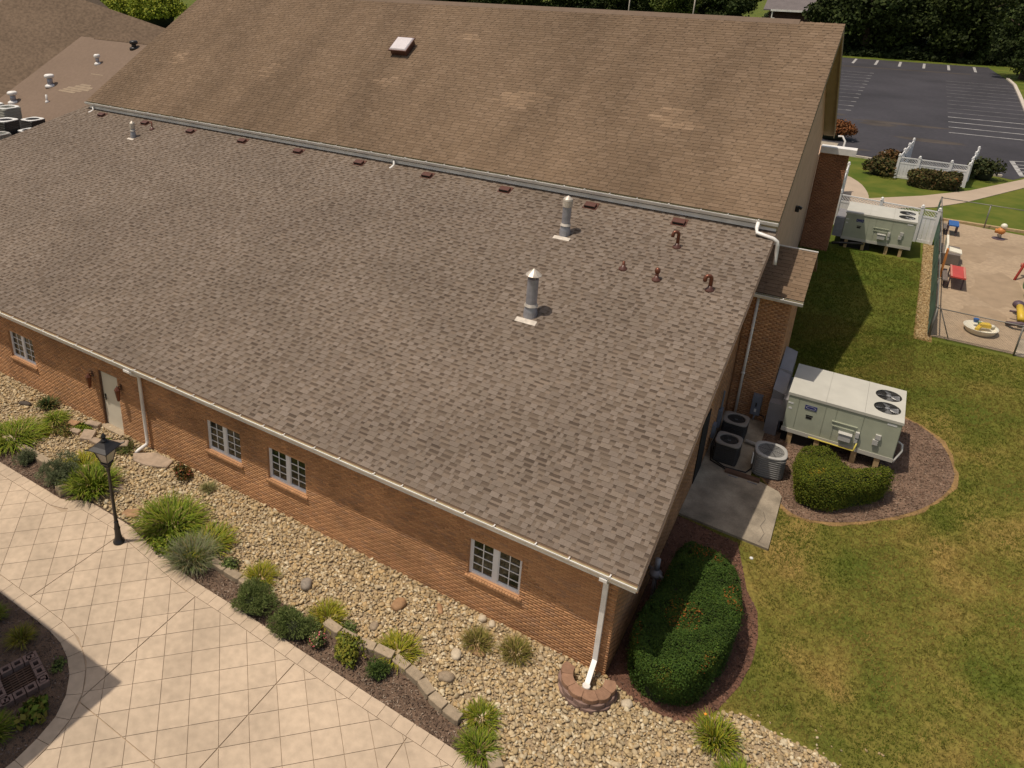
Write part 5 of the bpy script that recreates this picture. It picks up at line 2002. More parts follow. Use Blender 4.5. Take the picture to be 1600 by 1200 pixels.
# lamp post
lp = thing('lamp_post', 'black lamp post with a four-sided frosted lantern at the edge of the paving', 'lamp post', (-12.07, -3.25, 0.03))
mb = MB()
mb.lathe([(0.15, 0.0), (0.15, 0.05), (0.115, 0.08), (0.10, 0.16), (0.085, 0.20), (0.075, 0.42), (0.085, 0.45), (0.07, 0.50), (0.055, 0.62), (0.062, 0.66), (0.048, 0.70)], (-12.07, -3.25, 0.03), 14)
mb.build('base', 'black', lp, True)
mb = MB()
mb.lathe([(0.047, 0.70), (0.038, 2.25), (0.055, 2.28), (0.05, 2.33), (0.09, 2.42), (0.11, 2.46)], (-12.07, -3.25, 0.03), 12)
mb.build('pole', 'black', lp, True)
zl = 2.49


def sq(r, a=0.2):
    return [(r * math.sqrt(2) * math.cos(a + PI / 4 + k * PI / 2), r * math.sqrt(2) * math.sin(a + PI / 4 + k * PI / 2)) for k in range(4)]


mb = MB()
mb.loft([sq(0.105), sq(0.115), sq(0.10)], [zl, zl + 0.05, zl + 0.07], (-12.07, -3.25, 0.03))
r0, r1, h1 = 0.10, 0.20, 0.40
for k in range(4):
    a, b = sq(r0)[k], sq(r1)[k]
    mb.tube([(-12.07 + a[0], -3.25 + a[1], 0.03 + zl + 0.06), (-12.07 + b[0], -3.25 + b[1], 0.03 + zl + 0.06 + h1)], 0.014, 4)
mb.loft([sq(0.215), sq(0.215)], [zl + 0.055 + h1, zl + 0.085 + h1], (-12.07, -3.25, 0.03))
mb.build('lantern_frame', 'black', lp)
mb = MB()
mb.loft([sq(0.092), sq(0.19)], [zl + 0.075, zl + 0.05 + h1], (-12.07, -3.25, 0.03))
mb.build('lantern_glass', 'lamp_glass', lp)
mb = MB()
mb.loft([sq(0.29), sq(0.285), sq(0.18), sq(0.085), sq(0.07)], [zl + 0.09 + h1, zl + 0.105 + h1, zl + 0.17 + h1, zl + 0.25 + h1, zl + 0.27 + h1], (-12.07, -3.25, 0.03))
for k in range(4):
    a, b = sq(0.27)[k], sq(0.34)[k]
    mb.tube([(-12.07 + a[0], -3.25 + a[1], 0.03 + zl + .10 + h1), (-12.07 + b[0] * .97, -3.25 + b[1] * .97, 0.03 + zl + .12 + h1), (-12.07 + b[0], -3.25 + b[1], 0.03 + zl + .17 + h1)], [0.02, 0.016, 0.006], 5)
mb.lathe([(0.07, 0), (0.085, 0.03), (0.06, 0.06), (0.04, 0.08), (0.065, 0.13), (0.04, 0.19), (0.01, 0.23)], (-12.07, -3.25, 0.03 + zl + .27 + h1), 10)
mb.build('lantern_roof', 'black', lp)


# ------------------------------------------------------------------ big packaged cooling units
def fan_rings(mb, c, r, n=7):
    for k in range(1, n + 1):
        rr = r * k / n
        pts = [(c[0] + rr * math.cos(2 * PI * i / 20), c[1] + rr * math.sin(2 * PI * i / 20), c[2]) for i in range(21)]
        mb.tube(pts, 0.004, 4, False)
    for i in range(6):
        a = 2 * PI * i / 6
        mb.tube([(c[0], c[1], c[2] + 0.004), (c[0] + r * math.cos(a), c[1] + r * math.sin(a), c[2] + 0.004)], 0.005, 4)


def blades(mb, c, r, n=4):
    mb.lathe([(0.07, -0.05), (0.07, 0.03), (0.02, 0.045)], c, 10)
    for i in range(n):
        a = 2 * PI * i / n
        pts = []
        for rr, da, dz in ((0.06, -0.35, -0.03), (r * 0.9, -0.30, -0.04), (r * 0.9, 0.42, 0.03), (0.06, 0.5, 0.02)):
            pts.append((c[0] + rr * math.cos(a + da), c[1] + rr * math.sin(a + da), c[2] + dz))
        mb.add(pts + [(x, y, z - 0.006) for x, y, z in pts], [(0, 1, 2, 3), (7, 6, 5, 4), (0, 4, 5, 1), (1, 5, 6, 2), (2, 6, 7, 3), (3, 7, 4, 0)])


def big_unit(loc, label, duct=True):
    W_, D_, H_ = 2.95, 2.08, 1.28
    t = thing('cooling_unit', label, 'cooling unit', loc, 'two big sage-green cooling units')
    X, Y, Z = loc
    b = 0.50                                 # underside height
    mb = MB()
    mb.b2(X, X + W_, Y, Y + D_, Z + b, Z + b + H_ - 0.05)
    t_body = mb.build('cabinet', 'rtu', t)
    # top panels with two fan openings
    zt = Z + b + H_ - 0.05
    fx, r = X + W_ - 0.42, 0.345
    fy = (Y + 0.62, Y + 1.46)
    for k, (p, q) in enumerate(((X - 0.03, X + 0.98), (X + 0.985, X + 1.99), (X + 1.995, X + W_ + 0.03))):
        mb = MB()
        if k < 2:
            mb.b2(p, q, Y - 0.03, Y + D_ + 0.03, zt, zt + 0.055)
        else:
            # annulus panels: strips round the round openings
            n = 28
            cells = ((Y - 0.03, (fy[0] + fy[1]) / 2, fy[0]), ((fy[0] + fy[1]) / 2, Y + D_ + 0.03, fy[1]))
            for y0, y1, cy in cells:
                outer, inner = [], []
                for i in range(n):
                    a = 2 * PI * i / n
                    dx, dy = math.cos(a), math.sin(a)
                    s = min(((q - fx) / dx) if dx > 1e-6 else ((p - fx) / dx if dx < -1e-6 else 9), ((y1 - cy) / dy) if dy > 1e-6 else ((y0 - cy) / dy if dy < -1e-6 else 9))
                    outer.append((fx + dx * s, cy + dy * s))
                    inner.append((fx + dx * r, cy + dy * r))
                for (cxn, cyn) in ((p, y0), (q, y0), (q, y1), (p, y1)):
                    ai = min(range(n), key=lambda i: abs(((math.atan2(cyn - cy, cxn - fx) - 2 * PI * i / n + PI) % (2 * PI)) - PI))
                    outer[ai] = (cxn, cyn)
                vs = [(x, y, zt + 0.055) for x, y in outer] + [(x, y, zt + 0.055) for x, y in inner] + [(x, y, zt) for x, y in inner] + [(x, y, zt) for x, y in outer]
                fs = []
                for i in range(n):
                    j = (i + 1) % n
                    fs += [(i, j, n + j, n + i), (n + i, n + j, 2 * n + j, 2 * n + i), (3 * n + i, 3 * n + j, j, i)]
                mb.add(vs, fs)
        mb.build('top_panel', 'rtu_top', t)
    mb = MB()
    mb.b2(X - 0.035, X + W_ + 0.035, Y - 0.038, Y - 0.028, zt - 0.03, zt + 0.057)
    mb.build('drip_edge', 'rtu_top', t)
    for cy in fy:
        mb = MB()
        mb.lathe([(r, 0.0), (r, 0.052)], (fx, cy, zt), 28, False)
        mb.lathe([(r * 0.99, 0.001), (r * 0.99, 0.004)], (fx, cy, zt), 28, True)
        f = mb.build('fan', 'dark', t)
        m = MB()
        blades(m, (fx, cy, zt + 0.035), r)
        m.build('fan_blade', 'fan', f)
        m = MB()
        fan_rings(m, (fx, cy, zt + 0.062), r)
        m.build('guard', 'grille', f)
    # front panels, slightly proud with seams
    for p, q in ((0.0, 0.30), (0.305, 1.03), (1.035, 1.32), (1.325, 2.02), (2.025, 2.95)):
        mb = MB()
        mb.b2(X + p + 0.004, X + q - 0.004, Y - 0.016, Y, Z + b + 0.06, zt - 0.032)
        mb.build('side_panel', 'rtu', t)
    for p in (0.02, 1.0):
        mb = MB()
        mb.b2(X + W_, X + W_ + 0.014, Y + p, Y + p + 0.96, Z + b + 0.06, zt - 0.032)
        mb.build('side_panel', 'rtu', t)
    mb = MB()
    mb.b2(X + 0.48, X + 0.80, Y - 0.030, Y - 0.017, zt - 0.36, zt - 0.22)
    bd = mb.build('badge', 'blue', t)
    m = MB()
    n = 20
    c = (X + 0.64, zt - 0.29)
    o_ = [(c[0] + 0.135 * math.cos(2 * PI * i / n), c[1] + 0.047 * math.sin(2 * PI * i / n)) for i in range(n)]
    i_ = [(c[0] + 0.125 * math.cos(2 * PI * i / n), c[1] + 0.039 * math.sin(2 * PI * i / n)) for i in range(n)]
    m.add([(x, Y - 0.0325, z) for x, z in o_] + [(x, Y - 0.0325, z) for x, z in i_], [(i, (i + 1) % n, n + (i + 1) % n, n + i) for i in range(n)])
    m.build('badge_oval', 'label', bd)
    mb = MB()
    mb.b2(X + 0.55, X + 0.74, Y - 0.024, Y - 0.017, zt - 0.58, zt - 0.545)
    mb.b2(X + 0.56, X + 0.72, Y - 0.024, Y - 0.017, zt - 0.67, zt - 0.60)
    mb.build('decal', 'black', t)
    for (x0, x1, z0, z1) in ((0.02, 0.16, -0.32, -0.27), (0.05, 0.14, -0.50, -0.44), (2.60, 2.84, -0.14, -0.07)):
        mb = MB()
        mb.b2(X + x0, X + x1, Y - 0.022, Y - 0.017, zt + z0, zt + z1)
        mb.build('label_plate', 'label', t)
    mb = MB()
    mb.b2(X + 1.25, X + 1.92, Y - 0.045, Y - 0.017, zt - 0.52, zt - 0.49)
    mb.b2(X + 1.28, X + 1.86, Y - 0.045, Y - 0.017, zt - 0.66, zt - 0.63)
    mb.build('rail_slot', 'rtu', t)
    mb = MB()
    mb.b2(X + 1.50, X + 1.82, Y - 0.17, Y - 0.017, Z + b + 0.24, Z + b + 0.46)
    mb.b2(X + 1.48, X + 1.84, Y - 0.19, Y - 0.017, Z + b + 0.46, Z + b + 0.475)
    mb.build('flue_hood', 'rtu_light', t)
    mb = MB()
    mb.b2(X + 1.91, X + 2.01, Y - 0.09, Y - 0.017, Z + b + 0.42, Z + b + 0.60)
    mb.b2(X + 1.92, X + 2.0, Y - 0.08, Y - 0.017, Z + b + 0.24, Z + b + 0.36)
    mb.build('switch_box', 'rtu_light', t)
    mb = MB()
    mb.b2(X + 2.40, X + 2.54, Y - 0.07, Y - 0.017, Z + b + 0.55, Z + b + 0.70)
    mb.b2(X + 2.36, X + 2.50, Y - 0.08, Y - 0.017, Z + b + 0.36, Z + b + 0.52)
    mb.build('disconnect', 'rtu_light', t)
    mb = MB()
    mb.b2(X - 0.02, X + W_ + 0.02, Y - 0.03, Y + 0.03, Z + b - 0.07, Z + b + 0.058)
    mb.b2(X - 0.02, X + W_ + 0.02, Y + D_ - 0.03, Y + D_ + 0.03, Z + b - 0.07, Z + b + 0.058)
    mb.b2(X + W_ - 0.04, X + W_ + 0.02, Y + 0.031, Y + D_ - 0.031, Z + b - 0.07, Z + b + 0.058)
    mb.build('base_rail', 'rtu_top', t)
    for lx in (0.25, 1.0, 2.0, 2.6):
        for ly in (0.12, D_ - 0.12):
            mb = MB()
            mb.b2(X + lx - 0.07, X + lx + 0.07, Y + ly - 0.12, Y + ly + 0.12, Z - 0.1, Z + b - 0.07)
            mb.build('leg', 'wood_tan', t)
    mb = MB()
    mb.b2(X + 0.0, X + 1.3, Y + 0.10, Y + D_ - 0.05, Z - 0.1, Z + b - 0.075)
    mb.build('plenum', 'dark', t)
    return t


U1 = (1.76, 10.82, 0.60)
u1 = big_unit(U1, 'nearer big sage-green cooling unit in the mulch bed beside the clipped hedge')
mb = MB()
mb.tube([(U1[0] + 0.75, U1[1] - 0.10, 1.10), (U1[0] + 1.95, U1[1] - 0.10, 1.08), (U1[0] + 1.97, U1[1] - 0.10, 1.12), (U1[0] + 2.0, U1[1] - 0.06, 1.35)], 0.022, 8)
mb.build('gas_pipe', 'gas', u1, True)
mb = MB()
mb.tube([(U1[0] + 2.98, U1[1] + 0.25, 1.62), (U1[0] + 3.10, U1[1] + 0.20, 1.58), (U1[0] + 3.13, U1[1] + 0.15, 1.40), (U1[0] + 3.02, U1[1] + 0.05, 1.15), (U1[0] + 2.98, U1[1], 1.05)], 0.03, 8)
mb.build('drain_hose', 'rtu_light', u1, True)
U2 = (1.62, 28.25, 1.78)
u2 = dup(u1, U2, 0, (0.96, 0.95, 1.0), 'farther big sage-green cooling unit in front of the white vinyl fence')
for ch in list(children(u2)):
    if ch.name.startswith(('gas_pipe', 'drain_hose')):
        bpy.data.objects.remove(ch)

duct = thing('duct', 'grey sheet-metal duct rising against the brick projection beside the nearer cooling unit', 'duct', (1.5, 11.6, 0.6))
mb = MB()
mb.hexa([(1.26, 11.35, 0.6), (1.62, 11.35, 0.6), (1.62, 13.0, 0.6), (1.26, 13.0, 0.6), (1.26, 11.35, 2.05), (1.62, 11.35, 1.95), (1.62, 13.0, 2.75), (1.26, 13.0, 2.85)])
mb.build('riser', 'duct', duct)
mb = MB()
mb.b2(1.621, 1.758, 10.98, 12.6, 1.22, 2.0)
mb.b2(1.26, 1.62, 11.0, 11.345, 0.62, 1.75)
mb.build('elbow', 'duct', duct)
mb = MB()
mb.b2(1.24, 1.64, 12.1, 12.13, 0.62, 2.45)
mb.b2(1.62, 1.66, 11.33, 11.36, 0.62, 1.96)
mb.build('seam_flange', 'galv', duct)
ply = MB()
ply.b2(1.5, 2.05, 12.95, 13.6, 0.95, 1.35)
tag(ply.build('plywood_box', 'wood_tan'), 'pale plywood panel wedged behind the duct of the nearer cooling unit', 'board')
d2 = thing('duct', 'shaded grey duct at the left end of the farther cooling unit', 'duct', (1.4, 28.6, 1.8))
mb = MB()
mb.b2(1.22, 1.60, 28.25, 30.0, 2.3, 3.2)
mb.build('riser', 'duct', d2)
mb = MB()
mb.b2(1.20, 1.605, 28.24, 28.27, 2.28, 3.22)
mb.build('seam_flange', 'galv', d2)
st = MB()
st.tube([(1.3, 27.9, 2.0), (1.7, 28.05, 2.05), (2.6, 28.15, 2.15)], 0.05, 8)
tag(st.build('insulated_pipe', 'black', None, True), 'black insulated pipe low in front of the farther cooling unit', 'pipe')


# ------------------------------------------------------------------ small condensers
def condenser(name, label, x, y, z, w, h, body, top, r=0.09, fanr=0.26, group='condensers on the concrete pad', rz=0.0, slats=9):
    t = thing(name, label, 'condenser', (x, y, z), group)
    mb = MB()
    mb.rbox((x, y, z + (h - 0.04) / 2), (w - 0.05, w - 0.05, h - 0.04), r * 0.8, 4, rz)
    c = mb.build('cabinet', body, t)
    m = MB()
    k = w / 2 - 0.012
    for i in range(slats):
        zz = z + 0.06 + (h - 0.16) * i / (slats - 1)
        m.rbox((x, y, zz), (w - 0.022, w - 0.022, 0.018), r * 0.8, 4, rz)
    m.build('louvres', body, c)
    # cover with a round opening
    mb = MB()
    n = 32
    zt = z + h
    ring = []
    hw = w / 2
    for i in range(n):
        a = 2 * PI * i / n
        p = 5.0 if r < 0.15 else 3.0
        d = (abs(math.cos(a)) ** p + abs(math.sin(a)) ** p) ** (-1 / p)
        ring.append((hw * d * math.cos(a + rz), hw * d * math.sin(a + rz)))
    inner = [(fanr * math.cos(2 * PI * i / n + rz), fanr * math.sin(2 * PI * i / n + rz)) for i in range(n)]
    vs = [(x + a, y + b, zt - 0.05) for a, b in ring] + [(x + a, y + b, zt - 0.012) for a, b in ring] + [(x + a * 0.96, y + b * 0.96, zt) for a, b in ring] + \
         [(x + a * 1.06, y + b * 1.06, zt) for a, b in inner] + [(x + a, y + b, zt - 0.02) for a, b in inner] + [(x + a, y + b, zt - 0.13) for a, b in inner]
    fs = []
    for q in range(5):
        for i in range(n):
            j = (i + 1) % n
            fs.append((q * n + i, q * n + j, (q + 1) * n + j, (q + 1) * n + i))
    mb.add(vs, fs)
    mb.build('top_cover', top, t, False)
    mb = MB()
    mb.lathe([(fanr * 1.01, -0.004), (fanr * 1.01, 0.0)], (x, y, zt - 0.125), 24)
    f = mb.build('fan', 'dark', t)
    m = MB()
    blades(m, (x, y, zt - 0.075), fanr, 3)
    m.build('fan_blade', 'fan', f)
    m = MB()
    fan_rings(m, (x, y, zt - 0.016), fanr, 6)
    m.build('guard', 'grille' if body != 'rtu_light' else 'fan', f)
    return t


condenser('condenser', 'taupe-topped dark square condenser farther back against the brick corner of the pad', 0.50, 10.35, 0.60, 0.72, 0.62, 'cond_dark', 'cond_top')
condenser('condenser', 'taupe-topped dark square condenser in front of its twin on the pad', 0.55, 9.05, 0.53, 0.72, 0.68, 'cond_dark', 'cond_top')
M['cond_grey'] = mat('grey_louvre_steel', (0.20, 0.195, 0.185), 0.5, var=0.1)
M['cond_grey2'] = mat('pale_grey_steel', (0.37, 0.36, 0.34), 0.45, var=0.08)
c3 = condenser('condenser', 'round-cornered grey condenser at the outer edge of the pad beside the hedge', 1.70, 9.15, 0.50, 0.88, 0.72, 'cond_grey', 'cond_grey2', 0.28, 0.35, rz=0.15)
mb = MB()
mb.box((1.28, 8.86, 0.95), (0.03, 0.18, 0.3), 0.15)
mb.build('service_plate', 'label', c3)
FL = 'condensers on the flat roof at far left'
fz = 4.78
M['cond_mid'] = mat('grey_green_louvre', (0.30, 0.30, 0.26), 0.5, var=0.1)
condenser('condenser', 'tall grey louvred condenser in the middle of the cluster at far left', -40.3, 11.95, fz, 1.15, 1.35, 'cond_mid', 'label', 0.2, 0.42, FL, 0.0)
condenser('condenser', 'dark square condenser at the front of the cluster at far left', -37.9, 10.35, fz, 1.05, 1.15, 'cond_dark', 'label', 0.12, 0.36, FL, 0.15)
condenser('condenser', 'dark condenser with a pale corner panel at the right of the cluster at far left', -38.35, 12.2, fz, 1.0, 0.85, 'cond_dark', 'label', 0.1, 0.36, FL, 0.1)
condenser('condenser', 'low condenser whose top just shows over the roof edge at far left', -36.85, 11.0, fz, 0.95, 0.62, 'cond_dark', 'label', 0.12, 0.36, FL, 0.1)
condenser('condenser', 'condenser half cut by the left picture edge in the cluster', -41.95, 11.95, fz, 1.15, 1.35, 'cond_mid', 'label', 0.2, 0.42, FL, 0.0)
condenser('condenser', 'grey-green condenser lowest in the cluster at the left picture edge', -36.85, 9.25, fz, 1.0, 0.72, 'cond_mid', 'cond_grey2', 0.2, 0.38, FL, 0.1)

# electrical box on its post, pipe, timbers
eb = thing('electrical_box', 'blue-grey electrical disconnect box mounted low on the brick projection', 'electrical box', (0.88, 11.5, 0.85))
mb = MB()
mb.b2(0.74, 1.02, 11.40, 11.59, 0.92, 1.62)
mb.build('box', 'ebox', eb)
mb = MB()
mb.b2(0.76, 1.0, 11.385, 11.399, 0.95, 1.59)
mb.build('cover', 'ebox', eb)
mb = MB()
mb.b2(0.86, 0.90, 11.36, 11.384, 1.25, 1.38)
mb.build('lever', 'black', eb)
mb = MB()
mb.b2(0.85, 0.91, 11.37, 11.384, 1.05, 1.16)
mb.build('label_plate', 'label', eb)
mb = MB()
mb.tube([(0.88, 11.48, 0.92), (0.86, 11.48, 0.62)], 0.025, 8)
mb.build('conduit', 'galv', eb, True)
mb = MB()
mb.tube([(1.0, 11.45, 0.95), (1.15, 11.35, 1.0), (1.3, 11.2, 0.8), (1.35, 11.1, 0.65)], 0.02, 8)
mb.build('cable', 'black', eb, True)
mb = MB()
mb.tube([(0.90, 10.05, 0.72), (2.08, 10.02, 0.66)], 0.055, 12)
mb.tube([(2.03, 10.02, 0.665), (2.12, 10.02, 0.665)], 0.068, 12)
tag(mb.build('drain_pipe', M['rtu_light'], None, True), 'pale plastic drain pipe lying across the pad behind the grey condenser', 'pipe')
tb = thing('timber', 'flat brown timber on the pad in front of the condensers', 'timber', (1.1, 8.35, 0.5))
mb = MB()
mb.box((1.15, 8.42, 0.535), (0.95, 0.17, 0.07), 0.02)
mb.build('plank', 'wood', tb)
for x in (0.95, 1.48):
    mb = MB()
    mb.box((x - 0.03, 8.25, 0.515), (0.26, 0.022, 0.022), 0.02)
    mb.build('metal_strip', 'galv', tb)
for k, pts in enumerate((((0.18, 9.6, 1.0), (0.12, 9.2, 0.75), (0.25, 8.75, 0.56), (0.6, 8.55, 0.54), (1.2, 8.62, 0.54), (1.35, 8.9, 0.62)), ((0.12, 9.8, 0.9), (0.06, 9.3, 0.68), (0.2, 8.65, 0.55), (0.7, 8.45, 0.53), (1.25, 8.55, 0.53)))):
    mb = MB()
    mb.tube(pts, 0.02, 6)
    tag(mb.build('refrigerant_line', 'black', None, True), 'black refrigerant line looping over the pad, %s' % ('inner one by the condensers' if k == 0 else 'outer one nearer the gable wall'), 'pipe', 'refrigerant lines')
mb = MB()
mb.b2(0.0, 0.10, 9.9, 10.2, 0.95, 1.55)
mb.tube([(0.05, 10.05, 1.55), (0.05, 10.05, 2.2)], 0.03, 6)
mb.b2(0.0, 0.09, 9.2, 9.45, 0.95, 1.4)
cb = mb.build('conduit_box', 'ebox', wing)
mb = MB()
mb.b2(0.001, 0.02, 7.3, 8.25, 0.45, 2.5)
mb.build('side_door', 'dark', wing)
# grey standpipe in the shade behind the big hedge
sp = thing('standpipe', 'grey pipe standpipe with a crossways valve in the shade by the gable wall', 'standpipe', (0.2, 2.9, 0.05))
mb = MB()
mb.tube([(0.21, 2.75, 0.0), (0.21, 2.75, 0.78)], 0.05, 10)
mb.tube([(0.21, 2.75, 0.95), (0.20, 2.78, 1.25)], 0.065, 10)
mb.build('riser', 'duct', sp, True)
mb = MB()
mb.lathe([(0.10, -0.03), (0.15, 0.0), (0.15, 0.09), (0.09, 0.13), (0.06, 0.18)], (0.21, 2.75, 0.78), 12)
mb.tube([(0.02, 2.86, 0.86), (0.42, 2.64, 0.86)], 0.045, 10)
mb.build('valve', 'duct', sp, True)
mb = MB()
mb.sphere((2.0, 5.35, 0.24), 0.05, 8, 5, 0.7)
tag(mb.build('sprinkler_cover', 'label'), 'small pale sprinkler cover in the grass between hedge and pad', 'sprinkler')


# ------------------------------------------------------------------ white vinyl fences
def vinyl_post(parent, x, y, z, h, w=0.13):
    mb = MB()
    mb.b2(x - w / 2, x + w / 2, y - w / 2, y + w / 2, z, z + h)
    p = mb.build('post', 'pvc', parent)
    m = MB()
    m.box((x, y, z + h + 0.012), (w + 0.03, w + 0.03, 0.024))
    m.sphere((x, y, z + h + 0.085), 0.07, 10, 6)
    m.build('post_cap', 'pvc', p)


def lattice(mb, p, q, z0, z1, t=0.012, step=0.14):
    L = math.hypot(q[0] - p[0], q[1] - p[1])
    ux, uy = (q[0] - p[0]) / L, (q[1] - p[1]) / L
    nx, ny = -uy, ux
    H = z1 - z0
    k = -H
    while k < L:
        for sgn in (1, -1):
            a, b = (k, k + H) if sgn > 0 else (k + H, k)
            za, zb_ = z0, z1
            s0, s1 = a, b
            # clip to the panel
            lo, hi = 0.0, L
            f = lambda s: za + (zb_ - za) * (s - s0) / (s1 - s0)
            c0, c1 = min(max(s0, lo), hi), min(max(s1, lo), hi)
            if abs(c1 - c0) < 0.02:
                continue
            w = 0.022
            d = 0.006 * sgn
            pts = []
            for s, zz in ((c0, f(c0) - w), (c1, f(c1) - w), (c1, f(c1) + w), (c0, f(c0) + w)):
                zz = min(max(zz, z0), z1)
                pts.append((p[0] + ux * s + nx * d, p[1] + uy * s + ny * d, zz))
            o = [(x + nx * t * sgn, y + ny * t * sgn, z) for x, y, z in pts]
            mb.hexa(pts + o)
        k += step


def vinyl_run(parent, pts, z, h, lat=0.34, scallop=0.0, step_boards=0.155):
    for i, (p, q) in enumerate(zip(pts, pts[1:])):
        L = math.hypot(q[0] - p[0], q[1] - p[1])
        ux, uy = (q[0] - p[0]) / L, (q[1] - p[1]) / L
        a = (p[0] + ux * 0.065, p[1] + uy * 0.065)
        b = (q[0] - ux * 0.065, q[1] - uy * 0.065)
        an = math.atan2(uy, ux)
        mid = ((a[0] + b[0]) / 2, (a[1] + b[1]) / 2)
        l = L - 0.13
        zt = z + h - 0.08
        for zz, hh in ((z + 0.10, 0.15), (zt - lat, 0.09), (zt, 0.06)):
            mb = MB()
            mb.box((mid[0], mid[1], zz), (l, 0.045, hh), an)
            mb.build('rail', 'pvc', parent)
        n = max(1, int(l / step_boards))
        for k in range(n):
            s = (k + 0.5) * l / n
            mb = MB()
            mb.box((a[0] + ux * s, a[1] + uy * s, z + 0.10 + (zt - lat - z - 0.10) / 2), (l / n - 0.008, 0.022, zt - lat - z - 0.12), an)
            mb.build('board', 'pvc', parent)
        if lat > 0.1:
            mb = MB()
            lattice(mb, a, b, zt - lat + 0.045, zt - 0.03)
            kind(mb.build('lattice', 'pvc', parent), 'stuff')


enc = thing('lattice_enclosure', 'white vinyl three-sided enclosure with lattice tops at the car park edge', 'fence', (5, 44, 2.0))
fp = [(3.28, 44.0), (4.35, 43.97), (6.0, 43.93), (6.9, 43.9)]
for x, y in fp:
    vinyl_post(enc, x, y, 2.0, 1.42)
vinyl_run(enc, fp, 2.0, 1.42)
for base, d in (((3.28, 44.0), (0.62, 6.1)), ((6.9, 43.9), (0.65, 5.8))):
    n = 3
    ps = [(base[0] + d[0] * k / n, base[1] + d[1] * k / n) for k in range(n + 1)]
    for k, (x, y) in enumerate(ps[1:]):
        vinyl_post(enc, x, y, 2.0, 1.42)
    vinyl_run(enc, ps, 2.0, 1.42)
f2 = thing('vinyl_fence', 'white vinyl fence with a lattice top behind the farther cooling unit', 'fence', (3, 31, 1.9))
fp = [(5.31, 30.65), (4.62, 30.74), (2.9, 30.97), (1.05, 31.22)]
for x, y in fp:
    vinyl_post(f2, x, y, T(y) - 0.02, 1.74)
vinyl_run(f2, fp, 1.93, 1.74)
f3 = thing('vinyl_fence', 'white vinyl fence run seen end-on beside the far brick projection', 'fence', (1, 35, 2.0))
fp = [(0.98, 31.9), (0.94, 34.0), (0.90, 36.1), (0.86, 38.2)]
for x, y in fp:
    vinyl_post(f3, x, y, 2.0, 1.70)
vinyl_run(f3, fp, 2.0, 1.70, 0.0)
mb = MB()
mb.tube([(-0.2, 47.5, 2.0), (-0.2, 47.5, 4.7), (0.35, 47.3, 5.0), (0.55, 46.6, 4.8), (0.75, 46.0, 4.2), (0.95, 45.4, 3.2)], 0.13, 8)

# chain-link fence with green windscreen
cl = thing('chain_link_fence', 'chain-link playground fence, its long side hung with green windscreen fabric', 'fence', (5.5, 20.5, 1.26))


def cpost(x, y, h, r=0.03):
    mb = MB()
    z = T(y)
    mb.tube([(x, y, z - 0.1), (x, y, z + h)], r, 8)
    mb.sphere((x, y, z + h + 0.02), r * 1.3, 8, 4)
    mb.build('post', 'wire', cl, True)


gy = [20.5, 23.4, 26.3, 29.2, 32.1, 35.2]
for y in gy:
    cpost(5.5, y, 1.25)
for x in (8.12, 10.6):
    cpost(x, 20.52, 1.2)
for x in (7.6, 10.0):
    cpost(x, 35.1, 1.22)
mb = MB()
mb.tube([(5.5, y, T(y) + 1.25) for y in gy], 0.022, 6)
mb.tube([(5.5, 20.5, T(20.5) + 1.24), (10.6, 20.52, T(20.5) + 1.2)], 0.022, 6)
mb.tube([(5.5, 35.2, 3.24), (10.6, 35.0, 3.22)], 0.022, 6)
mb.tube([(5.62, 20.52, T(20.5) + 1.2), (6.1, 20.52, T(20.5) + 0.1)], 0.018, 6)
mb.build('top_rail', 'wire', cl, True)
fb = MB()
rr = random.Random(5)
for y0, y1 in zip(gy, gy[1:]):
    n = 12
    vs, fs = [], []
    for k in range(n + 1):
        y = y0 + 0.04 + (y1 - y0 - 0.08) * k / n
        for j in range(5):
            sag = 0.05 * math.sin(PI * k / n) if j == 4 else 0
            vs.append((5.46 - 0.05 * math.sin(2.2 * k + j) * (0.5 if 0 < j < 4 else 0.1) - rr.uniform(0, 0.02), y, T(y) + 0.06 + 1.13 * j / 4 - sag))
    for k in range(n):
        for j in range(4):
            fs.append((k * 5 + j, (k + 1) * 5 + j, (k + 1) * 5 + j + 1, k * 5 + j + 1))
    m = MB()
    m.add(vs + [(x - 0.004, y, z) for x, y, z in vs], fs + [tuple(i + len(vs) for i in f[::-1]) for f in fs])
    m.build('windscreen', 'green_fabric', cl, True)
wv, wf = [], []


def wire_face(p, q, h, step=0.075, r=0.0022):
    L = math.hypot(q[0] - p[0], q[1] - p[1])
    ux, uy = (q[0] - p[0]) / L, (q[1] - p[1]) / L
    k = -h
    while k < L:
        for sg in (1, -1):
            a, b = (k, k + h) if sg > 0 else (k + h, k)
            c0, c1 = min(max(a, 0), L), min(max(b, 0), L)
            if abs(c1 - c0) > 0.02:
                z0, z1 = h * (c0 - a) / (b - a), h * (c1 - a) / (b - a)
                x0, y0, x1, y1 = p[0] + ux * c0, p[1] + uy * c0, p[0] + ux * c1, p[1] + uy * c1
                i = len(wv)
                for (x, y, z) in ((x0, y0, z0), (x1, y1, z1)):
                    zz = T(y) + 0.05 + z
                    wv.extend([(x, y - r, zz - r), (x, y + r, zz - r), (x, y, zz + r * 1.4)])
                wf.extend([(i, i + 1, i + 4, i + 3), (i + 1, i + 2, i + 5, i + 4), (i + 2, i, i + 3, i + 5)])
        k += step


wire_face((5.5, 20.5), (10.6, 20.52), 1.14)
kind(np_obj('wire_mesh', wv, wf, None, 'wire', cl), 'stuff')

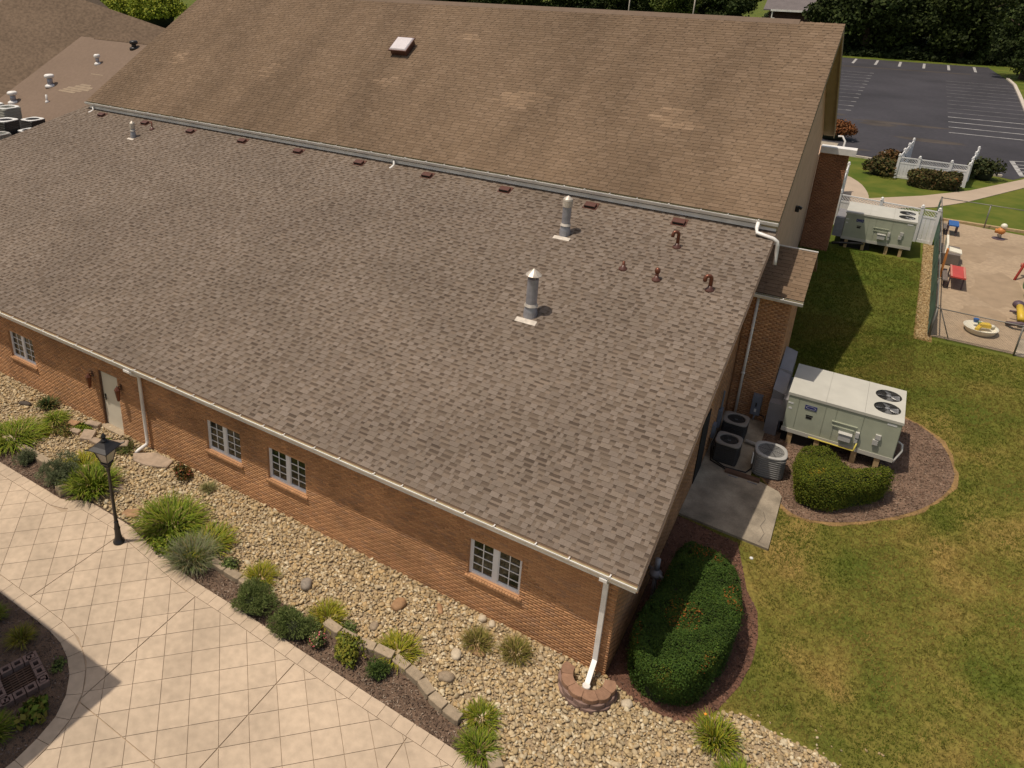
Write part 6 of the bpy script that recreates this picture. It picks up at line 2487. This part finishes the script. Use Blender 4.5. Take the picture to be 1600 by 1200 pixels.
# ------------------------------------------------------------------ playground
SAND = [(5.56, 20.65), (10.5, 20.65), (14.0, 21.0), (14.0, 34.6), (9.3, 34.85), (6.3, 35.3), (5.56, 35.3)]
sheet('playground_sand', SAND, 'sand', 0.012)
kind(sheet('concrete_edge', [(8.1, 20.56), (14, 20.56), (14, 22.1), (8.35, 22.1)], 'concrete', 0.03, 0.1), 'structure')
n0 = 2600
P = np.stack([rng.uniform(5.05, 5.5, n0), rng.uniform(20.2, 30.5, n0)], 1)
V, F, C = stone_mesh(np.c_[P, Tn(P[:, 1]) + 0.015], rng.uniform(0.02, 0.05, n0), [(0.36, 0.26, 0.13), (0.42, 0.31, 0.17), (0.30, 0.20, 0.09)])
kind(np_obj('gravel_verge', V, F, C, 'stone', None, True), 'stuff')
sheet('verge_soil', [(5.0, 20.1), (5.6, 20.1), (5.56, 30.6), (5.05, 30.6)], 'dry', 0.008)
tb2 = MB()
tb2.b2(5.6, 14, 35.3, 35.5, 1.9, 2.12)
kind(tb2.build('sand_border_timber', 'wood_tan'), 'structure')


def ptable(name, label, x, y, top_m, leg_m, w, d, h):
    z = T(y)
    t = thing(name, label, 'play bench', (x, y, z))
    mb = MB()
    mb.box((x + w * 0.15, y, z + h), (w, d, 0.06))
    mb.build('table_top', top_m, t)
    for dx in (-w * 0.33, w * 0.55):
        for dy in (-d * 0.38, d * 0.38):
            m = MB()
            m.tube([(x + dx, y + dy, z), (x + dx, y + dy, z + h - 0.03)], 0.03, 6)
            m.build('leg', leg_m, t)
    m = MB()
    m.box((x - w * 0.62, y, z + h * 0.62), (w * 0.34, d, 0.05))
    m.build('seat', 'grey_p', t)
    m = MB()
    m.tube([(x - w * 0.62, y - d * 0.3, z), (x - w * 0.62, y - d * 0.3, z + h * 0.6)], 0.03, 6)
    m.tube([(x - w * 0.62, y + d * 0.3, z), (x - w * 0.62, y + d * 0.3, z + h * 0.6)], 0.03, 6)
    m.build('seat_frame', leg_m, t)
    return t


M['scuff'] = mat('scuffed_sand', (0.30, 0.222, 0.147), 0.95, var=0.12, scale=2)
for cx_, cy_, a_, b_ in ((7.9, 26.5, 1.1, 1.9), (6.9, 30.5, 0.7, 1.2), (8.3, 31.8, 0.9, 1.0), (7.3, 23.6, 0.8, 0.9), (9.2, 24.5, 0.9, 1.3)):
    r_ = random.Random(int(cx_ * 31 + cy_ * 7))
    sheet('scuffed_sand', [(cx_ + a_ * math.cos(2 * PI * i / 18) * r_.uniform(0.7, 1.2), cy_ + b_ * math.sin(2 * PI * i / 18) * r_.uniform(0.7, 1.2)) for i in range(18)], 'scuff', 0.016)
ptable('play_table', 'small blue-topped play table at the far left corner of the sand', 6.1, 33.0, 'blue_p', 'purple_p', 0.42, 0.95, 0.55)
rt = ptable('play_table', 'red slatted play table with an orange upright against the green fence', 6.22, 26.3, 'red_p', 'purple_p', 0.55, 1.6, 0.55)
z = T(26.3)
m = MB()
m.b2(5.72, 5.80, 26.75, 26.95, z, z + 1.35)
m.build('upright', 'orange_p', rt)
for k in range(2):
    m = MB()
    m.b2(6.50 + 0.0 + k * 0.03 - k * 0.5, 6.56 + k * 0.03 - k * 0.5, 25.5, 27.1, z + 0.585, z + 0.60)
    m.build('edge_strip', 'pink_p', rt)
z = T(29.1)
ht = thing('play_house', 'grey and cream plastic play counter with one raised side in the sand', 'play house', (6.05, 29.2, z))
mb = MB()
mb.b2(5.68, 6.40, 28.3, 29.7, z, z + 0.50)
mb.build('body', 'grey_p', ht)
mb = MB()
mb.hexa([(5.90, 28.75, z + 0.50), (6.46, 28.6, z + 0.46), (6.46, 29.25, z + 0.46), (5.90, 29.4, z + 0.50), (5.90, 28.75, z + 0.56), (6.46, 28.6, z + 0.52), (6.46, 29.25, z + 0.52), (5.90, 29.4, z + 0.56)])
mb.build('counter_top', 'cream_p', ht)
mb = MB()
mb.hexa([(5.80, 28.4, z + 0.5), (5.88, 28.4, z + 0.5), (5.88, 29.9, z + 0.5), (5.80, 29.9, z + 0.5), (5.80, 28.7, z + 0.9), (5.88, 28.7, z + 0.9), (5.88, 29.9, z + 0.95), (5.80, 29.9, z + 0.95)])
mb.build('raised_side', 'cream_p', ht)
# spring rider
z = 2.0
sr = thing('spring_rider', 'small orange spring rider with a pale head at the far side of the sand', 'spring rider', (8.12, 33.5, z))
mb = MB()
mb.lathe([(0.28, 0), (0.27, 0.04), (0.05, 0.05)], (8.12, 33.5, z), 12)
mb.tube([(8.12 + 0.09 * math.cos(i * 1.1), 33.5 + 0.09 * math.sin(i * 1.1), z + 0.05 + i * 0.011) for i in range(20)], 0.016, 5)
mb.build('spring', 'purple_p', sr)
mb = MB()
mb.sphere((8.14, 33.5, z + 0.42), 0.19, 12, 8, 0.9)
mb.box((8.05, 33.5, z + 0.40), (0.30, 0.12, 0.2))
mb.build('body', 'orange_p', sr, True)
mb = MB()
mb.sphere((8.20, 33.5, z + 0.68), 0.14, 12, 8)
mb.build('head', 'cream_p', sr, True)
# sand table
z = T(21.5)
stb = thing('sand_table', 'round cream plastic sand tub with yellow and blue toys in it', 'sand table', (7.15, 21.95, z))
mb = MB()
mb.lathe([(0.30, 0), (0.46, 0.05), (0.55, 0.24), (0.58, 0.27), (0.54, 0.27), (0.48, 0.14), (0.1, 0.12)], (7.12, 21.95, z), 22, True)
mb.build('tub', 'cream_p', stb, True)
mb = MB()
mb.box((7.22, 22.0, z + 0.33), (0.36, 0.26, 0.14), 0.3)
mb.box((7.02, 21.72, z + 0.28), (0.13, 0.42, 0.08), -0.3)
mb.build('yellow_slide', 'yellow_p', stb)
mb = MB()
mb.lathe([(0.08, 0), (0.10, 0.14), (0.03, 0.16)], (6.95, 22.25, z + 0.3), 10)
mb.build('blue_bucket', 'blue_p', stb)
mb = MB()
mb.lathe([(0.05, 0), (0.06, 0.1), (0.02, 0.12)], (7.05, 22.05, z + 0.3), 10)
mb.build('green_cup', 'green_p', stb)
mb = MB()
mb.sphere((7.5, 22.2, z + 0.28), 0.09, 8, 5, 0.6)
mb.build('shell', 'cream_p', stb)
# rocker
z = T(23.2)
ry = thing('rocking_toy', 'yellow rocking toy with brown ends near the right picture edge', 'rocking toy', (8.4, 23.3, z))
mb = MB()
mb.tube([(8.40, 23.0, z + 0.36), (8.38, 24.1, z + 0.52)], [0.14, 0.12], 10)
mb.build('body', 'yellow_p', ry, True)
mb = MB()
mb.sphere((8.37, 24.35, z + 0.50), 0.22, 12, 7, 0.8)
mb.build('head', 'purple_p', ry, True)
mb = MB()
mb.tube([(8.0, 23.05, z + 0.1), (8.15, 22.85, z + 0.2), (8.40, 22.85, z + 0.26), (8.65, 22.85, z + 0.2), (8.80, 23.05, z + 0.1)], 0.09, 8)
mb.build('rocker_base', 'purple_p', ry, True)
mb = MB()
mb.tube([(8.05, 23.7, z + 0.40), (8.3, 23.7, z + 0.42)], 0.04, 6)
mb.build('grip', 'purple_p', ry, True)
z = T(28.3)
rs = thing('climbing_frame', 'red slanting pole of a climbing frame cut by the right picture edge', 'climbing frame', (8.7, 28.4, z))
mb = MB()
mb.tube([(8.48, 28.0, z), (9.0, 29.0, z + 1.5), (9.3, 29.6, z + 2.3)], 0.05, 8)
mb.build('pole', 'red_p', rs, True)
mb = MB()
mb.tube([(8.62, 28.6, z + 0.55), (8.95, 28.5, z + 0.6)], 0.10, 8)
mb.tube([(10.2, 27.5, z), (9.9, 28.6, z + 1.5), (9.3, 29.6, z + 2.3)], 0.05, 8)
mb.build('brace', 'pink_p', rs, True)
z = T(26.8)
gs = thing('green_toy', 'green plastic play piece cut by the right picture edge', 'play piece', (8.95, 26.9, z))
mb = MB()
mb.rbox((9.0, 27.4, z + 0.28), (0.5, 0.5, 0.55), 0.1, 3)
mb.rbox((8.95, 26.3, z + 0.18), (0.45, 0.45, 0.36), 0.1, 3)
mb.build('body', 'green_p', gs)

# ------------------------------------------------------------------ walks and car park
sheet('walkway', smooth_poly([(0.9, 31.8), (1.0, 34.0), (1.9, 34.5), (2.3, 36.2), (2.28, 37.8), (2.0, 39.6), (1.6, 41.1), (0.8, 42.7), (0.0, 42.9), (0.0, 31.8)], 1), 'walk', 0.03, 0.05)
sheet('walkway', [(2.2, 34.7), (4.0, 36.6), (5.45, 37.85), (7.0, 40.2), (10.0, 46.0), (14, 53), (13.2, 54.6), (10.1, 48.4), (7.2, 43.2), (4.8, 40.1), (2.25, 37.6)], 'walk', 0.034, 0.05)
LOT = [(-40, 48.9), (1.3, 48.9), (2.1, 48.6), (3.5, 48.5), (8.2, 48.7), (9.6, 48.0), (13, 54.6), (12.2, 66), (12.3, 78), (12.6, 91), (12.75, 100), (12.4, 106), (11.2, 118.5), (-60, 116.5), (-60, 70)]
lot = sheet('car_park', LOT, 'asphalt', 0.012)
kb = MB()
for p, q in zip([(-30, 48.8), (1.3, 48.8), (2.1, 48.5), (3.4, 48.4)], [(1.3, 48.8), (2.1, 48.5), (3.4, 48.4)]):
    kb.box(((p[0] + q[0]) / 2, (p[1] + q[1]) / 2, 2.06), (math.hypot(q[0] - p[0], q[1] - p[1]), 0.18, 0.14), math.atan2(q[1] - p[1], q[0] - p[0]))
kb.box((7.75, 48.5, 2.06), (2.6, 0.2, 0.14), 0.05)
for p, q in zip([(12.35, 66), (12.45, 78), (12.75, 91), (12.9, 100), (12.6, 106)], [(12.45, 78), (12.75, 91), (12.9, 100), (12.6, 106)]):
    kb.box(((p[0] + q[0]) / 2, (p[1] + q[1]) / 2, 2.06), (math.hypot(q[0] - p[0], q[1] - p[1]), 0.3, 0.16), math.atan2(q[1] - p[1], q[0] - p[0]))
kind(kb.build('kerb', 'kerb'), 'structure')


def strip(mb, p, q, w, z=2.017):
    dx, dy = q[0] - p[0], q[1] - p[1]
    l = math.hypot(dx, dy)
    nx, ny = -dy / l * w / 2, dx / l * w / 2
    mb.add([(p[0] + nx, p[1] + ny, z), (p[0] - nx, p[1] - ny, z), (q[0] - nx, q[1] - ny, z), (q[0] + nx, q[1] + ny, z)], [(0, 1, 2, 3)])


for k in range(14):
    y = 63.3 + 2.74 * k
    mb = MB()
    xr = 11.9 if y < 85 else 12.3
    strip(mb, (6.33, y), (xr + 0.4, y + 0.2), 0.20 if k < 5 else 0.17)
    mb.build('stall_line', 'paint_new' if k < 4 else 'paint', lot)
for k in range(12):
    y = 69.5 + 2.86 * k
    mb = MB()
    strip(mb, (-1.15, y), (-7.5, y), 0.17)
    mb.build('stall_line', 'paint', lot)
    mb = MB()
    strip(mb, (-1.15, y), (-1.6, y), 0.19, 2.021)
    mb.build('stall_line_end', 'paint_new', lot)
for x in (-4.25, -1.57, 1.2, 3.98, 6.74, 9.6):
    mb = MB()
    strip(mb, (x, 111.2), (x, 117.4), 0.30)
    mb.build('stall_line', 'paint_new', lot)
for p, q in (((-8, 106.6), (9, 108.2)),):
    mb = MB()
    strip(mb, p, q, 0.9, 2.0165)
    mb.build('seal_strip', 'patch', lot)
for cx, cy, a, b in ((1.2, 63.5, 1.4, 0.9), (-0.6, 51.6, 2.2, 0.55), (5.0, 58.5, 2.5, 0.7), (-3.5, 66.5, 2.0, 1.2), (3.0, 64.8, 4.0, 0.6)):
    mb = MB()
    r_ = random.Random(int(cx * 10) + 50)
    pts = [(cx + a * math.cos(2 * PI * i / 14) * r_.uniform(0.75, 1.15), cy + b * math.sin(2 * PI * i / 14) * r_.uniform(0.75, 1.15), 2.0155) for i in range(14)]
    mb.add(pts, [tuple(range(14))])
    mb.build('asphalt_patch', 'patch', lot)
M['tar'] = mat('dark_tar_patch', (0.018, 0.016, 0.017), 0.8, var=0.15)
for x0, x1, y0, y1 in ((4.7, 5.9, 45.2, 51.5), (5.95, 7.0, 45.2, 51.0)):
    mb = MB()
    for a, b, c, d in ((x0, x1, y0, y0 + 0.15), (x0, x1, y1 - 0.15, y1), (x0, x0 + 0.1, y0 + 0.15, y1 - 0.15), (x1 - 0.1, x1, y0 + 0.15, y1 - 0.15)):
        mb.add([(a, c, 2.02), (b, c, 2.02), (b, d, 2.02), (a, d, 2.02)], [(0, 1, 2, 3)])
    mb.build('tar_seam', 'tar', lot)
sheet('enclosure_floor', [(3.4, 44.1), (6.85, 44.0), (7.4, 49.4), (3.95, 49.9)], 'asphalt', 0.0145)
hm = MB()
for p, q in (((9.9, 54.2), (10.15, 49.4)), ((9.9, 54.2), (13.0, 55.4)), ((9.95, 53.0), (12.8, 54.0)), ((10.0, 51.9), (12.5, 52.7)), ((10.05, 50.8), (12.0, 51.5))):
    m = MB()
    strip(m, p, q, 0.28 if p[0] == 9.9 and q[0] < 10.5 else 0.14, 2.022)
    m.build('hatch_line', 'paint_new', lot)
bo = thing('marker_post', 'short white and orange marker post beside the reddish shrub', 'post', (2.45, 48.4, 2.0))
mb = MB()
mb.lathe([(0.10, 0.0), (0.09, 0.05), (0.06, 0.08), (0.06, 0.62)], (2.42, 47.9, 2.0), 10)
mb.build('stem', 'pink_p', bo)
mb = MB()
mb.sphere((2.42, 47.9, 2.70), 0.10, 10, 6)
mb.build('cap', 'cream_p', bo, True)
# white porch rail and downspout behind the far projection
wr = thing('white_railing', 'white curved railing at the rear corner past the flat white-edged roof', 'railing', (0.3, 36, 2))
for dy in (0.0,):
    mb = MB()
    mb.tube([(0.25, 33.4 + dy, 6.1), (0.45, 33.4 + dy, 6.12), (0.62, 33.3 + dy, 5.9), (0.60, 33.2 + dy, 5.4), (0.85, 33.1 + dy, 4.9), (0.95, 33.0 + dy, 4.2), (0.95, 33.0 + dy, 2.0)], 0.05, 8)
    mb.build('rail', 'trim_white', wr, True)
pb = thing('rear_porch', 'small rear porch roof with a pale edge past the flat white-edged roof', 'porch', (-1, 34, 2))
mb = MB()
mb.b2(-2.0, 0.25, 33.2, 35.0, 5.3, 5.45)
mb.build('roof', 'concrete', pb)
for x, y in ((-1.8, 33.0), (0.1, 33.0), (0.1, 35.0)):
    mb = MB()
    mb.b2(x - 0.1, x + 0.1, y - 0.1, y + 0.1, 2.0, 5.3)
    mb.build('post', 'stucco', pb)

# ------------------------------------------------------------------ grass blades on the near lawn
def lawn_blades(name, poly, dens, avoid, box, h=(0.03, 0.075), green=0.0):
    n = int((box[1] - box[0]) * (box[3] - box[2]) * dens)
    P = np.stack([rng.uniform(box[0], box[1], n), rng.uniform(box[2], box[3], n)], 1)
    k = inpoly(P, poly)
    for a in avoid:
        k &= ~inpoly(P, a)
    k &= rng.uniform(0, 1, n) < np.clip(1 - (P[:, 0] - 8.5) / 11, 0, 1)          # thins out where nobody sees single blades
    P = P[k]
    n = len(P)
    low = np.sin(P[:, 0] * 1.7 + np.sin(P[:, 1] * 0.9) * 1.5) + np.sin(P[:, 1] * 1.3 + P[:, 0] * 0.7) + 0.9 * np.sin(P[:, 0] * 4.3 - P[:, 1] * 3.1 + 1.2 * np.sin(P[:, 1] * 2.1)) + 0.7 * np.sin(P[:, 0] * 9.1 + 2 * np.sin(P[:, 1] * 7.3)) + rng.normal(0, 0.8, n)
    dry = np.clip(0.55 + 0.26 * low + 0.35 * np.sin(P[:, 0] * 0.8 + 0.9 * np.sin(P[:, 1] * 0.55)) * np.sin(P[:, 1] * 0.62 + 0.8) - green, 0, 1)[:, None]
    far = np.clip((P[:, 1:2] - 11) / 10, 0, 1)
    dry = dry * (1 - 0.65 * far)
    c = (1 - dry) * np.array([0.092, 0.118, 0.014]) + dry * np.array([0.275, 0.200, 0.055])
    c = c * rng.uniform(0.7, 1.3, (n, 1))
    nb = 4
    P4 = np.repeat(P, nb, 0) + rng.normal(0, 0.022, (n * nb, 2))
    c4 = np.repeat(c, nb, 0) * rng.uniform(0.8, 1.2, (n * nb, 1))
    N = n * nb
    a = rng.uniform(0, 2 * PI, N)
    hh = rng.uniform(*h, N)
    w = rng.uniform(0.004, 0.008, N)
    lean = rng.uniform(0.2, 1.1, N) * hh
    b = rng.uniform(0, 2 * PI, N)
    z = Tn(P4[:, 1])
    V = np.zeros((N, 3, 3))
    V[:, 0] = np.c_[P4[:, 0] + w * np.cos(a), P4[:, 1] + w * np.sin(a), z]
    V[:, 1] = np.c_[P4[:, 0] - w * np.cos(a), P4[:, 1] - w * np.sin(a), z]
    V[:, 2] = np.c_[P4[:, 0] + lean * np.cos(b), P4[:, 1] + lean * np.sin(b), z + hh]
    F = np.arange(N * 3).reshape(-1, 3)
    return kind(np_obj(name, V.reshape(-1, 3), F, c4, 'leaf'), 'stuff')


PAD = [(0.0, 5.9), (2.33, 5.8), (2.29, 8.3), (1.4, 8.6), (1.3, 11.6), (0, 11.6)]
LAWN = [(0.1, 5.0), (1.6, 5.7), (2.3, 4.3), (2.7, 3.0), (2.55, 1.4), (2.25, 0.6), (2.8, 0.8), (3.4, 0.75), (4.17, 0.78), (4.5, 0.66), (6.2, -0.5), (20, -4), (20, 20.3), (5.2, 20.3), (5.15, 27.5), (0.1, 27.5), (0.1, 14.3), (1.2, 14.3)]
lawn_blades('lawn_blades', LAWN, 420, [DRY_RING, PAD, HEDGE_BED], (0.1, 20, -4, 20.3))
lawn_blades('far_lawn_blades', [(0.1, 14.0), (5.1, 14.0), (5.1, 28), (0.1, 28)], 330, [DRY_RING], (0.1, 5.1, 14.0, 28), (0.04, 0.085), 0.2)

# ------------------------------------------------------------------ trees, bushes, house, poles
TREE = [(0.026, 0.040, 0.010), (0.034, 0.049, 0.011), (0.021, 0.031, 0.009), (0.043, 0.057, 0.014)]


def make_tree(label, cat, x, y, h, r, n=11000, leaf=0.15, pal=TREE, group='trees behind the car park', name='broadleaf_tree', low=0.0):
    z = 2.0
    t = thing(name, label, cat, (x, y, z), group)
    nb = 26
    cs = []
    for i in range(nb):
        u = rng.normal(0, 1, 3)
        u /= np.linalg.norm(u)
        k = rng.uniform(0.45, 1.0)
        cs.append((u[0] * r * 0.78 * k, u[1] * r * 0.78 * k, h * (0.50 + low * 0.5) + u[2] * h * (0.46 - low * 0.35) * k, r * rng.uniform(0.28, 0.46)))
    cs = np.array(cs)
    idx = rng.integers(0, nb, n)
    u = rng.normal(0, 1, (n, 3))
    u /= np.linalg.norm(u, axis=1, keepdims=True)
    P = cs[idx, :3] + u * cs[idx, 3:4] * rng.uniform(0.6, 1.08, (n, 1)) * np.array([1, 1, 0.8])
    P[:, 2] = np.maximum(P[:, 2], 0.35)
    tone_ = rng.uniform(0.75, 1.3, nb)[idx][:, None]
    V, F, C = leaf_cloud(P + np.array([x, y, z]), u, leaf, pal_cols(pal, n) * tone_, 0.8)
    np_obj('crown', V, F, C, 'leaf', t)
    mb = MB()
    mb.tube([(x, y, z - 0.2), (x + 0.05 * r, y, z + h * 0.25), (x, y + 0.04 * r, z + h * 0.6), (x, y, z + h * 0.85)], [0.05 * h * 0.8, 0.035 * h, 0.022 * h, 0.006 * h], 8)
    for i in range(5):
        a = 2 * PI * i / 5 + 0.4
        zz = h * (0.25 + 0.08 * i)
        mb.tube([(x, y, z + zz), (x + r * 0.35 * math.cos(a), y + r * 0.35 * math.sin(a), z + zz + h * 0.14), (x + r * 0.65 * math.cos(a), y + r * 0.65 * math.sin(a), z + zz + h * 0.22)], [0.018 * h, 0.010 * h, 0.004 * h], 6)
    mb.build('trunk', 'bark', t, True)
    return t


ta = make_tree('t', 'tree', -12, 126, 12, 5.2)
tb_ = make_tree('t', 'tree', -8, 128, 10, 4.6)
tc_ = make_tree('t', 'tree', -4, 126, 8, 4.0, 9000)
td = make_tree('t', 'tree', 0, 127, 11, 5.0, pal=[(0.032, 0.045, 0.010), (0.042, 0.055, 0.011), (0.024, 0.034, 0.009)])
protos = [ta, tb_, tc_, td]
used = set()
GT_ = 'trees behind the car park'
rt_ = random.Random(21)
LT = 'dark green tree in the wooded strip beyond the car park and hall'
# scrub under the trees
nU = 80000
Pu = np.stack([rng.uniform(-160, 16, nU), rng.uniform(0, 1, nU) ** 1.3], 1)
yb_ = np.where(Pu[:, 0] > -13, 120.8, np.where(Pu[:, 0] > -24, 152, 141))
Py = yb_ + Pu[:, 1] * 26
hz = (1.3 + 0.9 * np.sin(Pu[:, 0] * 0.9) * np.sin(Pu[:, 0] * 0.37 + 1)) * (0.6 + 1.2 * np.clip(Pu[:, 1] * 4, 0, 1))
Pz = 2.0 + rng.uniform(0, 1, nU) ** 0.6 * hz
V, F, C = leaf_cloud(np.c_[Pu[:, 0], Py, Pz], np.tile(np.array([0, -0.5, 0.7]), (nU, 1)), 0.19, pal_cols([(0.019, 0.028, 0.008), (0.025, 0.035, 0.009), (0.014, 0.020, 0.006)], nU), 0.8)
kind(np_obj('woodland_scrub', V, F, C, 'leaf'), 'stuff')


def place(i, x, y, s, label):
    if i not in used:
        used.add(i)
        o = protos[i]
        o.location = (x, y, 2.0)
        o.scale = (s, s, s)
        o.rotation_euler = (0, 0, rt_.uniform(0, 6))
        o['label'] = label
        return o
    return dup(protos[i], (x, y, 2.0), rt_.uniform(0, 6), s, label, GT_)


row = []
for k, x in enumerate(range(-8, 15, 4)):
    row.append((x + rt_.uniform(-0.8, 0.8), 124.5 + rt_.uniform(-1, 1.5)))
for x in range(-112, -10, 7):
    row.append((x + rt_.uniform(-1.5, 1.5), 150 + rt_.uniform(-4, 6)))
for x in range(-150, 20, 8):
    row.append((x + rt_.uniform(-2, 2), 172 + rt_.uniform(-5, 8)))
ORD = ('leftmost', 'second from the left', 'third from the left', 'third from the right', 'second from the right', 'rightmost')
for k, (x, y) in enumerate(row):
    if -25 < x < -9 and y < 160:
        continue
    place(rt_.randrange(4), x, y, rt_.uniform(0.85, 1.25), LT if k > 5 else 'dark tree at the far edge of the car park, %s of six' % ORD[k])
make_tree('big dark tree overhanging the far right corner of the car park', 'tree', 14.0, 107, 11.0, 4.6, 14000, 0.13, TREE, GT_, low=0.0)
make_tree('lighter green tree showing over the ridge, left of the small house', 'tree', -36, 138, 9.5, 4.2, 11000, 0.14, [(0.060, 0.082, 0.014), (0.045, 0.066, 0.012), (0.078, 0.095, 0.017)], GT_, low=0.1)
make_tree('bright flecked tree right beside the small house above the ridge', 'tree', -10.8, 136, 9.0, 3.2, 9000, 0.13, [(0.04, 0.058, 0.012), (0.032, 0.046, 0.010), (0.10, 0.11, 0.06)], GT_, low=0.0)
make_tree('mid-green tree over the ridge between the two thin poles', 'tree', -38, 146, 8.0, 4.0, 9000, 0.14, [(0.042, 0.060, 0.012), (0.032, 0.046, 0.010)], GT_, low=0.1)
YB = [(0.22, 0.25, 0.022), (0.17, 0.21, 0.020), (0.27, 0.28, 0.03), (0.12, 0.16, 0.018)]
for x, y, r, h, l in ((-112.5, 84.5, 5.2, 5.6, 'yellow-green bush nearest the tall hall roof at top left'), (-119, 88, 5.4, 6.2, 'yellow-green bush in the middle of the row at top left'),
                      (-127, 91, 5.4, 5.8, 'yellow-green bush farther left in the row beyond the hip roof'), (-136, 95, 5.6, 5.6, 'yellow-green bush farthest left in the row beyond the hip roof')):
    shrub('hedge_bush', l, 'bush', x, y, r, h, YB, 0.15, 8000, 'yellow-green bushes beyond the hip roof')

hs = thing('house', 'small house with a grey roof, dark red wall and white porch post beyond the trees', 'house', (-17, 140, 2.0))
mb = MB()
mb.b2(-20.4, -13.2, 140.9, 148, 2, 7.0)
mb.build('wall', 'house_wall', hs)
mb = MB()
mb.hexa([(-21.2, 139.6, 6.9), (-12.8, 139.6, 6.9), (-12.8, 144.5, 9.9), (-21.2, 144.5, 9.9), (-21.2, 139.6, 7.1), (-12.8, 139.6, 7.1), (-12.8, 144.5, 10.1), (-21.2, 144.5, 10.1)])
mb.hexa([(-21.2, 144.501, 9.9), (-12.8, 144.501, 9.9), (-12.8, 149.4, 6.9), (-21.2, 149.4, 6.9), (-21.2, 144.501, 10.1), (-12.8, 144.501, 10.1), (-12.8, 149.4, 7.1), (-21.2, 149.4, 7.1)])
mb.build('roof', 'house_roof', hs)
mb = MB()
mb.b2(-20.0, -14.6, 139.5, 139.59, 6.80, 7.12)
mb.build('fascia', 'trim_white', hs)
for x in (-19.7,):
    mb = MB()
    mb.b2(x - 0.09, x + 0.09, 139.62, 139.8, 2.0, 6.85)
    mb.b2(x + 0.09, x + 0.5, 139.65, 139.75, 5.6, 5.75)
    mb.build('porch_post', 'trim_white', hs)
for x, l in ((-40.3, 'thin pale pole standing above the ridge, left of its twin'), (-29.5, 'thin pale pole standing above the ridge, right of its twin')):
    p = thing('utility_pole', l, 'pole', (x, 125, 2), 'two thin poles beyond the ridge')
    m = MB()
    m.tube([(x, 125, 2), (x, 125, 12)], 0.10, 8)
    m.build('pole', 'kerb', p, True)
    m = MB()
    m.b2(x - 0.8, x + 0.8, 124.93, 125.07, 11.6, 11.75)
    m.build('cross_arm', 'kerb', p)

for o in bpy.data.objects:
    if '_o' in o:
        del o['_o']
